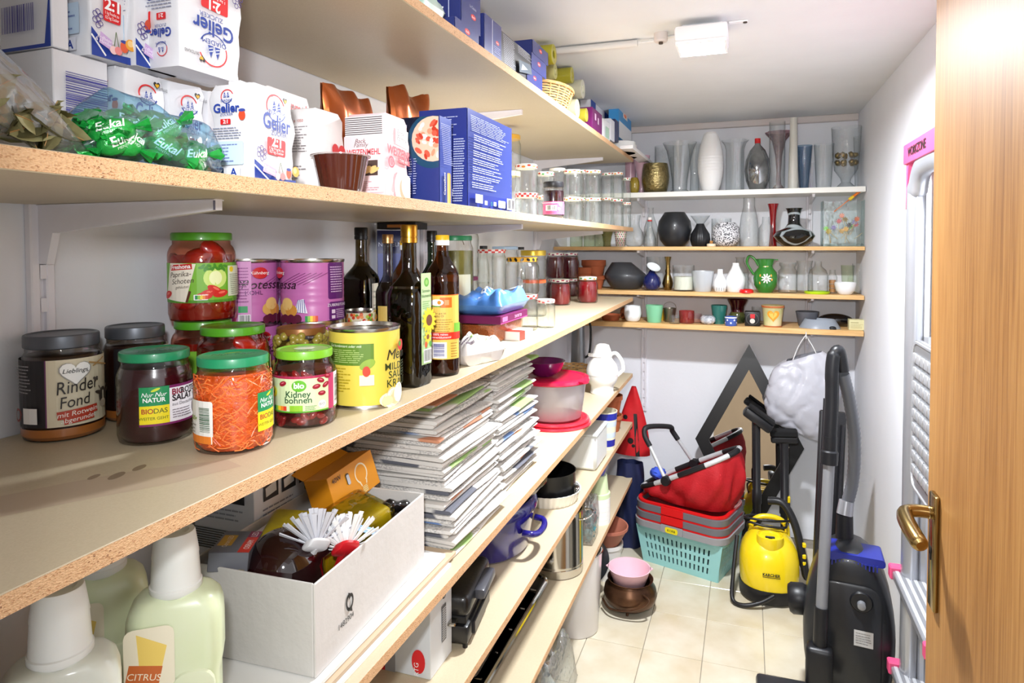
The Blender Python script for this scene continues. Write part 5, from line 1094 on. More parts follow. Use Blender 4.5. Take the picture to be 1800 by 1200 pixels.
# white boards under the carton
for k, (x0, y0, ln, z, lab) in enumerate(((-.575, .74, .49, 0, 'lowest white board under the printed carton'), (-.580, .72, .545, .0085, 'middle white board with brown edge under the carton'), (-.588, .73, .50, .0175, 'top white board directly under the printed carton'))):
    b = new(); bx(b, x0-.25, x0, y0, y0+ln, Z4+z, Z4+z+(.0078 if k != 1 else .008), .0008); tag(build(b, 'white_board', M('board_white%d' % (k == 1), ['efefed', 'c4ae92'][k == 1], .5)), lab, 'board', 'flat boards under the carton')
zb = Z4+.0262
# open carton
cw, cd, ch = .375, .235, .142
C = Vector((-.598, .805, zb)); t = thing('open_carton', 'open white carton with printed number, full of brushes and packs', 'carton', C, pi/2+.035)
def wall_part(x0, x1, y0, y1, h0=0, h1=ch): b = new(); bx(b, x0, x1, y0, y1, h0, h1, .0012); return build(b, 'carton_side', WCARD, t)
wall_part(0, cw, 0, .004); wall_part(0, cw, cd-.004, cd); wall_part(0, .004, .0042, cd-.0042); wall_part(cw-.004, cw, .0042, cd-.0042)
b = new(); bx(b, .004, cw-.004, .004, cd-.004, 0, .004); build(b, 'carton_bottom', WCARD, t)
p = Print(); p.text('1482904', .083, .038, .0092, '1e1c1c', w=.044); p.ring(.092, .068, .0085, .004, '1e1c1c', 100, 270, asp=1.35); p.ring(.092, .068, .0085, .004, '1e1c1c', -80, 75, asp=1.35); p.poly([(.086, .086), (.098, .079), (.088, .073)], '1e1c1c'); p.poly([(.098, .050), (.086, .057), (.096, .063)], '1e1c1c'); p.build('front_print', t, flat((0, -.0005, 0), (1, 0, 0), (0, 0, 1)), PRINT)
M_in = T(*C) @ RZ(90+math.degrees(.035))
def inbox(x, y, z): return M_in @ Vector((x, y, z))
# dark red bottle lying in the carton
q = inbox(.085, .115, .0); t = thing('red_glass_bottle', 'dark red glossy round bottle lying in the white carton', 'bottle', (q.x, q.y, zb+.108), 0, rot=(math.radians(62), 0, pi/2+.5))
RG = M('ruby_glass', '2a0508', .06, coat=1, var=.3, vs=8, c2='120203')
b = new(); pr = [(0, -.058)]+[(.066*math.sin(a)**.9, -.060*math.cos(a)) for a in [pi*k/16 for k in range(2, 15)]]+[(.016, .062), (.014, .078)]; lathe(b, pr, 36); build(b, 'glass', RG, t, smooth=60)
b = new(); lathe(b, [(.050, -.052), (.072, -.046), (.073, -.040), (.070, -.034), (.050, -.036)], 36); build(b, 'clear_ring', glass('ring_plastic', 'e2dcc4', '9a9478', .1, .14, .2), t)
# dish brushes
def brush(label, loc, rot, hc, bc_, tip):
    t = thing('dish_brush', label, 'brush', loc, 0, 'dish brushes in the carton', rot=rot)
    b = new(); loft(b, [[(x, y*1.0, z) for x, y in rrect(.036, .024+.02*k, .011)] for k, z in ((0, -.008), (1, -.004), (1, .0), (0, .003))]); build(b, 'head', hc, t)
    from mathutils import Euler
    dl = Euler(rot).to_matrix().inverted() @ Vector((-.5, .25, -.85)).normalized()
    b = new(); tube(b, [dl*.004, dl*.03, dl*.06, dl*.095], [.008, .006, .0055, .005], 8); build(b, 'handle', hc, t)
    rr = random.Random(tip); b = new()
    for k in range(54):
        a = 2*pi*k/54*5.2; q = .003+.014*(k/54); th = .25+1.0*(k/54); L = .050; dx, dy = math.cos(a), math.sin(a)
        p0 = Vector((dx*q*.9, dy*q, .002)); d = Vector((dx*math.sin(th), dy*math.sin(th), math.cos(th))); sdv = d.cross(Vector((0, 0, 1))).normalized() if th > .05 else Vector((1, 0, 0))
        p1 = p0+d*L*rr.uniform(.9, 1.05); w0, w1 = .0016, .0040
        nv = d.cross(sdv)*.0009
        V = [b.verts.new(v) for v in (p0-sdv*w0-nv, p0+sdv*w0-nv, p1+sdv*w1-nv, p1-sdv*w1-nv, p0-sdv*w0+nv, p0+sdv*w0+nv, p1+sdv*w1+nv, p1-sdv*w1+nv)]
        for f in ((0, 1, 2, 3), (7, 6, 5, 4), (0, 4, 5, 1), (1, 5, 6, 2), (2, 6, 7, 3), (3, 7, 4, 0)): b.faces.new([V[i] for i in f]).material_index = 0
    o = build(b, 'bristles', bc_, t, smooth=0); o['kind'] = 'stuff'; return t
WB = M('white_bristle', 'eeeeee', .5); GB = M('grey_white_bristle', 'cfd0d8', .5)
q = inbox(.085, .055, .150); brush('white plastic dish brush with grey and white bristles on the red bottle', (q.x, q.y, q.z+.008), (math.radians(-42), math.radians(20), math.radians(60)), M('brush_white', 'ebebee', .4), GB, 3)
q = inbox(.118, .022, .142); brush('red plastic dish brush with white bristles at the front of the carton', (q.x, q.y, q.z), (math.radians(-48), math.radians(20), math.radians(62)), M('brush_red', 'cf1f28', .35), WB, 5)
q = inbox(.215, .035, .128); t = thing('blue_tag', 'pale blue paper tag beside the red dish brush', 'tag', q, 0, rot=(.5, .5, pi/2-.4)); b = new(); bx(b, -.03, .03, -.009, .009, 0, .001); build(b, 'card', M('tag_blue', '8fb8dc', .5), t)
p = Print(); p.oval(.018, 0, .003, .003, '3a5a8a'); p.rect(-.02, -.002, .008, .002, 'dfeaf5'); p.build('print', t, flat((0, 0, .001), (1, 0, 0), (0, 1, 0)), PRINT)
# yellow sponge packs
q = inbox(.235, .10, .085); t = thing('yellow_pack', 'yellow sponges wrapped in shiny cellophane in the carton', 'sponge pack', q, pi/2-.25, rot=(.12, -.18, pi/2-.30))
b = new(); bx(b, -.085, .085, -.05, .05, 0, .055, .014, 3); build(b, 'sponges', M('sponge_yellow', 'b8a40c', .45, var=.25, vs=30), t); b = new(); bx(b, -.089, .089, -.054, .054, -.002, .058, .012, 2); bmesh.ops.subdivide_edges(b, edges=b.edges[:], cuts=2, use_grid_fill=True); build(b, 'cellophane', glass('cellophane', 'f4eec0', 'c8bc60', .06, .16, wob=.9), t)
q = inbox(.155, .165, .10); t = thing('yellow_pack', 'second yellow cellophane pack deeper in the carton behind the bottle', 'sponge pack', q, 0, rot=(.1, -.1, pi/2+.4))
b = new(); bx(b, -.06, .06, -.04, .04, 0, .05, .012, 3); build(b, 'sponges', M('sponge_yellow', 'b8a40c'), t)
# orange bulb box
q = inbox(.335, .150, .128); t = thing('bulb_box', 'orange light bulb box with a white bulb outline', 'box', q, 0, rot=(math.radians(-14), math.radians(-8), pi/2-.10))
OB = M('orange_card', 'ee9a1c', .45, coat=.1); wv, dv, hv = .135, .062, .072
b = new(); bx(b, -wv/2, wv/2, -dv/2, dv/2, 0, hv, .001); build(b, 'carton', OB, t)
p = Print(); p.rect(-wv/2, 0, wv/2, hv, 'f0a022'); p.ring(.022, hv*.58, .0175, .0030, 'fbeecb', -62, 242, 26, asp=1.1); p.line(.012, hv*.36, .015, hv*.24, .003, 'fbeecb'); p.line(.032, hv*.36, .029, hv*.24, .003, 'fbeecb'); p.rect(.0145, hv*.04, .0295, hv*.22, 'f6d890')
for k in range(3): p.rect(.0145, hv*(.08+.05*k), .0295, hv*(.095+.05*k), 'e0a040')
p.text('40W', -.046, hv*.78, .009, '5a3008', bold=.02); p.rect(-.022, hv*.50, -.012, hv*.82, '3a2408', r=.004); p.rect(-.020, hv*.50, -.012, hv*.78, 'cfd4e0', r=.003); p.build('front_print', t, flat((0, -dv/2, 0), (1, 0, 0), (0, 0, 1)), PRINT)
b = new(); bx(b, -wv/2, wv/2, -.0005, .0005, 0, .04, 0, mat=T(0, dv/2, hv) @ RX(-60)); build(b, 'flap', OB, t)
q = inbox(.335, .045, .105); t = thing('black_hose_piece', 'short glossy black plastic fitting in the corner of the carton', 'fitting', q, 0, rot=(.2, .5, 1.2)); b = new(); tube(b, spline([(-.05, 0, -.01), (-.02, .004, .012), (.02, 0, .02), (.045, -.004, .012)], 6), [.014+.003*math.sin(k*1.3) for k in range(19)], 10); build(b, 'fitting', M('black_gloss', '0d0d10', .15, coat=.6), t)
# printed white box behind the carton
C = stand(440, -.845, Z4); w = wd(440, 545, -.845); hh = Z3-.02-Z4-.012
t = box_thing('printed_box', 'white box with small photos and grey stripes behind the open carton', 'box', C, w, .14, hh, M('box_white', 'e4e8ee', .4), part='carton')
def vz(y, px=480): return zat(px, y, C)-Z4
p = Print(); 
for k in range(3): p.rect(w*(.14+.30*k), vz(886), w*(.38+.30*k), vz(852), '2a3038'); p.poly([(w*(.18+.30*k), vz(880)), (w*(.35+.30*k), vz(876)), (w*(.34+.30*k), vz(858)), (w*(.17+.30*k), vz(864))], ['d8d8d4', 'e6e6e2', '6a5a52'][k])
p.lines(w*.1, vz(846), w*.9, vz(838), 1, '8a90a0', .5); p.lines(w*.12, vz(922), w*.66, vz(896), 3, '8a90a0', .35, .3, 3); p.ring(w*.86, vz(898), .005, .002, '2a6a3a'); p.rect(0, vz(930), w, vz(927), 'a8c4dc')
for k in range(9): p.rect(0, vz(938+4.2*k), w, vz(935.6+4.2*k), '55585c')
p.build('front_print', t, front(), PRINT)
p = Print()
for k in range(9): p.rect(0, vz(938+4.2*k), .14, vz(935.6+4.2*k), '55585c')
p.rect(.03, vz(886), .12, vz(860), '1c1e22'); p.ring(.075, vz(873), .010, .004, 'c8c4b8'); p.lines(.02, vz(918), .12, vz(894), 3, '9aa0ac', .35); p.build('side_print', t, side(.14), PRINT)
# LED pack and pale box in the carton
q = inbox(.05, .185, .128); t = thing('led_box', 'grey and red LED bulb box lying in the back of the carton', 'box', q, 0, rot=(.08, .1, pi/2+.5))
b = new(); bx(b, -.05, .05, -.03, .03, 0, .03, .001); build(b, 'carton', M('led_grey', '6a6c74', .4), t)
p = Print(); p.rect(-.05, -.03, .05, .03, '6a6c74'); p.rect(-.02, .004, .03, .026, 'c89a2a'); p.text('Osram LED', .0, .010, .008, 'f0e8d8'); p.rect(-.05, -.030, .05, -.012, 'd8321e'); p.rect(.02, -.030, .05, -.012, '8a1450'); p.text('LED', .035, -.026, .010, 'f4f0f0'); p.text('OSRAM', -.015, -.026, .009, 'ffffff'); p.build('top_print', t, flat((0, 0, .03), (1, 0, 0), (0, 1, 0)), PRINT)
q = inbox(.135, .19, .088); t = thing('pale_box', 'pale pinkish white box lying in the carton beside the red bottle', 'box', q, 0, rot=(.0, .0, pi/2+.1))
b = new(); bx(b, -.035, .05, -.035, .03, 0, .045, .002); build(b, 'carton', M('pale_pink_card', 'e6dce2', .5), t)
p = Print(); p.text('Clou', .0, -.01, .012, 'b88aa0', shear=.3); p.build('top_print', t, flat((0, 0, .045), (1, 0, 0), (0, 1, 0)), PRINT)
# ------------------------------------------------------------------ cleaning bottles
LIQ = M('pale_green_plastic', 'd2e2ae', .3, sss=.15, coat=.2, c2='e0e6cc', var=.15, vs=5); CAPM = M('frosted_cap', 'e4e6e2', .35, sss=.1)
def cleaner(label, c, turn, w=.108, d=.072, h=.315, body=None):
    t = thing('cleaner_bottle', label, 'bottle', c, face_cam(c, turn), 'cleaning fluid bottles'); hb = h*.765
    rings = []
    for z, k, kd in ((0, .93, .9), (.006, 1, 1), (hb*.30, 1.0, 1), (hb*.42, .93, .97), (hb*.58, .93, .97), (hb*.66, 1.0, 1), (hb*.84, 1.0, 1), (hb*.90, .985, .98), (hb*.95, .92, .91), (hb*.99, .76, .78), (hb*1.01, .52, .66)):
        rings.append([(x, y, z) for x, y in rrect(w*k, d*kd, min(w*k, d*kd)*.30, 5)])
    b = new(); loft(b, rings); build(b, 'bottle_body', body or LIQ, t, smooth=60)
    b = new(); lathe(b, [(.027, hb*1.00), (.030, hb*1.015), (.0300, hb*1.04), (.0285, hb*1.045), (.0265, hb*1.18), (.0270, hb*1.185), (.0245, h-.012), (.023, h-.002), (.022, h), (.016, h), (.012, h-.006), (0, h-.006)], 30, flute=None); build(b, 'measuring_cap', CAPM, t, smooth=40)
    p = Print(); lw, lh = w*.50, hb*.84; p.rect(0, 0, lw, lh, 'eee7cf', r=.01); p.poly([(lw*.25, lh*.97), (lw*.3, lh*.78), (lw*.7, lh*.70), (lw*.85, lh*.88)], 'eed06a'); p.rect(lw*.05, lh*.66, lw*.72, lh*.78, 'c8662a', rot=-12); p.text('CITRUS', lw*.38, lh*.695, .008, 'f6ead0', rot=-12); p.text('REINIGER', lw*.4, lh*.53, .010, 'b0552a', rot=-12, w=lw*.7); p.text('FRISCH', lw*.4, lh*.34, .008, 'b0552a', rot=-12); p.oval(lw*.5, lh*.16, lw*.3, lh*.10, 'f0c030')
    p.build('label', t, flat((-w*.48, -d/2-.0006, hb*.06), (1, 0, 0), (0, 0, 1)), PRINT)
    b = new(); loft(b, [[(w*.20+x*k, -d/2*1.0+.001-z, hb*.40+y*k) for x, y in rrect(w*.46, hb*.50, .02, 4)][::-1] for k, z in ((1.0, 0), (.96, .003), (.9, .004))]); build(b, 'grip_panel', M('grip_panel', 'dde4c4', .3), t)
    return t
cleaner('nearest cleaning fluid bottle, cap fully visible below the shelf edge', Vector((-.668, .622, Z4)), -8)
cleaner('cleaning fluid bottle in the shadow at the picture edge', Vector((-.672, .478, Z4)), -4, body=M('milky_plastic', 'd5d8cc', .3, sss=.15, coat=.2))
cleaner('cleaning fluid bottle behind, between the two front bottles', Vector((-.80, .625, Z4)), 0)
b = new(); bx(b, -.96, -.84, .42, .50, Z4, Z4+.27, .002); tag(build(b, 'maroon_carton', M('maroon_card', '4a1216', .5)), 'dark maroon carton in the shadow behind the cleaning bottles', 'box')
# ------------------------------------------------------------------ newspapers
def news_mat():
    m = bpy.data.materials.new('newsprint'); m.use_nodes = True; nt = m.node_tree; N = nt.nodes; L = nt.links; b = N['Principled BSDF']; b.inputs['Roughness'].default_value = .75
    tc = N.new('ShaderNodeTexCoord'); oi = N.new('ShaderNodeObjectInfo')
    def noise(sc, st, det=2):
        mp = N.new('ShaderNodeMapping'); mp.inputs['Scale'].default_value = st; L.new(tc.outputs['Object'], mp.inputs[0]); mu = N.new('ShaderNodeMath'); mu.operation = 'MULTIPLY'; mu.inputs[1].default_value = 90; L.new(oi.outputs['Random'], mu.inputs[0])
        n = N.new('ShaderNodeTexNoise'); n.noise_dimensions = '4D'; n.inputs['Scale'].default_value = sc; n.inputs['Detail'].default_value = det; L.new(mp.outputs[0], n.inputs['Vector']); L.new(mu.outputs[0], n.inputs['W']); return n.outputs['Fac']
    def step(s, a, c): r = N.new('ShaderNodeMapRange'); r.inputs['From Min'].default_value = a; r.inputs['From Max'].default_value = c; L.new(s, r.inputs['Value']); return r.outputs[0]
    fine = step(noise(200, (1, 1, 2.2), 0), .47, .56); reg = step(noise(9, (1, 1, 1), 1), .46, .56)
    mu = N.new('ShaderNodeMath'); mu.operation = 'MULTIPLY'; L.new(fine, mu.inputs[0]); L.new(reg, mu.inputs[1])
    mx = N.new('ShaderNodeMix'); mx.data_type = 'RGBA'; mx.inputs['A'].default_value = (*lin('d0cdc8'), 1); mx.inputs['B'].default_value = (*lin('a9a7a5'), 1); L.new(mu.outputs[0], mx.inputs['Factor'])
    hs = N.new('ShaderNodeValToRGB'); hs.color_ramp.interpolation = 'CONSTANT'; e = hs.color_ramp.elements; e[0].color = (*lin('6a86b8'), 1); e[1].position = .3; e[1].color = (*lin('8fb06a'), 1); q = e.new(.55); q.color = (*lin('c88a6a'), 1); q = e.new(.75); q.color = (*lin('5a5c66'), 1); L.new(oi.outputs['Random'], hs.inputs[0])
    pic = step(noise(6, (1, 1, 1), 0), .62, .64); m2 = N.new('ShaderNodeMix'); m2.data_type = 'RGBA'; L.new(pic, m2.inputs['Factor']); L.new(mx.outputs['Result'], m2.inputs['A']); L.new(hs.outputs[0], m2.inputs['B'])
    L.new(m2.outputs['Result'], b.inputs['Base Color']); return m
NEWS = news_mat()
def paper_mesh(seed, dx, dy, th):
    """folded newspaper: sheets bent round a fold at the front, open edges at the back; x away from the room, y along the shelf"""
    rr = random.Random(seed); b = new(); n = 5; pr = []
    t2 = th/2
    prof = [(dx, 0), (dx*.5, rr.uniform(-.0006, .0006)), (th*.7, 0), (th*.2, t2*.35), (0, t2), (th*.2, th-t2*.35), (th*.7, th), (dx*.5, th+rr.uniform(-.0006, .0006)), (dx, th)]
    ph = rr.uniform(0, 6); am = rr.uniform(.0005, .0022)
    V = []
    for j in range(n):
        y = dy*j/(n-1); off = am*math.sin(3*j/(n-1)+ph); sk = rr.uniform(-.002, .002)
        V.append([b.verts.new((x+sk*(x < th), y, z+off)) for x, z in prof])
    for A, B in zip(V, V[1:]):
        for k in range(len(prof)-1): b.faces.new((A[k], B[k], B[k+1], A[k+1]))
    for k in (0, n-1):
        f = V[k] if k == 0 else V[k][::-1]; b.faces.new(f)
    b.faces.new([V[j][0] for j in range(n-1, -1, -1)]+[V[j][-1] for j in range(n)])
    bmesh.ops.recalc_face_normals(b, faces=b.faces[:]); return b
PAPERS = []
for k in range(10): o = build(paper_mesh(k, RND.uniform(.23, .26), RND.uniform(.29, .325), RND.uniform(.0050, .0088)), 'newspaper', NEWS, smooth=50); PAPERS.append((o.data, max(v.co.z for v in o.data.vertices))); bpy.data.objects.remove(o)
def news_stack(x, y, ztop, seed, lab, grp, lean=0):
    rr = random.Random(seed); z = Z4; k = 0
    while z < ztop:
        me, th = rr.choice(PAPERS); o = link('newspaper', me); f = (z-Z4)/.35
        o.location = (x+rr.uniform(-.014, .012)-lean*f, y+rr.uniform(-.010, .014), z); o.rotation_euler = (rr.uniform(-.012, .012), rr.uniform(-.01, .01), rr.uniform(-.05, .05)); o.scale = (-1, 1, 1)
        tag(o, lab, 'newspaper', grp); z += th+.0009; k += 1
    return z
za = news_stack(-.585, 1.262, Z4+.318, 3, 'old folded newspaper in the stack beside the open carton', 'newspapers stacked beside the open carton', .045)
zz = news_stack(-.600, 1.600, Z4+.345, 5, 'old folded newspaper in the stack beside the red lidded bowl', 'newspapers stacked beside the red lidded bowl', .025)
# ================================================================== fourth shelf, far half
PINKL = M('crimson_plastic', 'c4163f', .25, coat=.3); REDL = M('red_plastic_lid', 'd8273a', .3, coat=.2); MILK = glass('milky_plastic_film', 'e9e9f0', 'b4b4bd', .25, .08, .42, wob=0)
c, r, h = fit(912, 1032, 758, 665, Z4); c = c+Vector((0, 0, 0))
for k, (dz, q, lab) in enumerate(((0, 1.13, 'lower red plastic lid lying under the clear bowl'), (.013, 1.08, 'upper red plastic lid lying under the clear bowl'))):
    t = thing('plastic_lid', lab, 'lid', (c.x, c.y, Z4+dz), 0, 'red lids under the bowl'); R_ = r*q
    b = new(); lathe(b, [(0, .004), (R_*.80, .004), (R_*.84, .009), (R_*.93, .011), (R_*.985, .009), (R_, .004), (R_*.99, 0), (0, 0)], 48); build(b, 'lid', REDL, t)
zb = Z4+.0245; hb = zat(972, 665, c)-zb
t = thing('storage_bowl', 'big milky plastic bowl with crimson lid standing on red lids', 'bowl', (c.x, c.y, zb), 0)
b = new(); lathe(b, [(0, .001), (r*.80, 0), (r*.86, .006), (r*.97, hb*.9), (r*.99, hb)], 48); build(b, 'bowl', MILK, t, smooth=50)
b = new(); lathe(b, [(r*.98, hb-.008), (r*1.07, hb-.004), (r*1.09, hb), (r*1.06, hb+.010), (r*.95, hb+.013), (r*.90, hb+.008), (0, hb+.007)], 48); build(b, 'lid', PINKL, t)
b = new(); prism(b, rrect(.05, .03, .008), 0, .005, mat=T(r*.98, -r*.45, hb+.004) @ RZ(-25)); build(b, 'lid_tab', PINKL, t)
t = thing('purple_bowl', 'shiny dark purple bowl stacked on the crimson lid', 'bowl', (c.x-.03, c.y-.01, zb+hb+.0135), 0); q = r*.62
b = new(); lathe(b, [(0, 0), (q*.5, 0), (q*.8, .02), (q, .055), (q*.97, .055), (q*.76, .022), (q*.45, .005), (0, .005)], 36); build(b, 'bowl', M('purple_gloss', '5a1450', .12, coat=.6), t)
# thermos jug
c, r, h = fit(1029, 1088, 697, 588, Z4, True); r *= .97
t = thing('thermos_jug', 'round white thermos jug with handle near the end of the shelf', 'jug', c, face_cam(c)); WPL = M('white_plastic_gloss', 'f0eeea', .2, coat=.4)
b = new(); r = max(r, .070); h = min(h, .222); eb = h*.36; pr = [(0, 0), (r*.72, 0), (r*.75, .006), (r*.70, .012)]+[(r*math.sin(a), .012+eb-eb*math.cos(a)) for a in [math.radians(46+8*k) for k in range(0, 12)]]; z1 = pr[-1][1]; pr += [(r*.62, z1+.010), (r*.60, z1+.018)]; lathe(b, pr, 40); build(b, 'body', WPL, t, smooth=60)
b = new(); lathe(b, [(r*.99, .012+eb*.88), (r*1.006, .012+eb*.91), (r*1.0, .012+eb*.95)], 40); build(b, 'seam_ring', M('seam_grey', 'cfccc8', .4), t)
b = new(); lathe(b, [(r*.60, z1+.018), (r*.64, z1+.020), (r*.60, z1+.034), (r*.42, h-.006), (r*.2, h), (0, h)], 32); build(b, 'lid', WPL, t, smooth=50)
b = new(); prism(b, [(-.014, 0), (.014, 0), (.006, .030), (-.006, .030)], 0, .014, mat=T(-r*.45, -r*.2, z1+.018) @ RZ(70)); build(b, 'spout', WPL, t)
b = new(); tube(b, spline([(r*.50, 0, z1+.026), (r*.85, 0, z1+.032), (r*1.20, 0, z1+.0), (r*1.30, 0, z1-.04), (r*1.16, 0, .02+eb*.95), (r*.95, 0, .012+eb*.85)], 6), .0085, 10); build(b, 'handle', WPL, t, smooth=60)
t = thing('straw_bowl', 'shallow wicker bread basket on the shelf behind the thermos jug', 'basket', (-.80, 3.12, Z4)); q = .10; b = new()
for j in range(9): z = .004+.008*j; s_ = q*(.7+.035*j); tube(b, [(s_*math.cos(2*pi*k/28), s_*math.sin(2*pi*k/28), z+.0015*math.cos(pi*k+pi*j)) for k in range(28)], .0045, 5, closed=True)
o = build(b, 'woven_canes', WICK, t); b = new(); lathe(b, [(0, .002), (q*.7, .002), (q*.7, .005), (0, .005)], 24); build(b, 'bottom', WICK, t)
c, r, h = fitx(1003, 1030, 592, -.82, Z4)
t = thing('metal_pitcher', 'tall grey metal pitcher behind the crimson lid', 'pitcher', c); r = max(r, .04); b = new(); h = .33; lathe(b, [(0, 0), (r, 0), (r, .01), (r*.82, h*.8), (r*.9, h), (r*.87, h), (r*.79, h*.8), (r*.9, .012), (0, .012)], 32); build(b, 'body', M('grey_metal', '8a8c8e', .3, .9), t)
b = new(); tube(b, spline([(r*.85, 0, h*.85), (r*1.6, 0, h*.75), (r*1.5, 0, h*.35), (r*.92, 0, h*.25)], 6), .006, 8); build(b, 'handle', M('black_plastic', '161618', .4), t)
# ================================================================== fifth shelf
ENB = M('blue_enamel', '1f1a74', .12, coat=.7); STEEL = M('steel', 'c6c3bc', .14, 1); BLKP = M('black_plastic', '161618', .4); CHROME = M('chrome', 'd4d3d0', .08, 1)
pc = Vector((-.74, 1.86, Z5)); r = .135; hb = .125
t = thing('enamel_pot', 'dark blue enamel roasting pot with side handle', 'pot', pc)
b = new(); lathe(b, [(0, 0), (r*.80, 0), (r*.88, .012), (r, hb*.9), (r*1.02, hb), (r*.99, hb), (r*.97, hb*.9), (r*.85, .014), (0, .006)], 56, sx=1, sy=1.25); build(b, 'pot_body', ENB, t, smooth=50)
b = new(); lathe(b, [(r*1.0, hb-.004), (r*1.065, hb+.002), (r*1.07, hb+.012), (r*1.03, hb+.026), (r*.96, hb+.032), (r*.93, hb+.026)], 56, sy=1.25); lathe(b, [(r*.92, hb+.02), (r*.8, hb+.016), (0, hb+.012)], 56, sy=1.25); build(b, 'lid_tray', ENB, t, smooth=50)
b = new(); tube(b, spline([(r*.93, -.055, hb*.62), (r*1.14, -.05, hb*.60), (r*1.23, -.02, hb*.56), (r*1.23, .03, hb*.56), (r*1.14, .06, hb*.60), (r*.93, .065, hb*.62)], 6), .0095, 10); build(b, 'handle', ENB, t, smooth=60)
t = thing('frying_pan', 'dark pan with silver rim stacked on the blue enamel pot', 'pan', (pc.x+.035, pc.y+.05, Z5+hb+.034)); q = .128
b = new(); lathe(b, [(0, 0), (q*.78, 0), (q*.95, .030), (q*.92, .030), (q*.75, .004), (0, .004)], 48, sy=1.15); build(b, 'pan_body', M('pan_black', '111114', .3), t); b = new(); lathe(b, [(q*.95, .0285), (q*1.0, .031), (q*1.0, .034), (q*.93, .032)], 48, sy=1.15); build(b, 'rim', STEEL, t)
# black springform on a white fluted dish
c, r, h = fit(905, 1022, 898, 860, Z5)
t = thing('fluted_dish', 'white fluted porcelain quiche dish under the black cake tin', 'dish', c); b = new(); lathe(b, [(0, 0), (r*.86, 0), (r*.88, .004), (r*.98, .040), (r, .043), (r*.97, .043), (r*.86, .006), (0, .006)], 144, flute=(36, .012)); build(b, 'dish', M('porcelain', 'f0eee8', .15, coat=.5), t, smooth=40)
t = thing('cake_tin', 'black springform cake tin standing in the white fluted dish', 'cake tin', (c.x, c.y, Z5+.0065)); q = r*.855; hb = .10; b = new(); lathe(b, [(0, 0), (q, 0), (q, .003), (q*.985, .004), (q*.985, hb), (q*1.0, hb+.002), (q*.97, hb+.002), (q*.96, .006), (0, .006)], 56); build(b, 'tin', M('tin_black', '1a1a1c', .28, .4), t, smooth=40)
b = new(); bx(b, q*.97, q*.99+.012, -.02, .012, .02, .05, .003); build(b, 'clasp', STEEL, t)
# waffle iron
wq = Vector((-.655, 1.445, Z5)); t = thing('waffle_iron', 'black waffle iron standing on its side edge with grey handle', 'waffle iron', wq, math.radians(8))
BK = M('appliance_black', '121214', .32, coat=.2, bump=.05, bs=120); GREYP = M('handle_grey', '4a4b52', .3)
b = new(); bx(b, -.085, .055, -.11, .10, .075, .128, .018, 3); build(b, 'upper_shell', BK, t); b = new(); bx(b, -.085, .052, -.108, .098, .015, .058, .008, 2); build(b, 'lower_shell', BK, t)
b = new(); bx(b, -.08, .045, -.10, .09, .058, .075, .002); build(b, 'plates', M('plate_dark', '2a2a2c', .4, .6), t)
b = new(); bx(b, .050, .078, -.055, .06, .092, .118, .008, 2); build(b, 'handle', GREYP, t); b = new(); bx(b, .05, .058, -.07, .075, .02, .05, .002); build(b, 'front_panel', M('panel_grey', '2c2c30', .3, .3), t)
for y in (-.09, .08):
    for x in (-.06, .04): b = new(); lathe(b, [(0, 0), (.006, 0), (.007, .016), (0, .016)], 10, cx=x, cy=y); build(b, 'foot', BLKP, t)
b = new(); bx(b, -.06, .03, -.135, -.110, .07, .078, .002); build(b, 'hinge_plate', STEEL, t)
b = new(); tube(b, spline([(-.05, -.105, .03), (-.09, -.125, .012), (-.13, -.16, .0065), (-.15, -.22, .0065), (-.19, -.25, .0065)], 7), .0058, 8); build(b, 'cord', BLKP, t, smooth=60)
b = new(); tube(b, spline([(-.03, .075, .125), (-.028, .078, .145), (-.027, .08, .158)], 4), .0022, 6); build(b, 'pin', STEEL, t)
# red and white appliance box
C = Vector((-.612, 1.13, Z5)); C = stand(752, -.625, Z5); w = y_of(787, -.625)-C.y+.01; hh = Z4-.02-Z5-.012
t = box_thing('appliance_box', 'white appliance box with red stripe and logo below the newspapers', 'box', C, w, .14, hh, M('box_offwhite', 'd9dfe4', .4), part='carton')
p = Print(); p.rect(w*.50, .05, w*.70, .13, '6a6a6c'); 
for k in range(14): p.rect(w*.52, .054+.0052*k, w*.68, .0562+.0052*k, 'd0d4d8')
p.ring(w*.58, .155, .008, .0035, '3a3a3c', 40, 330); p.ring(w*.58, .185, .006, .0015, '8a8a8c'); p.build('front_print', t, front(), PRINT)
p = Print(); d = .14; p.rect(0, 0, d*.40, hh, 'e2e2e4'); p.rect(d*.06, 0, d*.22, hh, 'c8141e'); p.rect(d*.22, 0, d*.40, hh, '9a9ca0'); p.oval(d*.80, .035, .016, .026, 'd8262c'); p.text('RTG', d*.80, .018, .011, 'ffffff', rot=90); p.text('LO', d*.84, hh*.72, .016, 'b82a2a', rot=90, bold=.02); p.build('side_print', t, side(d), PRINT)
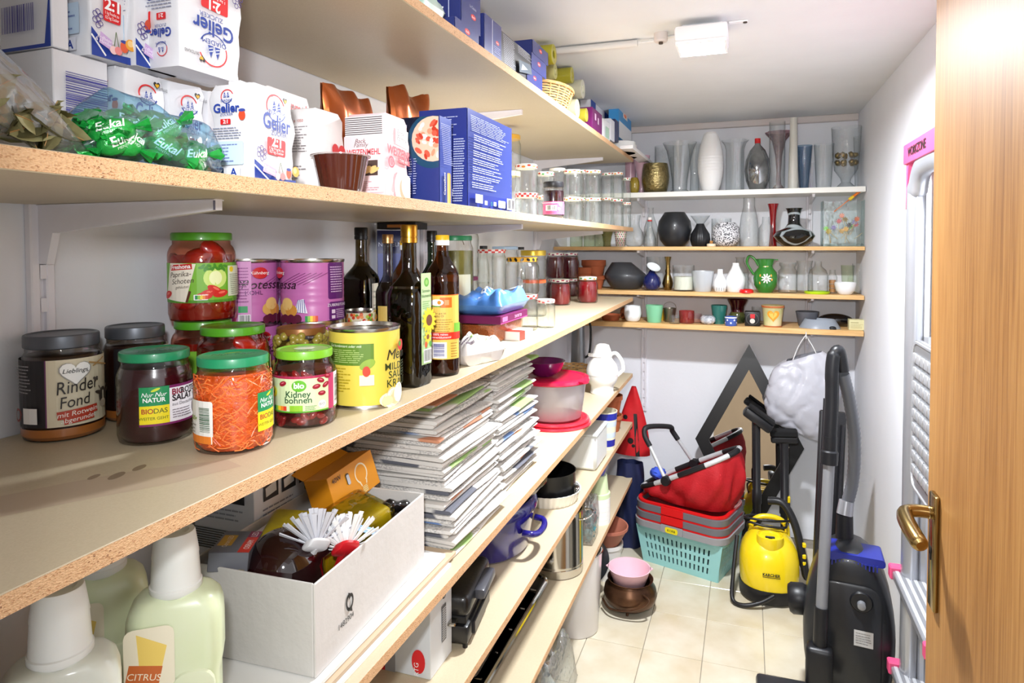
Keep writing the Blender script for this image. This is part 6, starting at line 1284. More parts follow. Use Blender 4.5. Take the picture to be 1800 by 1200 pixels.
# far end of the fifth shelf
C = stand(1072, -.575, Z5); t = box_thing('storage_box', 'milky white plastic storage box at the end of the fifth shelf', 'box', Vector((-.57, 2.60, Z5)), .225, .15, .150, M('milky_box', 'e6e8e4', .3, sss=.2, coat=.2), part='tub', bev=.012)
b = new(); bx(b, -.004, .229, -.004, .154, .142, .150, .003); build(b, 'rim', M('milky_box', 'e6e8e4'), t)
def flowerpot(bm, r, h, rim=.22, mi=0): return lathe(bm, [(0, 0), (r*.70, 0), (r*.72, .003), (r*.92, h*(1-rim)), (r, h*(1-rim)), (r, h), (r*.92, h), (r*.88, h*(1-rim)), (r*.66, .008), (0, .008)], 36, mi)
TERRA = M('terracotta', 'b5603a', .75, var=.2, vs=14)
c, r, h = fitx(1070, 1113, 708, -.585, Z5); c.y = 3.02; r = .058; h = zat(1090, 708, c)-Z5
t = thing('striped_pot', 'blue and cream striped ceramic flower pot at the shelf end', 'flower pot', (-.605, 2.93, Z5)); hh = .17
b = new(); lathe(b, [(0, 0), (r*.78, 0), (r*1.0, hh), (r*.93, hh), (r*.72, .01), (0, .01)], 36); build(b, 'pot', M('pot_cream', 'e9e2c8', .3, coat=.3), t)
for z0, z1, cc in ((.135, .165, '2a2f9a'), (.105, .128, 'c9d6e6'), (.055, .078, 'c9d6e6'), (.015, .045, '2a2f9a')):
    p = Print(); p.rect(-.18, z0, .18, z1, cc); p.build('stripe', t, lambda u, v, d: ((r*(.78+.22*v/hh)+d)*math.sin(u/.0573), -(r*(.78+.22*v/hh)+d)*math.cos(u/.0573), v), PRINTG, step=.009)
for dx, dy, z, hh_, lab in ((-.03, .19, 0, .08, 'lower terracotta pot behind the striped pot'), (-.03, .19, .082, .095, 'upper terracotta pot behind the striped pot')):
    b = new(); flowerpot(b, .062, hh_); tag(build(b, 'terracotta_pot', TERRA, None, (-.605+dx, 2.93+dy+.09, Z5+z)), lab, 'flower pot', 'terracotta pots on the fifth shelf')
# ================================================================== lowest shelf
c, r, h = fit(893, 1016, 1026, 900, Z6)
r *= .85; c = Vector((-.665, 2.35, Z6)); r = .098; h = .235
t = thing('steel_stockpot', 'tall polished steel pot with wire handles', 'pot', c)
b = new(); lathe(b, [(0, 0), (r*.96, 0), (r, .006), (r, .030), (r*1.01, .032), (r, .036), (r*1.01, .040), (r, .044), (r, h-.004), (r*1.04, h), (r*.97, h), (r*.96, .01), (0, .01)], 48); build(b, 'pot_body', STEEL, t)
b = new(); tube(b, spline([(r*.98, -.045, h-.02), (r*1.25, -.04, h-.015), (r*1.42, .0, h-.01), (r*1.25, .045, h-.015), (r*.98, .05, h-.02)], 6), .0035, 8); build(b, 'handle', CHROME, t); b = new(); tube(b, spline([(-r*.98, -.045, h-.02), (-r*1.2, 0, h-.012), (-r*.98, .045, h-.02)], 6), .0035, 8); build(b, 'handle', CHROME, t)
# chrome oven tray and rack lying along the shelf
t = thing('roasting_tray', 'long chrome rimmed roasting tray lying on the lowest shelf', 'tray', (-.80, 1.72, Z6)); n_ = rrect(.30, .92, .05, 6)
b = new(); loft(b, [[(x*.90, y*.95, .0) for x, y in n_], [(x, y, .045) for x, y in n_], [(x*1.03, y*1.012, .047) for x, y in n_]], capb=False); build(b, 'tray', M('tray_dark', '8a857c', .25, .4), t, smooth=40)
b = new(); tube(b, [(x*1.03, y*1.012, .049) for x, y in n_], .008, 8, closed=True); build(b, 'chrome_rim', CHROME, t)
for k in range(7): b = new(); y = -.36+.12*k; tube(b, spline([(-.14, y, .05), (0, y, .046), (.14, y, .05)], 3), .0028, 6); build(b, 'rack_wire', CHROME, t)
t = thing('roasting_tray', 'smaller dark oven tray leaning over the chrome tray', 'tray', (-.79, 1.86, Z6+.056), 0, rot=(0, math.radians(-4), .04)); n_ = rrect(.24, .62, .04, 6)
b = new(); loft(b, [[(x*.92, y*.96, .0) for x, y in n_], [(x, y, .035) for x, y in n_], [(x*1.03, y*1.012, .037) for x, y in n_]], capb=False); build(b, 'tray', M('tray_dark', '3a3632'), t, smooth=40); b = new(); tube(b, [(x*1.03, y*1.012, .038) for x, y in n_], .004, 8, closed=True); build(b, 'chrome_rim', CHROME, t)
# stack of cups, blue cup, bag of teal glass
c = Vector((-.612, 2.815, Z6)); r = .056
for k in range(7):
    t = thing('white_cup', ['lowest', 'second', 'third', 'fourth', 'fifth', 'sixth', 'topmost'][k]+' white plastic flower pot in the tall nested stack', 'flower pot', (c.x, c.y, Z6+k*.0185), 0, 'nested white flower pots')
    b = new(); lathe(b, [(r*.96, 0), (r*1.0, 0), (r*1.0, .0175), (r*.88, .0195), (r*.74, .0945), (0, .0945), (0, .0905), (r*.70, .0905), (r*.84, .018), (r*.96, .016), (r*.96, 0)], 36); build(b, 'pot', M('white_pot_plastic', ['ecebe8', 'd6e2c4'][k == 6], .35) if k < 6 else M('pale_green_pot', 'cfe0b4', .35), t)
t = thing('blue_pot', 'violet blue plastic pot on top of the nested white pots', 'flower pot', (c.x, c.y, Z6+6*.0185+.096), 0, 'nested white flower pots'); b = new(); lathe(b, [(0, 0), (r*.55, 0), (r*.72, .036), (r*.78, .037), (r*.80, .055), (r*.75, .055), (r*.67, .036), (r*.5, .004), (0, .004)], 36); build(b, 'pot', M('violet_blue', '5a5fc4', .3), t)
t = thing('glass_pebble_bag', 'clear bag of teal glass pieces next to the nested pots', 'bag', (-.60, 2.62, Z6), pi/2); 
b = new(); pillow(b, .15, .05, .17, 14, .06, 4); build(b, 'film', FILM, t, smooth=60); rr = random.Random(4); pm = None
for k in range(26):
    if pm is None: b = new(); blob(b, (0, 0, 0), (.020, .014, .015), 1, jit=.25, seed=3); o = build(b, 'glass_piece', M('teal_glass', '2a7078', .1, coat=.5), t, smooth=20); pm = o.data
    else: o = link('glass_piece', pm, t)
    o.location = (rr.uniform(-.045, .045), rr.uniform(-.014, .014), .015+.11*rr.random()); o.rotation_euler = (rr.random()*3, rr.random()*3, rr.random()*3)
# ================================================================== floor by the shelves
c, r, h = fit(962, 1062, 1130, 985, 0); r *= .95
t = thing('white_bucket', 'white enamel bucket with wire handle on the tiled floor', 'bucket', c); b = new(); lathe(b, [(0, 0), (r*.82, 0), (r*.86, .006), (r*.99, h*.97), (r*1.02, h), (r*.97, h), (r*.80, .01), (0, .01)], 44); build(b, 'bucket_body', M('enamel_white', 'e6e4e8', .2, coat=.4), t, smooth=50)
b = new(); tube(b, [(r*1.01*math.cos(2*pi*k/40), r*1.01*math.sin(2*pi*k/40), h) for k in range(40)], .003, 6, closed=True); build(b, 'rim_wire', CHROME, t)
b = new(); tube(b, spline([(-r, 0, h-.01), (-r*.5, r*.75, h+.004), (.0, r*.95, h+.006), (r*.5, r*.8, h+.005), (r*.99, .0, h-.01)], 6), .0025, 6); build(b, 'bail', CHROME, t); b = new(); tube(b, [(-.03, r*.96, h+.008), (.04, r*.90, h+.008)], .009, 10); build(b, 'grip', M('wood_grip', '9a7a52', .6, var=.2), t)
c2, r2, h2 = fit(1060, 1156, 1094, 1038, 0)
t = thing('bronze_cauldron', 'dull bronze cauldron pot on the floor holding a pink bowl', 'pot', c2); BRZ = M('tarnished_bronze', '6a4a34', .35, .7, var=.35, vs=14, c2='40291c'); q = r2
b = new(); lathe(b, [(0, .008), (q*.55, .008), (q*.62, .014), (q*.92, h2*.30), (q, h2*.52), (q*.95, h2*.72), (q*.78, h2*.90), (q*.76, h2*.93), (q*.86, h2*1.0), (q*.83, h2*1.01), (q*.73, h2*.93), (q*.9, h2*.5), (0, .02)], 44); build(b, 'cauldron_body', BRZ, t, smooth=50)
for k in range(3): b = new(); a = 2*pi*k/3+.5; tube(b, [(q*.5*math.cos(a), q*.5*math.sin(a), .014), (q*.62*math.cos(a), q*.62*math.sin(a), 0)], [.008, .005], 8); build(b, 'foot', BRZ, t)
b = new(); tube(b, spline([(q*.60, -q*.70, h2*.80), (q*.80, -q*.85, h2*.72), (q*.55, -q*1.0, h2*.52), (.0, -q*1.04, h2*.36), (-q*.6, -q*.92, h2*.30), (-q*.95, -q*.5, h2*.38)], 6), .0045, 7); build(b, 'bail', BRZ, t)
t = thing('pink_bowl', 'pale pink plastic bowl with small lugs nested in the bronze pot', 'bowl', (c2.x-.004, c2.y, h2*.70)); q = r2*.80; hb = .085
b = new(); lathe(b, [(0, 0), (q*.62, 0), (q*.70, .005), (q*.97, hb*.96), (q, hb), (q*.95, hb), (q*.66, .006), (0, .005)], 40); build(b, 'bowl', M('pink_plastic', 'eabfcb', .35), t, smooth=50)
for a in (10, 190): b = new(); prism(b, [(-.016, 0), (.016, 0), (.0, .012)], 0, .004, mat=RZ(a-90) @ T(0, q*.97, hb-.004)); build(b, 'lug', M('pink_plastic', 'eabfcb'), t)
# plant pots beyond
t = thing('white_planter', 'white plastic planter with green inside on the floor', 'flower pot', (-.625, 3.06, 0)); b = new(); q = .082; hb = .17; lathe(b, [(0, 0), (q*.72, 0), (q*.95, hb*.88), (q, hb*.9), (q, hb), (q*.94, hb), (q*.7, .01), (0, .01)], 36); build(b, 'planter', M('planter_white', 'eceae6', .35), t); b = new(); lathe(b, [(0, hb*.70), (q*.86, hb*.70)], 24); build(b, 'green_insert', M('moss_green', '5a7a2c', .7, var=.3, vs=60), t)
t = thing('clay_planter', 'terracotta coloured plastic planter stacked askew on the white planter', 'flower pot', (-.628, 3.05, hb+.004), 0, rot=(.0, math.radians(4), 0)); b = new(); q = .105; hh = .085; lathe(b, [(0, 0), (q*.66, 0), (q*.95, hh*.8), (q*1.0, hh*.84), (q*1.0, hh), (q*.95, hh), (q*.62, .008), (0, .008)], 36); build(b, 'planter', M('clay_plastic', 'b5705a', .5), t)
t = thing('pan_cover', 'round dark pan lid leaning behind the white bucket', 'lid', (-.66, 2.83, .17), 0, rot=(math.radians(82), 0, math.radians(35))); b = new(); lathe(b, [(0, .012), (.05, .010), (.10, .002), (.105, 0), (.10, -.002), (0, -.001)], 36); build(b, 'lid', M('lid_dark', '3c3e42', .35, .3), t)
b = new(); lathe(b, [(.006, .010), (.008, .022), (.016, .028), (.014, .036), (0, .038)], 16); build(b, 'knob', BLKP, t)
# clear bag under the lowest shelf
t = thing('clear_bag', 'crumpled clear plastic bag standing under the lowest shelf', 'bag', (-.62, 1.98, 0), 1.4); b = new(); pillow(b, .26, .16, .30, 18, .06, 8); build(b, 'film', glass('bag_film2', 'eef0ee', 'a8aea8', .1, .18, .12, wob=.8), t, smooth=60)
b = new(); 
for k in range(5):
    rr = random.Random(k); o_ = None
    bb = new(); lathe(bb, [(0, 0), (.028, 0), (.028, .10), (.012, .14), (.012, .17)], 16); o_ = build(bb, 'small_bottle', M('pale_bottle', 'b9c2c4', .2, coat=.4), t, (-.08+.04*k, rr.uniform(-.02, .02), .02), (rr.uniform(-.2, .2), rr.uniform(-.3, .3), 0))
# ladybird bag and navy bag hanging at the shelf end
t = thing('ladybird_bag', 'red cloth bag with black ladybird spots behind the lowest shelves', 'bag', (-.575, 3.50, .46), 0)
RB = M('red_cloth', 'c4141e', .6, var=.15, vs=20); b = new()
def lb(sg):
    def f(u, v):
        w_ = .085*(1-v**1.6)+.012; x = (2*u-1)*w_; return (x+.010*v, sg*.045*(1-v*.7)*(math.sin(pi*u)**.5)+.004*math.sin(8*v+5*u), .36*v)
    return f
grid(b, 16, 12, lb(-1)); grid(b, 16, 12, lb(1)); build(b, 'cloth', RB, t, smooth=60)
def spot(u, v, d):
    w_ = .085*(1-(v/.36)**1.6)+.012; k = min(.98, max(.02, (u-.010*v/.36)/(2*w_)+.5)); return (u, -.045*(1-v/.36*.7)*math.sin(pi*k)**.5+.004*math.sin(8*v/.36+5*k)-.001-d, v)
p = Print()
for x, z, q in ((-.045, .10, .016), (-.005, .15, .014), (-.03, .20, .012), (.0, .08, .016), (-.05, .16, .012), (.015, .055, .009)): p.oval(x, z, q, q, '140c0c')
p.poly([(.028, .0), (.050, .0), (.030, .22), (.012, .22)], '141012'); p.build('spots', t, spot, PRINT, step=.008)
t = thing('navy_bag', 'dark navy cloth bag on the floor beside the laundry basket', 'bag', (-.575, 3.43, 0), 0)
b = new()
def nb(sg):
    def f(u, v): w_ = .065+.012*math.sin(3*v); return ((2*u-1)*w_+.005*math.sin(9*v), sg*.050*(math.sin(pi*u)**.45)*(1-.25*v)+.006*math.sin(7*u*2+6*v), .44*v)
    return f
grid(b, 18, 14, nb(-1)); grid(b, 18, 14, nb(1)); build(b, 'cloth', M('navy_cloth', '15204a', .6, var=.3, vs=12), t, smooth=60)
p = Print(); p.ring(-.03, .33, .022, .005, 'dfe4ea'); p.ring(-.03, .33, .014, .003, '8fa0c0'); p.build('emblem', t, lambda u, v, d: (u, -.0625-d, v), PRINT)
# ================================================================== back wall shelves
def vase(name, label, cat, xl, xr, yt, z, prof, mat, Y=3.60, seg=32, part='body', group=None, flute=None, smooth=50, hollow=True, hmax=None):
    a, b_ = math.atan((xl-900)/F), math.atan((xr-900)/F); al = (b_-a)/2; d = ray(900+F*math.tan((a+b_)/2), PY); c = Vector((Y*d.x/d.y, Y, z)); r = math.hypot(c.x, c.y)*math.sin(al)
    h = zat((xl+xr)/2, yt, c)-z
    if hmax: h = min(h, hmax)
    t = thing(name, label, cat, c, face_cam(c), group); mr = max(q for q, _ in prof)
    P = [(q/mr*r, v*h) for q, v in prof]
    if hollow and P[-1][0] > .004 and 'Principled BSDF' in mat.node_tree.nodes:
        w = .0022; P += [(max(.001, q-w), max(v, .006)) for q, v in P[::-1] if v > .03*h or q > 0][:-1]+[(0, .006)]
    b = new(); lathe(b, [(0, 0)]+P if P[0][0] > 0 else P, seg, flute=flute); build(b, part, mat, t, smooth=smooth)
    return t, c, r, h
GL = glass('vase_glass', 'fafcfc', '8f9a9c', .015, .10, .02)
GR = glass('greenish_glass', 'f2f8ec', '9aaa90', .02, .07, .0)
CYL = [(.92, 0), (.96, .02), (1, .06), (1, 1)]; FLARE = [(.50, 0), (.46, .04), (.44, .2), (.55, .5), (.78, .8), (1, 1)]; TUMB = [(.72, 0), (.75, .03), (1, 1)]
BALL = [(.55, 0), (.75, .08), (.93, .25), (1, .48), (.95, .72), (.75, .92), (.55, 1)]
# ---- white top shelf
A_ = ZA
vase('pink_vase', 'pale pink tapering glass vase beside the hammered bronze pot', 'vase', 1113, 1142, 274, A_, [(.30, 0), (.28, .05), (.5, .4), (.85, .75), (1, 1)], M('pink_glass', 'e2b6c6', .2, coat=.5), 3.64, hmax=.27)
vase('pink_vase', 'second pink vase hidden behind the first, at the shelf end', 'vase', 1098, 1118, 277, A_, [(.6, 0), (.9, .3), (1, 1)], M('pink_glass', 'e2b6c6'), 3.72, hmax=.25)
vase('amber_votive', 'small amber glass votive half hidden beside the pink vase', 'votive', 1106, 1124, 312, A_, BALL, M('amber_votive', '9a8430', .15, coat=.6), 3.56)
vase('hammered_pot', 'hammered bronze metal candle pot', 'candle pot', 1127, 1176, 288, A_, [(.72, 0), (.84, .06), (.97, .35), (1, .55), (.93, .85), (.86, 1)], M('hammered_bronze', '9a8a5e', .22, .95, var=.2, vs=30, bump=.5, bs=90), 3.58)
vase('flared_vase', 'clear glass vase with wide flared mouth beside the bronze pot', 'vase', 1164, 1224, 251, A_, [(.62, 0), (.6, .02), (.42, .06), (.45, .25), (.58, .55), (.78, .85), (1, 1)], GL, 3.60)
vase('glass_cylinder', 'plain clear glass cylinder behind the flared vase', 'vase', 1150, 1184, 257, A_, CYL, GL, 3.71)
vase('glass_cylinder', 'clear curved glass vase behind, touching the white ribbed vase', 'vase', 1208, 1232, 252, A_, [(.9, 0), (.7, .05), (.6, .4), (.8, .8), (1, 1)], GL, 3.70)
prf = [(.62, 0), (.66, .02)]
for k in range(40): v = .03+.94*k/39; e = math.sin(pi*(.18+.70*v))**.75; prf.append((e*(1 if k % 2 else .975), v))
prf.append((.44, .985)); prf.append((.42, 1))
vase('ribbed_vase', 'tall matt white ribbed vase, brightest on the top shelf', 'vase', 1225, 1271, 233, A_, prf, M('matt_white', 'efefef', .45), 3.58, 40, smooth=25)
vase('ruffled_vase', 'clear glass vase with ruffled rim next to the white ribbed vase', 'vase', 1266, 1314, 247, A_, [(.62, 0), (.66, .03), (.66, .82), (.78, .93), (1, 1)], GL, 3.62, 48, flute=(7, .05))
t, c, r, h = vase('teardrop_bottle', 'silver teardrop decanter with red cap', 'decanter', 1307, 1353, 252, A_, [(.50, 0), (.62, .03), (.88, .2), (1, .42), (.9, .65), (.6, .85), (.25, .96), (.2, 1)], M('silver_glass', 'b8babb', .12, .85, var=.35, vs=10, c2='6f7274'), 3.58, hollow=False)
b = new(); lathe(b, [(.010, h-.002), (.014, h), (.014, h+.024), (0, h+.024)], 20); build(b, 'cap', M('cap_red', 'cc1a1e', .3), t)
vase('glass_cylinder', 'tall clear cylinder vase in front of the purple orchid vase', 'vase', 1350, 1378, 214, A_, [(.95, 0), (1, .02), (1, .16), (.96, .18), (1, .2), (1, 1)], GL, 3.57)
vase('orchid_vase', 'purple trumpet vase with scalloped rim behind clear cylinder', 'vase', 1344, 1390, 232, A_, [(.5, 0), (.52, .02), (.2, .12), (.16, .3), (.25, .6), (.5, .85), (1, .98), (1, 1)], glass('purple_glass', 'b89098', '5a2a38', .03, .08, .15), 3.68, 40, flute=(8, .06))
vase('tube_vase', 'very tall slim grey white tube reaching the ceiling trim', 'vase', 1383, 1402, 199, A_, [(1, 0), (.96, .02), (.66, .95), (.72, 1)], M('grey_ceramic', 'c9c8c0', .4), 3.56, hollow=False, hmax=ZC-A_-.04)
vase('blue_vase', 'blue grey tinted tapering glass vase', 'vase', 1397, 1426, 256, A_, [(.50, 0), (.55, .04), (1, 1)], glass('blue_tint', '9ab4cc', '4a6a8c', .03, .08, .18), 3.63)
vase('glass_tumbler', 'clear glass tumbler vase between blue vase and hurricane glass', 'vase', 1428, 1464, 253, A_, TUMB, GL, 3.60)
t, c, r, h = vase('hurricane_glass', 'large clear hurricane glass holding bronze stones', 'vase', 1458, 1512, 213, A_, [(.62, 0), (.66, .02), (.3, .10), (.35, .16), (.78, .30), (.92, .6), (1, 1)], GL, 3.62, hmax=.30)
rr = random.Random(3); bs = None
for k in range(16):
    a = 2*pi*k/8; z = h*(.42+.12*(k // 8))
    if bs is None: b = new(); blob(b, (0, 0, 0), (.017, .013, .014), 1, jit=.1, seed=2); o = build(b, 'bronze_stone', M('bronze_stone', '8a7440', .3, .8), t, smooth=60); bs = o.data
    else: o = link('bronze_stone', bs, t)
    o.location = (r*.60*math.cos(a+k), r*.60*math.sin(a+k), z); o.rotation_euler = (k, k*2, 0)
vase('glass_tumbler', 'clear glass at the end of the top shelf by the wall', 'vase', 1497, 1527, 240, A_, TUMB, GL, 3.70)
# ---- second shelf
B_ = ZB_
for k, (xl, xr, yt, Y) in enumerate(((1002, 1024, 406, 3.60), (1026, 1046, 405, 3.62), (1046, 1064, 404, 3.66))):
    vase('preserve_glass', ['greenish glass first behind the hanging jars under the shelf', 'greenish glass second beside the wall rail', 'greenish glass third, in front of the tall green vase'][k], 'glass', xl, xr, yt, B_, CYL, GR, Y, group='greenish glasses')
vase('olive_vase', 'olive tinted glass vase half hidden under the long shelf end', 'vase', 1052, 1082, 398, B_, FLARE, glass('olive_glass', 'c8c494', '7a7640', .03, .08, .12), 3.66)
t, c, r, h = vase('dotted_cup', 'small paper cup with pink and black dots', 'cup', 1080, 1101, 405, B_, TUMB, M('cup_white', 'efe9e0', .5), 3.56)
p = Print(); rr = random.Random(4)
for i in range(16):
    for j in range(7): p.oval((i-8)*r*.36+(j % 2)*r*.18, h*(.1+.13*j), r*.09, h*.045, ['e05a8a', '3a342e', 'c87a5a', '7a9a4a'][(i+j) % 4], 7)
p.build('dots', t, lambda u, v, d: ((r*(.72+.28*v/h)+d+.0004)*math.sin(u/r), -(r*(.72+.28*v/h)+d+.0004)*math.cos(u/r), v), PRINT)
vase('bulb_vase', 'clear bulbous glass vase with flared neck beside the swing top bottle', 'vase', 1096, 1133, 378, B_, [(.6, 0), (.9, .08), (1, .25), (.85, .45), (.55, .62), (.5, .75), (.62, 1)], GL, 3.58)
t, c, r, h = vase('swing_bottle', 'small clear bottle with white and red swing stopper', 'bottle', 1131, 1153, 388, B_, [(.9, 0), (1, .05), (1, .3), (.6, .6), (.36, .8), (.33, 1)], GL, 3.56)
b = new(); lathe(b, [(.007, h-.004), (.011, h), (.011, h+.004), (.008, h+.006), (.011, h+.010), (.009, h+.018), (0, h+.018)], 16); build(b, 'stopper', M('stopper_white', 'efe8e4', .3), t); b = new(); lathe(b, [(.011, h-.003), (.0125, h), (.0125, h+.003), (.011, h+.004)], 16); build(b, 'seal', M('seal_red', 'c82a2a', .4), t)
vase('glass_bottle', 'taller clear bottle behind the swing top bottle', 'bottle', 1132, 1156, 365, B_, [(1, 0), (1, .5), (.5, .75), (.34, .85), (.34, .97), (.42, 1)], GL, 3.68)
vase('black_vase', 'large round matt black vase', 'vase', 1155, 1216, 373, B_, [(.48, 0), (.58, .03), (.85, .2), (1, .48), (.92, .74), (.62, .97), (.58, 1)], M('matt_black', '24262a', .35, coat=.1), 3.60, 40)
vase('gourd_vase', 'small ribbed black gourd vase beside the large black vase', 'vase', 1213, 1248, 393, B_, [(.72, 0), (.85, .05), (1, .3), (.92, .55), (.5, .85), (.36, 1)], M('black_ribbed', '1b1c20', .35), 3.57, 60, flute=(20, .03), smooth=60)
vase('cocktail_glass', 'clear cocktail glass with wide bowl behind the gourd vase', 'glass', 1213, 1248, 379, B_, [(.7, 0), (.7, .01), (.08, .04), (.07, .6), (.2, .66), (1, 1)], GL, 3.70)
vase('glass_cylinder', 'plain clear cylinder glass behind the speckled vase', 'vase', 1250, 1285, 384, B_, CYL, GL, 3.72)
t, c, r, h = vase('cork_jar', 'tiny jar with orange cork at the shelf edge', 'jar', 1242, 1258, 428, B_, [(.9, 0), (1, .1), (1, .85), (.8, 1)], M('cream_jar', 'e9dcc0', .4), 3.53, hollow=False); b = new(); lathe(b, [(.007, h), (.009, h+.014), (0, h+.014)], 14); build(b, 'cork', M('cork', 'c98a48', .7, var=.2, vs=80), t)
def speckle():
    m = M('speckled_glaze', 'e6e6e8', .35); nt = m.node_tree; v = nt.nodes.new('ShaderNodeTexNoise'); v.inputs['Scale'].default_value = 150; cr = nt.nodes.new('ShaderNodeValToRGB'); cr.color_ramp.elements[0].position = .44; cr.color_ramp.elements[1].position = .5; cr.color_ramp.elements[0].color = (*lin('3a3c42'), 1); cr.color_ramp.elements[1].color = (*lin('e2e2e6'), 1)
    tc = nt.nodes.new('ShaderNodeTexCoord'); nt.links.new(tc.outputs['Object'], v.inputs['Vector']); nt.links.new(v.outputs['Fac'], cr.inputs[0]); nt.links.new(cr.outputs[0], nt.nodes['Principled BSDF'].inputs['Base Color']); return m
vase('speckled_vase', 'round black and white speckled vase', 'vase', 1250, 1301, 391, B_, [(.55, 0), (.75, .06), (.95, .25), (1, .5), (.93, .78), (.7, .97), (.66, 1)], speckle(), 3.60)
vase('glass_carafe', 'tall clear glass carafe with cylindrical neck', 'carafe', 1299, 1333, 342, B_, [(.95, 0), (1, .03), (1, .38), (.85, .62), (.62, .80), (.60, 1)], GL, 3.60, hmax=.25)
vase('glass_bottle', 'little clear glass bottle beside the carafe', 'bottle', 1333, 1358, 381, B_, [(.9, 0), (1, .04), (1, .62), (.55, .78), (.5, 1)], GL, 3.56)
vase('bud_vase', 'slender deep red bud vase with flared mouth', 'vase', 1348, 1368, 358, B_, [(.7, 0), (.72, .02), (.55, .3), (.52, .6), (.7, .85), (1, 1)], M('ruby_vase', '8a0c12', .12, coat=.8), 3.66)
def swirl():
    m = M('swirl_glaze', '0c0d10', .08, coat=.8); nt = m.node_tree; w = nt.nodes.new('ShaderNodeTexWave'); w.inputs['Scale'].default_value = 5; w.inputs['Distortion'].default_value = 9; w.inputs['Detail'].default_value = 1; w.wave_type = 'RINGS'; cr = nt.nodes.new('ShaderNodeValToRGB'); e = cr.color_ramp.elements; e[0].position = .86; e[0].color = (*lin('0c0d10'), 1); e[1].position = .97; e[1].color = (*lin('aab4b8'), 1)
    tc = nt.nodes.new('ShaderNodeTexCoord'); nt.links.new(tc.outputs['Object'], w.inputs['Vector']); nt.links.new(w.outputs['Fac'], cr.inputs[0]); nt.links.new(cr.outputs[0], nt.nodes['Principled BSDF'].inputs['Base Color']); return m
vase('swirl_vase', 'squat black glass vase with white swirls and narrow neck', 'vase', 1358, 1433, 366, B_, [(.50, 0), (.56, .03), (.85, .14), (1, .27), (.88, .38), (.45, .48), (.30, .60), (.28, .80), (.36, .96), (.42, 1)], swirl(), 3.60, 40)
# glass tank of party picks
Ct = ony(1446, 432, 3.535); wt = ony(1521, 432, 3.535).x-Ct.x; ht = zat(1480, 352, ony(1480, 432, 3.535))-B_
t = thing('glass_tank', 'rectangular glass tank filled with party picks, by the right wall', 'glass tank', (Ct.x, 3.54, B_)); dt = .11
b = new()
bx(b, .003, wt-.003, .003, dt-.003, 0, .012, .003); build(b, 'tank_base', glass('thick_glass', 'eef6f4', '8fb4b4', .02, .08, .0), t)
TG = glass('tank_glass', 'fafdfc', 'a8c8c8', .02, .06, .0)
for nm, x0, x1, y0, y1 in (('tank_wall', 0, wt, 0, .004), ('tank_wall', 0, wt, dt-.004, dt), ('tank_wall', 0, .004, .0045, dt-.0045), ('tank_wall', wt-.004, wt, .0045, dt-.0045)): b = new(); bx(b, x0, x1, y0, y1, .0, ht, .001); build(b, nm, TG, t)
rr = random.Random(6); cols = ['e8a83a', '8fe05a', '8a7ab0', 'e8784a', 'd8b858', '3a3432', 'e05a5a', 'c9a86a']
for k in range(15):
    o = thing('party_pick', 'thin wooden pick with a %s shape in the glass tank' % ['yellow', 'lime green', 'lilac', 'orange', 'straw coloured', 'black', 'coral red', 'tan'][k % 8], 'party pick', (Ct.x+wt*rr.uniform(.18, .82), 3.54+rr.uniform(.025, .085), B_+.016+.02*(k % 4)), 0, 'party picks in the tank', rot=(rr.uniform(-.2, .2), rr.uniform(-1.1, 1.1), rr.uniform(-.3, .3)))
    L_ = rr.uniform(.06, .085); b = new(); tube(b, [(0, 0, 0), (0, 0, L_)], .0014, 5); build(b, 'stick', M('pick_wood', 'd9bf8a', .6), o)
    b = new(); n = 8; prism(b, [(.015*(1 if i % 2 else .55)*math.cos(pi*i/n), .015*(1 if i % 2 else .55)*math.sin(pi*i/n)) for i in range(2*n)], -.002, .002, mat=T(0, 0, L_*.9) @ RX(90)); build(b, 'ornament', M('pick_'+cols[k % 8], cols[k % 8], .4), o)
A0 = ony(1466, 372, 3.575); A1 = ony(1519, 330, 3.52); o = thing('orange_wand', 'orange and yellow paper wand sticking up out of the glass tank', 'wand', A0); dv = A1-A0
b = new(); tube(b, [(0, 0, 0), dv*.55, dv*.56, dv*.98, dv], [.003, .003, .006, .0065, .004], 8); build(b, 'stick', M('wand_orange', 'e87a24', .5, var=.2, vs=40), o); b = new(); tube(b, [dv*.52, dv*.66], [.009, .007], 8); build(b, 'band', M('wand_yellow', 'e8c42c', .5), o)
# ---- third shelf
C_ = ZCC
for k, (xl, xr, yt, Y, z, lab) in enumerate(((1021, 1064, 484, 3.60, C_, 'lower terracotta pot in the stack beside the black bowl'), (1022, 1065, 457, 3.60, None, 'upper terracotta pot in the stack beside the black bowl'), (1013, 1041, 470, 3.54, C_, 'small terracotta pot behind the jam jars'))):
    if z is None: z = C_+hp*.74
    t, c, r, h = vase('terracotta_pot', lab, 'flower pot', xl, xr, yt, z, [(.70, 0), (.90, .70), (1, .72), (1, 1)], TERRA, Y, group='terracotta pots on the back shelf'); hp = h
t, c, r, h = vase('black_bowl', 'large lopsided matt charcoal bowl vase', 'vase', 1063, 1138, 461, C_, [(.52, 0), (.66, .04), (.92, .32), (1, .48), (.95, .58), (.70, .80), (.46, 1)], M('charcoal_matt', '3a3c40', .38, coat=.1), 3.62, 40)
for o in t.children:
    for v in o.data.vertices: k = v.co.z/h; v.co.x -= r*.38*max(0, k-.45); v.co.y *= .75
t, c, r, h = vase('funnel_vase', 'cobalt blue ball vase with tilted white funnel mouth', 'vase', 1130, 1162, 476, C_, [(.5, 0), (.8, .1), (1, .38), (.88, .66), (.45, .88), (.34, 1)], M('cobalt', '14205c', .1, coat=.8), 3.57)
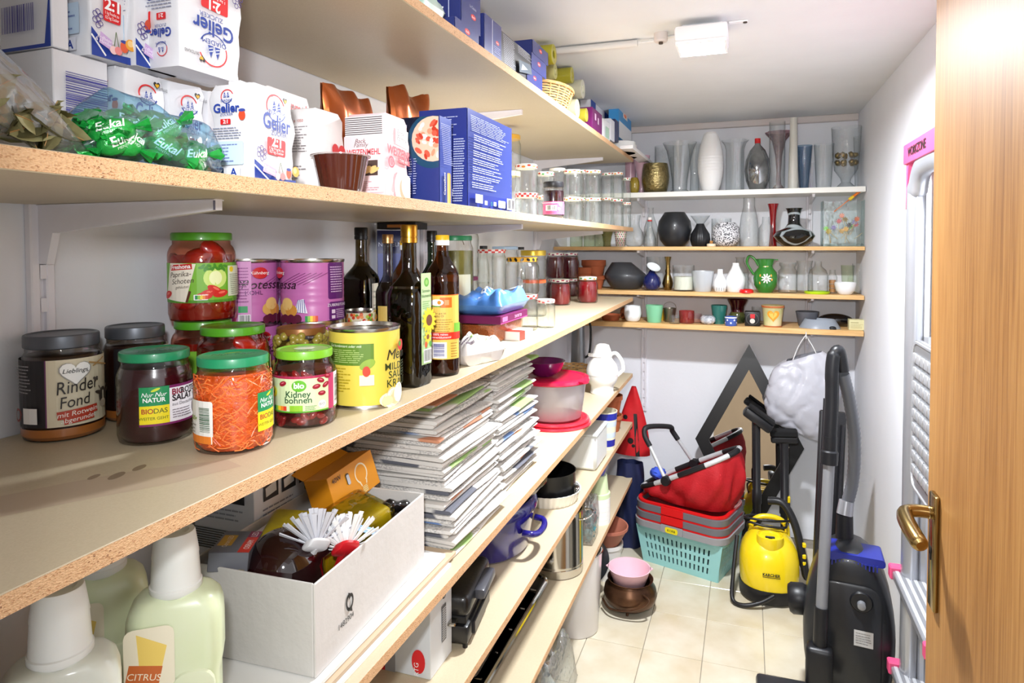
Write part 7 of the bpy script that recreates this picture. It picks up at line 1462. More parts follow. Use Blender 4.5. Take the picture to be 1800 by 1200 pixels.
MO = M('funnel_white', 'e9f2f4', .15, coat=.5); b = new(); lathe(b, [(.0115, -.004), (.016, .012), (.036, .026), (.038, .0275)], 32, mat=T(0, 0, h) @ RY(22) @ RX(32)); build(b, 'funnel_outside', M('cobalt', '14205c'), t, smooth=60); b = new(); lathe(b, [(0, .012), (.015, .014), (.035, .0275), (.037, .0285)], 32, mat=T(0, 0, h) @ RY(22) @ RX(32)); build(b, 'funnel_inside', MO, t, smooth=60)
vase('glass_cylinder', 'wide clear cylinder vase behind the blue funnel vase', 'vase', 1136, 1172, 451, C_, CYL, GL, 3.70)
vase('brass_vase', 'slender turned brass bud vase', 'vase', 1164, 1184, 451, C_, [(.62, 0), (.7, .04), (1, .2), (.75, .36), (.42, .5), (.5, .58), (.36, .64), (.38, .85), (.62, 1)], M('old_brass', '8a7242', .25, .95), 3.60)
t, c, r, h = vase('candle_glass', 'clear glass cup holding a white candle', 'candle glass', 1182, 1221, 466, C_, CYL, GL, 3.57); b = new(); lathe(b, [(0, .008), (r*.86, .008), (r*.86, h*.56), (r*.2, h*.55), (0, h*.55)], 30); build(b, 'candle', M('candle_cream', 'e8ead8', .4), t)
vase('frosted_pail', 'tapered frosted grey glass pail', 'vase', 1215, 1256, 476, C_, TUMB, M('frosted_grey', 'c6ccd2', .35, .2), 3.57)
t, c, r, h = vase('white_bottle', 'short white ceramic bottle vase beside the frosted pail', 'bottle', 1254, 1278, 473, C_, [(.75, 0), (.85, .03), (1, .3), (.92, .5), (.45, .78), (.40, 1)], M('white_ceramic', 'f0f2f4', .25, coat=.3), 3.56, group='white ceramic bottles')
p = Print(); [p.rect(r*(-.5+.33*k), h*.06, r*(-.42+.33*k), h*.2, '7a8088') for k in range(4)]; p.build('marks', t, cyl(r*1.0, 0), PRINT, d0=.002)
t, c, r, h = vase('white_bottle', 'taller white ceramic bottle vase next to the green jug', 'bottle', 1276, 1311, 462, C_, [(.8, 0), (.88, .02), (1, .4), (.96, .52), (.50, .80), (.34, .92), (.34, 1)], M('white_ceramic', 'f0f2f4'), 3.57, group='white ceramic bottles')
vase('glass_bottle', 'clear glass carafe behind the tall white bottle', 'bottle', 1286, 1316, 452, C_, [(1, 0), (1, .6), (.5, .85), (.45, .95), (.6, 1)], GL, 3.70)
vase('red_coaster', 'small red coaster dish under a clear glass candlestick', 'coaster', 1300, 1325, 508, C_, [(1, 0), (1, .6), (.8, 1)], M('coaster_red', 'd81c1c', .3), 3.525, hollow=False)
t, c, r, h = vase('glass_candlestick', 'clear twisted glass candlestick on the red coaster', 'candlestick', 1305, 1320, 479, C_, [(1, 0), (.5, .1), (.7, .2), (.4, .3), (.7, .42), (.4, .55), (.7, .68), (.4, .8), (.8, 1)], GL, 3.60, hollow=False)
# green painted jug
t, c, r, h = vase('green_jug', 'green glazed jug with white painted flowers and curved handle', 'jug', 1324, 1368, 455, C_, [(.55, 0), (.62, .03), (.92, .22), (1, .42), (.90, .60), (.60, .74), (.56, .80), (.72, .96), (.78, 1)], M('green_glaze', '2f7a2c', .15, coat=.6), 3.58, 40)
b = new(); tube(b, spline([(-r*.56, 0, h*.80), (-r*.95, 0, h*1.02), (-r*1.35, 0, h*1.08), (-r*1.52, 0, h*.90), (-r*1.25, 0, h*.70), (-r*.93, 0, h*.52)], 6), .006, 9); build(b, 'handle', M('green_glaze', '2f7a2c'), t, smooth=60)
b = new(); prism(b, [(-.010, 0), (.010, 0), (0, .020)], 0, .005, mat=T(r*.66, 0, h*.965) @ RZ(-90)); build(b, 'spout', M('green_glaze', '2f7a2c'), t)
p = Print(); rr = random.Random(2)
for k in range(18): a = 2*pi*k/9; q = .010 if k < 9 else .018; p.oval(.004+q*math.cos(a), h*.43+q*math.sin(a), .0075, .0035, 'f2efe4', 10, rot=math.degrees(a))
for k in range(5): p.oval(.004+.006*math.cos(k*1.3), h*.43+.006*math.sin(k*1.3), .002, .002, '1c2c14', 7)
for k in range(8): p.oval(-.016+.005*k, h*.775+.002*(k % 2), .003, .0016, 'e8d884', 8, rot=k*50)
for x, z in ((-.028, .30), (.030, .40), (.028, .52), (-.026, .52)): p.oval(x, h*z, .004, .007, 'd88a3a', 10); p.oval(x, h*z, .002, .004, 'f0d05a', 8)
pj = [(.55, 0), (.92, .22), (1, .42), (.90, .60), (.60, .74), (.56, .80), (.72, .96)]
def jr(v):
    v = v/h
    for (a, y0), (b2, y1) in zip(pj, pj[1:]):
        if y0 <= v <= y1: return r*(a+(b2-a)*(v-y0)/(y1-y0))
    return r
p.build('painted_flowers', t, lambda u, v, d: ((jr(v)+d+.0008)*math.sin(u/r), -(jr(v)+d+.0008)*math.cos(u/r), v), PRINTG)
vase('glass_jar', 'clear lidded storage glass beside the green jug', 'jar', 1368, 1402, 461, C_, [(.95, 0), (1, .03), (1, .72), (.75, .8), (.75, .86), (.9, .9), (.9, 1)], GL, 3.60)
vase('glass_pitcher', 'clear glass pitcher half full of reflections', 'pitcher', 1399, 1430, 458, C_, [(.9, 0), (1, .04), (.95, .6), (.8, .85), (.95, 1)], GL, 3.64)
b = new(); cc = ony(1436, 518, 3.575); lathe(b, [(0, 0), (.055, 0), (.058, .006), (.058, .012), (.053, .012), (.050, .006), (0, .006)], 36); tag(build(b, 'lime_saucer', M('lime_plastic', 'b4d81c', .35), None, (cc.x, 3.575, C_)), 'bright lime green saucer under a clear bottle', 'saucer')
vase('glass_bottle', 'clear bottle standing on the lime green saucer', 'bottle', 1420, 1456, 459, C_+.0065, [(.9, 0), (1, .04), (1, .55), (.8, .72), (.36, .84), (.34, 1)], GL, 3.575)
t, c, r, h = vase('glass_bottle', 'narrow clear bottle of corks near the white bowl', 'bottle', 1455, 1472, 474, C_, [(.95, 0), (1, .04), (1, .7), (.6, .85), (.6, 1)], GL, 3.62)
for k in range(3): b = new(); lathe(b, [(0, 0), (r*.7, 0), (r*.7, .018), (0, .018)], 12); build(b, 'cork', M('cork', 'c98a48'), t, (0, 0, .006+.021*k))
vase('white_bowl', 'small white bowl with straight rim at the shelf edge', 'bowl', 1467, 1506, 496, C_, [(.55, 0), (.62, .05), (.88, .35), (1, .8), (1, 1)], M('white_ceramic', 'f0f2f4'), 3.555)
vase('green_tumbler', 'tall olive green drinking glass behind the white bowl', 'glass', 1478, 1502, 466, C_, TUMB, GR, 3.66)
vase('glass_tumbler', 'tall clear drinking glass against the wall behind the white bowl', 'glass', 1498, 1522, 463, C_, TUMB, GL, 3.64)
# ---- lowest back shelf
D_ = ZD
vase('clay_saucer', 'terracotta saucer under the end of the long shelf', 'saucer', 1056, 1091, 552, D_, [(.8, 0), (.85, .1), (1, .9), (1, 1)], TERRA, 3.58)
vase('copper_ball', 'small copper ball candle holder behind the white cup', 'candle holder', 1090, 1108, 540, D_, BALL, M('copper', 'b06a4a', .25, .9), 3.66)
vase('white_cup', 'round white cup candle holder on the lowest back shelf', 'cup', 1097, 1128, 537, D_, [(.6, 0), (.8, .08), (1, .45), (.95, .8), (.86, 1)], M('white_ceramic', 'f0f2f4'), 3.56)
vase('mint_pot', 'mint green tapered pot beside the little metal pail', 'flower pot', 1135, 1166, 536, D_, [(.78, 0), (.8, .06), (1, .92), (1, 1)], M('mint_glaze', '7fc49a', .3, coat=.3), 3.56)
vase('yellow_votive', 'yellow glass votive hidden behind the mint pot', 'votive', 1153, 1170, 542, D_, TUMB, M('yellow_votive', 'd8b43a', .2, coat=.4), 3.66)
t, c, r, h = vase('metal_pail', 'tiny metal pail with wire handle', 'pail', 1166, 1189, 541, D_, TUMB, M('galvanised', '8f8a7c', .3, .9, var=.2, vs=30), 3.60); b = new(); tube(b, spline([(-r, 0, h-.004), (-r*.8, 0, h+.02), (0, 0, h+.032), (r*.8, 0, h+.02), (r, 0, h-.004)], 5), .001, 5); build(b, 'handle', M('wire_steel', 'b9babc'), t)
vase('glass_votive', 'small clear glass votive in front of the metal pail', 'votive', 1177, 1196, 554, D_, CYL, GL, 3.53)
vase('red_votive', 'red glass candle cup', 'votive', 1194, 1221, 546, D_, CYL, glass('red_glass', 'd85a5a', '8a1018', .02, .1, .2), 3.57)
vase('glass_votive', 'clear rose tinted votive beside the red candle cup', 'votive', 1214, 1234, 551, D_, CYL, glass('rose_tint', 'f4e4e6', 'b09aa0', .02, .1, .05), 3.60)
t, c, r, h = vase('crystal_votive', 'faceted crystal ball candle holder', 'candle holder', 1231, 1259, 554, D_, BALL, M('crystal', 'd9dce2', .08, coat=1, var=.5, vs=60, c2='8a8f98'), 3.56, 12, smooth=0)
vase('teal_tumbler', 'dark teal glass tumbler', 'glass', 1250, 1279, 536, D_, [(.70, 0), (.70, .05), (1, .95), (1, 1)], M('teal_gloss', '2a6a62', .12, coat=.6), 3.60)
t, c, r, h = vase('trumpet_vase', 'dark vase with maroon trumpet neck and green patterned base', 'vase', 1278, 1316, 526, D_, [(.66, 0), (.78, .2), (.82, .32), (.60, .48), (.66, .72), (1, 1)], M('maroon_glaze', '3c0a10', .15, coat=.6), 3.66, hmax=.14); b = new(); lathe(b, [(r*.67, .002), (r*.79, h*.2), (r*.83, h*.32), (r*.62, h*.47)], 32); build(b, 'green_base', M('dark_green_glaze', '1c2c18', .15, coat=.6, var=.3, vs=20, c2='5a5a30'), t, smooth=60)
t, c, r, h = vase('blue_cup', 'small white and blue patterned egg cup', 'cup', 1275, 1296, 556, D_, [(.92, 0), (1, .1), (1, 1)], M('cup_blue', '4a62b0', .3), 3.525); p = Print(); [p.oval((k-4)*r*.6, h*(.35+.3*(k % 2)), r*.16, r*.16, 'eef0fa', 8) for k in range(9)]; p.rect(-r*1.6, h*.85, r*1.6, h*.98, 'eef0fa'); p.build('pattern', t, cyl(r, 0), PRINT, step=r*.2, d0=.001)
C = ony(1309, 573, 3.535); wq = ony(1336, 573, 3.535).x-C.x; t = thing('black_candle', 'black cube lantern with red top and a white moon disc', 'lantern', (C.x, 3.535, D_)); hq = zat(1320, 548, ony(1320, 573, 3.535))-D_
b = new(); bx(b, 0, wq, 0, wq, 0, hq, .004, 2); build(b, 'cube', M('cube_black', '18181a', .4), t); p = Print(); p.rect(wq*.36, hq*.55, wq*.66, hq*.85, 'c8222a'); p.oval(wq*.5, hq*.36, wq*.17, wq*.17, 'd0ccc4'); p.ring(wq*.5, hq*.5, wq*.40, .0008, '8a8a88', n=12); p.build('front_print', t, flat((0, -.0004, 0), (1, 0, 0), (0, 0, 1)), PRINT)
vase('glass_mug', 'clear glass mug behind the black cube lantern', 'mug', 1322, 1346, 539, D_, CYL, GL, 3.66)
t, c, r, h = vase('heart_pot', 'cream flower pot painted with an orange heart', 'flower pot', 1339, 1379, 536, D_, [(.76, 0), (.78, .05), (.95, .88), (1, .9), (1, 1)], M('heart_cream', 'ead9b0', .4, var=.35, vs=18, c2='c9cc88'), 3.56); p = Print(); p.heart(.004, h*.55, h*.30, 'ee9a2a'); p.heart(.002, h*.56, h*.19, 'f4bc5a')
for k in range(20): p.rect((k-10)*r*.2, h*.90, (k-9)*r*.2, h*.99, 'b8683a'); p.rect((k-10)*r*.2, 0, (k-9)*r*.2, h*.06, 'b8683a')
p.build('painted_heart', t, lambda u, v, d: ((r*(.77+.22*v/h)+d+.0012)*math.sin(u/r), -(r*(.77+.22*v/h)+d+.0012)*math.cos(u/r), v), PRINT, step=r*.25)
vase('grey_bowl', 'dark grey tapered bowl behind the pet bowl', 'bowl', 1399, 1441, 547, D_, TUMB, M('grey_stone', '5a5c64', .5), 3.64)
C = ony(1441, 580, 3.57); t = thing('pet_bowl', 'grey plastic pet feeding bowl with a finger notch', 'bowl', (C.x, 3.575, D_)); r = .095; hb = .042
PG = M('pet_grey', '8f97a2', .3, coat=.2); b = new(); lathe(b, [(r, 0), (r*.97, .004), (r*.74, hb), (r*.70, hb+.002), (r*.66, hb), (r*.6, .012), (0, .010)], 40, sy=.66); 
build(b, 'bowl', PG, t, smooth=50); b = new(); lathe(b, [(.016, 0), (.015, .010), (.010, .014), (0, .016)], 16, sy=.5, mat=T(r*.55, -r*.545, 0)); build(b, 'notch', M('notch_dark', '121214', .6), t)
t = thing('black_dish', 'black glass dish shaped like a lying animal', 'dish', (ony(1470, 575, 3.63).x, 3.675, D_)); b = new(); blob(b, (0, 0, .030), (.082, .045, .034), 3); blob(b, (-.055, -.01, .030), (.032, .026, .022), 2); build(b, 'body', M('black_glass', '0e0e12', .08, coat=.8), t, smooth=60)
C = ony(1494, 581, 3.53); wq = ony(1522, 581, 3.53).x-C.x; t = thing('cream_box', 'small cream coloured paper box at the end of the lowest back shelf', 'box', (C.x-.004, 3.53, D_)); b = new(); bx(b, 0, wq, 0, .05, 0, .05, .001); build(b, 'carton', M('cream_card', 'd8d2a4', .55), t); p = Print(); p.rect(wq*.1, .034, wq*.6, .038, 'a8a070'); p.lines(wq*.1, .008, wq*.9, .03, 4, 'b8b080', .35); p.build('front_print', t, flat((0, 0, 0), (1, 0, 0), (0, 0, 1)), PRINT)
# ================================================================== on the floor
TEAL = M('teal_plastic', '9ad4d6', .35, var=.04)
ax = math.atan2(-.114, .361); BC = Vector((-.262, 3.345, 0))
t = thing('laundry_basket', 'turquoise plastic laundry basket with slotted sides', 'laundry basket', BC, ax); BW, BD, BH = .375, .25, .185
def side_panel(w, tf):
    """slotted trapezoid wall: bars and strips round three rows of slots"""
    b = new(); n = max(6, int(w/.024)); rows = (.030, .075, .12); sh = .030
    def P(u, v, o): k = 1+.16*(v/BH); return tf @ Vector((u*k, -o-.5*.16*(v/BH)*BD, v))
    def quad(u0, u1, v0, v1):
        V = [b.verts.new(P(u, v, o)) for o in (0, .0035) for u, v in ((u0, v0), (u1, v0), (u1, v1), (u0, v1))]
        for f in ((4, 5, 6, 7), (3, 2, 1, 0), (0, 1, 5, 4), (1, 2, 6, 5), (2, 3, 7, 6), (3, 0, 4, 7)): b.faces.new([V[i] for i in f])
    prev = 0
    for r0 in rows:
        quad(-w/2, w/2, prev, r0); prev = r0+sh; m = .035; st = (w-2*m)/n
        quad(-w/2, -w/2+m, r0, prev); quad(w/2-m, w/2, r0, prev)
        for k in range(n): quad(-w/2+m+st*k+st*.36, -w/2+m+st*(k+1), r0, prev)
    quad(-w/2, w/2, prev, BH); return b
build(side_panel(BW, T(0, -BD/2, 0)), 'slotted_side', TEAL, t, smooth=0); build(side_panel(BW, RZ(180) @ T(0, -BD/2, 0)), 'slotted_side', TEAL, t, smooth=0)
build(side_panel(BD, RZ(90) @ T(0, -BW/2, 0)), 'slotted_end', TEAL, t, smooth=0); build(side_panel(BD, RZ(-90) @ T(0, -BW/2, 0)), 'slotted_end', TEAL, t, smooth=0)
b = new(); prism(b, rrect(BW, BD, .02), 0, .004); build(b, 'bottom', TEAL, t)
b = new(); rim = rrect(BW*1.20, BD*1.26, .05, 6); rin = rrect(BW*1.14, BD*1.14, .04, 6); n = len(rim)
loft(b, [[(x, y, BH-.012) for x, y in rim], [(x, y, BH+.001) for x, y in rim], [(x*.97, y*.97, BH+.005) for x, y in rim], [(x, y, BH+.002) for x, y in rin], [(x, y, BH-.012) for x, y in rin]], capa=False, capb=False); build(b, 'rim', TEAL, t)
# three folded shopping baskets, nested
GREYB = M('basket_grey', '97979c', .4); GREYD = M('basket_dark_grey', '6c6c72', .4); REDP = M('basket_red', 'd41a1c', .35); REDC = M('red_fabric', 'b3101c', .65, var=.12, vs=20, bump=.2, bs=160)
for k, lab in enumerate(('lowest collapsible red shopping basket resting in the turquoise basket', 'middle collapsible red shopping basket in the nested stack', 'topmost collapsible red shopping basket of the nested stack')):
    z = BH+.006+k*.042; o = thing('folding_basket', lab, 'shopping basket', BC+Vector((0, -.005, z)), ax, 'nested folding shopping baskets'); sc = 1-.012*k
    oo = rrect(.47*sc, .335*sc, .07, 6); ii = rrect(.43*sc, .295*sc, .06, 6)
    b = new(); loft(b, [[(x, y, 0) for x, y in oo], [(x*1.01, y*1.01, .030) for x, y in oo], [(x, y, .032) for x, y in ii], [(x, y, 0) for x, y in ii]], capa=False, capb=False); build(b, 'grey_rim', GREYB if k == 0 else GREYD, o)
    o2 = rrect(.462*sc, .327*sc, .07, 6); b = new(); loft(b, [[(x, y, .032) for x, y in o2], [(x, y, .0415) for x, y in o2], [(x, y, .0415) for x, y in ii], [(x, y, .032) for x, y in ii]], capa=False, capb=False); build(b, 'red_band', REDP, o)
    b = new(); prism(b, rrect(.11, .036, .004), 0, .006, mat=T(-.02, -.335*sc/2-.001, .020) @ RX(90)); build(b, 'hinge_plate', REDP if k else GREYB, o)
    if k == 0:
        p = Print(); p.rect(-.052, -.014, .012, .014, 'e8d820', r=.010); p.text('KORB', -.020, -.006, .011, '3a3a10', bold=.02); p.build('badge', o, flat((0, -.335*sc/2-.0075, .018), (1, 0, 0), (0, 0, 1)), PRINT)
    b = new(); prism(b, ii, .0, .004, mat=T(0, 0, .002)); build(b, 'folded_base', REDC, o)
zt = BH+.006+3*.042
# big red fabric basket with aluminium frame, tilted on top
o = thing('carry_basket', 'red fabric carry basket with aluminium frame and folding handle, lying tilted', 'shopping basket', BC+Vector((0, -.01, zt)), ax)
ZL, ZR = .03, .275
def rimz(x): return ZL+(ZR-ZL)*(x/.44+.5)
def carry(u, v):
    a = 2*pi*u; cx_, sy_ = math.cos(a), math.sin(a); e = 2.6
    k = (abs(cx_)**e+abs(sy_)**e)**(-1/e); xr, yr = .235*cx_*k, .135*sy_*k
    xb, yb = .195*cx_*k+.015, .115*sy_*k; w = v; bul = .022*math.sin(pi*v)*(1+.5*math.sin(5*a+1)+.45*math.sin(9*a+4*v)+.35*math.sin(15*a-6*v)); x = xb+(xr-xb)*w+bul*cx_; y = yb+(yr-yb)*w+bul*sy_
    zr = rimz(xr); return (x+.012*math.sin(pi*v), y, .002+zr*v+.006*math.sin(7*a+5*v)*math.sin(pi*v))
b = new(); grid(b, 72, 10, carry, closeu=True); build(b, 'fabric', REDC, o, smooth=60)
b = new(); V = [b.verts.new(Vector(carry(k/72, .25))) for k in range(72)]; b.faces.new(V); build(b, 'fabric_floor', REDC, o)
pts = [Vector(carry(k/72, 1.0)) for k in range(72)]; ALU = M('aluminium', 'cfd1d4', .35, .25); BRM = M('rim_black', '17171a', .5)
for k in range(12):
    seg = [pts[(k*6+j) % 72] for j in range(7)]; b = new(); tube(b, seg, .0135 if k % 2 else .0125, 8); build(b, 'rim_black_sleeve' if k % 2 else 'rim_tube', BRM if k % 2 else ALU, o, smooth=60)
hl = Vector(pts[57]); hr = Vector(pts[15])
pf = Vector((-.06, -.145, rimz(-.06))); pb = Vector((-.03, .13, rimz(-.03)))
top1 = pf+Vector((-.13, .02, .21)); top2 = pb+Vector((-.10, -.05, .165))
b = new(); tube(b, [pf, pf+(top1-pf)*.72], .009, 10); build(b, 'handle_leg', ALU, o, smooth=60); b = new(); tube(b, [pb, pb+(top2-pb)*.75], .009, 10); build(b, 'handle_leg', ALU, o, smooth=60)
b = new(); tube(b, spline([pf+(top1-pf)*.70, pf+(top1-pf)*.95, top1+Vector((.01, .03, .02)), top2+Vector((.0, -.03, .025)), pb+(top2-pb)*.97, pb+(top2-pb)*.72], 6), .013, 10); build(b, 'handle_grip', M('grip_black', '1d1d20', .55), o, smooth=60)
for q in (pf, pb): b = new(); lathe(b, [(0, -.016), (.022, -.016), (.024, -.008), (.024, .008), (.022, .016), (0, .016)], 20, mat=T(*q) @ RX(90)); build(b, 'hinge_knob', BRM, o)
o = thing('blue_cloth', 'bright blue cloth bunched in the low end of the red basket', 'cloth', BC+Matrix.Rotation(ax, 3, 'Z') @ Vector((-.165, -.01, zt+.095)), ax); b = new(); blob(b, (0, 0, 0), (.036, .045, .030), 3, jit=.10, seed=4); build(b, 'cloth', M('blue_cloth', '3a5ad0', .7), o, smooth=40)
# ------------------------------------------------------------------ yellow steam cleaner
KY = M('yellow_plastic', 'f0d21c', .25, coat=.3); KB = M('cleaner_black', '1b1b1e', .4)
kc = Vector((.100, 3.150, 0)); t = thing('steam_cleaner', 'yellow and black canister steam cleaner with coiled black cable', 'steam cleaner', kc, .06)
def egg(zs): return [[(x+ox, y+oy, z) for x, y in rrect(w, d, min(w, d)*.44, 6)] for z, w, d, ox, oy in zs]
b = new(); loft(b, egg([(0, .215, .215, 0, 0), (.012, .25, .25, 0, 0), (.05, .256, .256, 0, 0), (.066, .250, .250, 0, 0)])); build(b, 'base', KB, t, smooth=50)
b = new(); loft(b, egg([(.064, .244, .244, 0, 0), (.11, .252, .250, 0, 0), (.17, .250, .245, 0, .004), (.215, .232, .225, 0, .008), (.245, .20, .195, 0, .014), (.27, .15, .15, 0, .020), (.28, .10, .11, 0, .024)])); build(b, 'housing', KY, t, smooth=60)
b = new(); lathe(b, [(.045, .215), (.058, .255), (.056, .285), (.050, .287), (.042, .262), (.03, .252), (0, .250)], 32, cy=-.045, sy=.9); build(b, 'filler_collar', KY, t, smooth=50)
b = new(); lathe(b, [(.020, .250), (.022, .262), (.012, .272), (0, .273)], 20, cy=-.045); bx(b, -.02, .02, -.049, -.041, .268, .280, .002); build(b, 'safety_cap', KB, t)
b = new(); tube(b, spline([(-.075, .05, .235), (-.07, .06, .29), (-.03, .065, .322), (.04, .065, .322), (.078, .06, .29), (.082, .05, .235)], 6), .012, 8); build(b, 'carry_handle', KY, t, smooth=60)
b = new(); tube(b, spline([(-.06, .10, .20), (-.09, .03, .30), (-.02, -.0, .305), (.07, .02, .30), (.06, .10, .31), (-.06, .09, .315), (-.10, .03, .325), (0, .0, .33), (.09, .05, .32)], 8), .0055, 7); build(b, 'coiled_cable', KB, t, smooth=60)
b = new(); tube(b, spline([(.01, -.128, .055), (-.05, -.155, .03), (-.12, -.16, .012), (-.16, -.13, .02), (-.155, -.07, .10), (-.135, .02, .24)], 8), .0095, 8); build(b, 'power_hose', KB, t, smooth=60)
b = new(); tube(b, spline([(.0, .06, .40), (.06, .045, .40), (.105, .02, .33), (.135, -.01, .21), (.15, -.02, .12), (.16, .02, .10), (.13, .10, .18)], 8), .017, 10); build(b, 'steam_hose', KB, t, smooth=60)
for z in (.16, .19, .24): b = new(); bx(b, .135, .150, -.035, -.015, z, z+.018, .003); build(b, 'yellow_clip', KY, t)
p = Print(); p.text('KARCHER', 0, .002, .0125, '201c10', bold=.04, w=.072); p.rect(-.036, -.005, .036, -.002, '201c10'); p.build('lettering', t, lambda u, v, d: (u, -.1262-d+u*u*1.1, .135+v), PRINT, step=.01)
# upright accessories behind it
def wand(label, base, top, r, head, mat=KB):
    o = thing('cleaner_wand', label, 'cleaning wand', base, 0, 'black cleaning wands behind the steam cleaner'); d = Vector(top)-Vector(base)
    b = new(); tube(b, [(0, 0, 0), d*.45, d*.46, d*.54, d*.55, d], [r, r, r*1.25, r*1.25, r, r], 12); build(b, 'tube', mat, o, smooth=40); head(o, d)
def h_brush(o, d):
    b = new(); bx(b, -.075, .075, -.035, .035, 0, .045, .012, 2, mat=T(*d) @ RY(35) @ T(0, 0, -.01)); build(b, 'floor_head', KB, o); b = new(); bx(b, -.07, .07, -.03, .03, .045, .062, .004, mat=T(*d) @ RY(35) @ T(0, 0, -.01)); build(b, 'bristle_strip', M('bristle_black', '0c0c0e', .9), o)
def h_bristle(o, d):
    b = new(); bx(b, -.06, .06, -.025, .025, 0, .03, .006, mat=T(*d) @ RY(-4)); build(b, 'brush_head', KB, o); b = new(); bx(b, -.062, .062, -.03, .03, .03, .062, .006, mat=T(*d) @ RY(-4)); build(b, 'bristles', M('bristle_black', '0c0c0e', .9, bump=1, bs=300), o)
    for k in (.40, .55): b = new(); bx(b, .012, .024, -.02, .0, 0, .03, .003, mat=T(*(d*k))); build(b, 'yellow_clip', KY, o)
wand('black wand with wide floor head leaning beside the mirror', (.055, 3.34, .0), (.045, 3.37, .72), .018, h_brush)
wand('black wand with bristle brush head and yellow clips', (.180, 3.36, .0), (.172, 3.41, .62), .020, h_bristle)
# ------------------------------------------------------------------ diamond mirror leaning on the back wall
t = thing('diamond_mirror', 'black framed diamond shaped mirror leaning in the corner', 'mirror', (.010, 3.60, .008), 0, rot=(math.radians(-8.5), 0, .0)); hh, hw, fr = 1.04, .27, .062
def dia(k): return [(0, hh/2-hh/2*k), (hw*k, hh/2), (0, hh/2+hh/2*k), (-hw*k, hh/2)]
O, I = dia(1), dia(.74); names = []
for k in range(4):
    q = [O[k], O[(k+1) % 4], I[(k+1) % 4], I[k]]; b = new(); prism(b, q, -.012, .014, mat=RX(90)); build(b, 'frame_side', M('frame_black', '101012', .35), t)
b = new(); prism(b, dia(.75), -.004, .002, mat=RX(90)); build(b, 'mirror_glass', M('mirror_silver', 'f0f0ee', .02, 1), t)
# ------------------------------------------------------------------ white bag hanging under the back shelf
hk = Vector((.262, 3.475, 1.131)); t = thing('hanging_bag', 'crumpled white plastic bag hanging on a wire from the back shelf', 'bag', hk)
rr = random.Random(5); ph = [rr.uniform(0, 6) for _ in range(8)]
from mathutils import noise as NZ
def hb(u, v):
    a = 2*pi*u; ca, sa = math.cos(a), math.sin(a); q = (abs(ca)**3+abs(sa)**3)**(-1/3); w = v*.96+.02; pr = (math.sin(pi*w)**.26); p0 = Vector((.170*ca*q*pr-.02*v, .07*sa*q*pr+.02, -.10-.38*v-.05*ca*(v-.5)))
    n1 = NZ.noise_vector(p0*5+Vector((3, 1, 7))); n2 = NZ.noise_vector(p0*24); rd = abs(NZ.noise(p0*12+Vector((5, 2, 1)))); return p0+n1*.018+n2*.004-Vector((ca, sa, 0))*.009*(1-min(1, rd*6))
b = new(); grid(b, 90, 40, hb, closeu=True); build(b, 'bag', M('white_poly', 'b6b6bf', .35, coat=.15, bump=.1, bs=22), t, smooth=50)
b = new(); tube(b, spline([(-.06, .0, -.15), (-.03, 0, -.06), (0, -.005, -.004), (.008, -.005, .0), (.012, 0, -.01), (.045, 0, -.07), (.07, 0, -.14)], 5), .0025, 6); build(b, 'wire', M('wire_white', 'dcdcdc', .3), t)
b = new(); tube(b, spline([(.004, -.005, .004), (.004, -.02, .02), (.004, -.033, .012), (.004, -.033, -.012)], 4), .002, 6); build(b, 'hook', M('wire_white', 'dcdcdc'), t)
# ------------------------------------------------------------------ black folded board between mirror and vacuum
t = thing('black_case', 'tall narrow black folded stand leaning behind the vacuum cleaner', 'stand', (.30, 2.86, 0), 0, rot=(math.radians(-6), math.radians(3), math.radians(6)))
b = new(); bx(b, -.055, .045, -.015, .015, 0, .90, .008, 2); build(b, 'board', KB, t); b = new(); tube(b, [(-.045, -.022, .05), (-.04, -.022, .95)], .008, 8); build(b, 'strut', M('strut_black', '242428', .3), t); b = new(); tube(b, [(.02, -.022, .10), (.03, -.022, .85)], .006, 8); build(b, 'strut', M('strut_black', '242428'), t)
# ------------------------------------------------------------------ vacuum cleaner parked upright
VB = M('vacuum_black', '24262a', .35, var=.15, vs=9, coat=.1); VD = M('vacuum_dark', '15161a', .4); VG = M('vacuum_tube_grey', '8d8f94', .35, .35); VBL = M('vacuum_blue', '1c2a8c', .3, coat=.2)
vc = Vector((.325, 2.42, 0)); t = thing('vacuum_cleaner', 'black canister vacuum cleaner parked upright with grey tube', 'vacuum cleaner', vc, math.radians(-6))
def outline(w, h_, k=1.0):
    pts = []
    for i in range(40):
        a = 2*pi*i/40; x, z = math.cos(a), math.sin(a); e = 2.5; q = (abs(x)**e+abs(z)**e)**(-1/e); x *= q; z *= q
        wz = 1-.16*max(0, z)**1.5-.05*max(0, -z)**2
        pts.append((x*w/2*wz*k, h_/2+z*h_/2*k))
    return pts
def slab(y, w, h_, k): return [(x, y, z) for x, z in outline(w, h_, k)]
b = new(); loft(b, [slab(.13, .27, .585, .80), slab(.12, .27, .585, .93), slab(.07, .275, .585, 1), slab(-.015, .275, .585, 1.0), slab(-.055, .275, .585, .96), slab(-.072, .27, .585, .86), slab(-.076, .27, .585, .70)][::-1]); build(b, 'body', VB, t, smooth=60)
b = new(); loft(b, [[(x, -.079, z) for x, z in rrect(.19, .36, .05, 5, 0, .30)], [(x, -.083, z) for x, z in rrect(.18, .35, .05, 5, 0, .30)]]); build(b, 'underside_panel', VB, t)
b = new(); loft(b, [[(x, .02, z) for x, z in rrect(.17, .022, .01, 4, .01, .568)], [(x, -.066, z) for x, z in rrect(.185, .026, .01, 4, .01, .556)]][::-1]); build(b, 'blue_brush_bar', VBL, t)
b = new()
for k in range(16): bx(b, -.085+.0108*k, -.081+.0108*k, -.070, -.064, .528, .548)
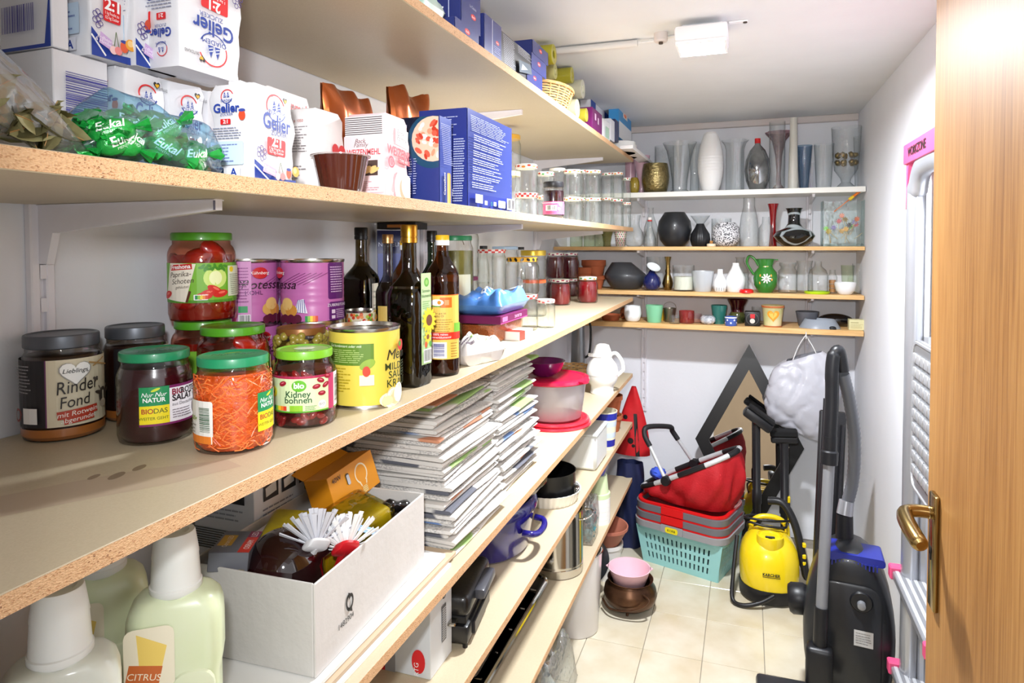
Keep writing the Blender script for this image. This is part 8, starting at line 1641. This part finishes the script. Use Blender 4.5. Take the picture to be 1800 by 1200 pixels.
o = build(b, 'blue_comb', VBL, t); o['kind'] = 'stuff'
b = new(); lathe(b, [(0, .006), (.030, .006), (.034, 0), (.034, -.01)], 24, mat=T(.035, -.083, .43) @ RX(90)); build(b, 'swivel_castor', VD, t); b = new(); lathe(b, [(0, .02), (.012, .016), (.013, 0)], 14, mat=T(.035, -.089, .425) @ RX(90)); build(b, 'castor_wheel', VG, t)
for x, zz in ((-.15, .40), ): b = new(); lathe(b, [(0, -.03), (.045, -.03), (.052, -.02), (.052, .02), (.045, .03), (0, .03)], 28, mat=T(-.155, .055, .33) @ RY(82)); build(b, 'wheel', VD, t)
b = new(); lathe(b, [(0, -.022), (.04, -.022), (.046, -.014), (.046, .014), (.04, .022), (0, .022)], 28, mat=T(.05, -.085, .06) @ RX(90)); build(b, 'wheel', VD, t)
p = Print(); p.rect(-.0, 0, .055, .052, 'c8c8c8'); p.lines(.005, .006, .050, .046, 5, '8a8a8a', .35, .3, 3); p.build('rating_label', t, flat((.015, -.0835, .285), (1, 0, 0), (0, 0, 1)), PRINT)
# tube, grip, hose
V = lambda x, y, z: Vector((x-vc.x, y-vc.y, z))
t2 = t; 
tb0, tb1 = V(.245, 2.285, .40), V(.262, 2.345, .87)
b = new(); tube(b, [tb0, tb1], .0175, 16); build(b, 'suction_tube', VG, t2, smooth=60)
b = new(); tube(b, [tb1-Vector((0, 0, .01)), tb1+Vector((.001, .003, .03)), tb1+Vector((.001, .004, .035)), tb1+Vector((.002, .006, .08))], [.026, .027, .022, .022], 16); build(b, 'tube_collar', VD, t2, smooth=40)
b = new(); tube(b, spline([tb1+Vector((.002, .006, .075)), V(.268, 2.36, 1.06), V(.268, 2.365, 1.16), V(.274, 2.37, 1.215), V(.288, 2.375, 1.225), V(.300, 2.38, 1.16)], 7), [.021]*12+[.022]*10+[.019]*14, 14); build(b, 'hand_grip', VD, t2, smooth=60)
b = new(); tube(b, [V(.238, 2.36, .60), V(.258, 2.40, 1.08), V(.262, 2.40, 1.19)], .008, 8); build(b, 'spare_rod', VD, t2, smooth=60)
hp = spline([V(.300, 2.39, 1.15), V(.322, 2.42, 1.05), V(.338, 2.45, .92), V(.336, 2.48, .78), V(.318, 2.48, .68), V(.312, 2.47, .60)], 16)
b = new(); tube(b, hp, [.019+.0012*(i % 2) for i in range(len(hp))], 12); build(b, 'hose', M('hose_grey', '6b6e74', .35, .2), t2, smooth=50)
b = new(); tube(b, [V(.318, 2.48, .70), V(.312, 2.47, .655)], [.024, .026], 16); build(b, 'hose_cuff', M('cuff_silver', 'a8aab0', .3, .5), t2); b = new(); tube(b, [V(.312, 2.47, .655), V(.312, 2.46, .57)], [.026, .028], 16); build(b, 'hose_socket', VD, t2)
b = new(); tube(b, [tb0+Vector((0, 0, .012)), tb0-Vector((.003, .012, .10)), tb0-Vector((.003, .014, .12))], [.021, .021, .019], 16); build(b, 'lower_cuff', VD, t2, smooth=40)
b = new(); bx(b, -.045, .035, -.035, .03, 0, .13, .016, 3, mat=T(*(tb0-Vector((.0, .02, .235)))) @ RX(-4)); build(b, 'nozzle_neck', VD, t2)
b = new(); bx(b, -.13, .13, -.045, .045, 0, .035, .012, 2, mat=T(*(tb0-Vector((.060, .05, .275)))) @ RZ(8) @ RX(10)); build(b, 'floor_nozzle', VB, t2)
# ------------------------------------------------------------------ step ladder against the side wall
ALL = M('ladder_alu', 'b2b4ba', .3, .6, var=.06, vs=12); PK = M('ladder_pink', 'e0517f', .4); YF, YN = 2.305, 1.86; xl = .474
t = thing('step_ladder', 'folded aluminium step ladder with pink trim behind the door', 'step ladder', (xl, YF, 0))
L_ = YN-YF
def flatten(vs, k=.5):
    for v in vs: v.co.x *= k
path = [(0, -.03, .0), (0, -.03, .8), (0, -.03, 1.66), (0, -.045, 1.735), (0, -.085, 1.785), (0, -.15, 1.805), (0, L_+.15, 1.805), (0, L_+.085, 1.785), (0, L_+.045, 1.735), (0, L_+.03, 1.66), (0, L_+.03, .8), (0, L_+.03, 0)]
b = new(); flatten(tube(b, spline(path, 6), .034, 14), .75); build(b, 'hoop_rail', ALL, t, smooth=60)
b = new(); bx(b, -.03, .03, L_-.005, .004, 1.815, 1.875, .004, 2); build(b, 'pink_top_cap', PK, t)
for y in (-.012, L_+.002): b = new(); prism(b, [(0, 1.818), (-.03 if y > -.1 else .03, 1.818), (0, 1.68)] if y > -.1 else [(0, 1.818), (0, 1.68), (.03, 1.818)], -.022, .012, mat=Matrix(((0, 0, 1, 0), (1, 0, 0, y+.012), (0, 1, 0, 0), (0, 0, 0, 1)))); build(b, 'pink_corner', M('ladder_red', 'c9203f', .4) if y < -.1 else PK, t)
p = Print(); p.text('WORKZONE', 0, 0, .026, '2a1a20', bold=.03, w=.21); p.build('lettering', t, flat((-.0306, -.165, 1.833), (0, -1, 0), (0, 0, 1)), PRINT)
for z in (.27, .57):
    b = new(); bx(b, -.045, .045, L_+.02, -.005, z-.028, z-.004, .003); build(b, 'tread', ALL, t)
    for k in range(4): b = new(); bx(b, -.038+.020*k, -.028+.020*k, L_+.03, -.015, z-.004, z-.002, .0006); build(b, 'tread_groove', M('tread_light', 'c8cace', .4, .3), t)
    b = new(); bx(b, -.052, .046, -.018, .016, z-.032, z+.008, .004); build(b, 'pink_end_cap', PK, t)
    b = new(); bx(b, -.052, .046, L_+.004, L_+.03, z-.032, z+.008, .004); build(b, 'pink_end_cap', PK, t)
# folded platform with raised anti-slip rows
b = new(); prism(b, rrect(.25, .42, .045, 5), -.012, .0, mat=T(-.020, L_/2-.075, 1.10) @ RZ(90) @ RX(90) @ T(0, 0, 0)); pl = build(b, 'folded_platform', M('platform_grey', 'a2a4a8', .35, .7), t)
b = new(); bx(b, .004, .012, -.017, .017, 0, .026, .003, 2); o0 = build(b, 'grip_row', M('platform_light', 'c4c6ca', .35, .6), t, (-.0425, L_/2-.075+.085, .935)); gm_ = o0.data
for j in range(9):
    for k in range(5):
        if j == 0 and k == 0: continue
        link('grip_row', gm_, t, (-.0425, L_/2-.075+.085-.0425*k, .935+.039*j))
b = new(); tube(b, [(-.030, L_/2-.075+u*.97, 1.10+v*.97) for u, v in rrect(.25, .42, .045, 5)], .006, 6, closed=True); build(b, 'platform_rim', M('platform_light', 'c4c6ca'), t, smooth=60)
for z in (1.33, 1.50, .75): b = new(); lathe(b, [(0, .004), (.006, .003), (.007, 0)], 12, mat=T(-.0155, -.03, z) @ RY(-90)); build(b, 'rivet', ALL, t)
b = new(); flatten(tube(b, [(.030, -.06, 0), (.030, -.05, 1.3)], .014, 8), 1); build(b, 'rear_leg', ALL, t); b = new(); tube(b, [(.030, L_+.06, 0), (.030, L_+.05, 1.3)], .012, 8); build(b, 'rear_leg', ALL, t)
# ------------------------------------------------------------------ print and trim belong to the part that carries them
SUB = {'lid_pattern': 'lid', 'lid_print': 'lid', 'front_print': 'carton pack cube bag', 'side_print': 'carton pack', 'top_print': 'carton', 'print': 'carton pouch bag card', 'label': 'glass body bottle_body', 'back_label': 'glass',
       'carrot_shreds': 'content', 'folded_top': 'pack', 'bristle_strip': 'floor_head', 'castor_wheel': 'swivel_castor', 'blue_comb': 'blue_brush_bar', 'safety_cap': 'filler_collar', 'keyhole': 'handle_plate', 'spots': 'cloth', 'emblem': 'cloth',
       'stripe': 'pot', 'marks': 'body', 'painted_flowers': 'body', 'painted_heart': 'body', 'pattern': 'body', 'dots': 'body', 'badge': 'hinge_plate', 'grip_row': 'folded_platform', 'platform_rim': 'folded_platform', 'rating_label': 'underside_panel',
       'lettering': 'pink_top_cap housing sweet_body', 'lid_tab': 'lid', 'clip_wire': 'glass_lid', 'tamper_ring': 'cap', 'tread_groove': 'tread', 'core': 'ribbon', 'wick': 'wax', 'brown_marks': 'board', 'rack_wire': 'tray', 'seal': 'stopper', 'grip': 'bail', 'measuring_scale': 'measuring_cap'}
base = lambda o: o.name.split('.')[0]
for o in list(COL.objects):
    if o.parent and o.parent.parent is None and base(o) in SUB:
        if 'category' in o.parent and len([c for c in o.parent.children if c is not o]) < 2: continue
        cand = [c for w in SUB[base(o)].split() for c in o.parent.children if base(c) == w and c is not o]
        cand = [c for c in cand if c.location.length < 1e-6 and Vector(c.rotation_euler).length < 1e-6]
        if cand:
            c = cand[0]
            if base(o) == 'tread_groove': c = min(cand, key=lambda q: abs(q.data.vertices[0].co.z-o.data.vertices[0].co.z))
            o.parent = c
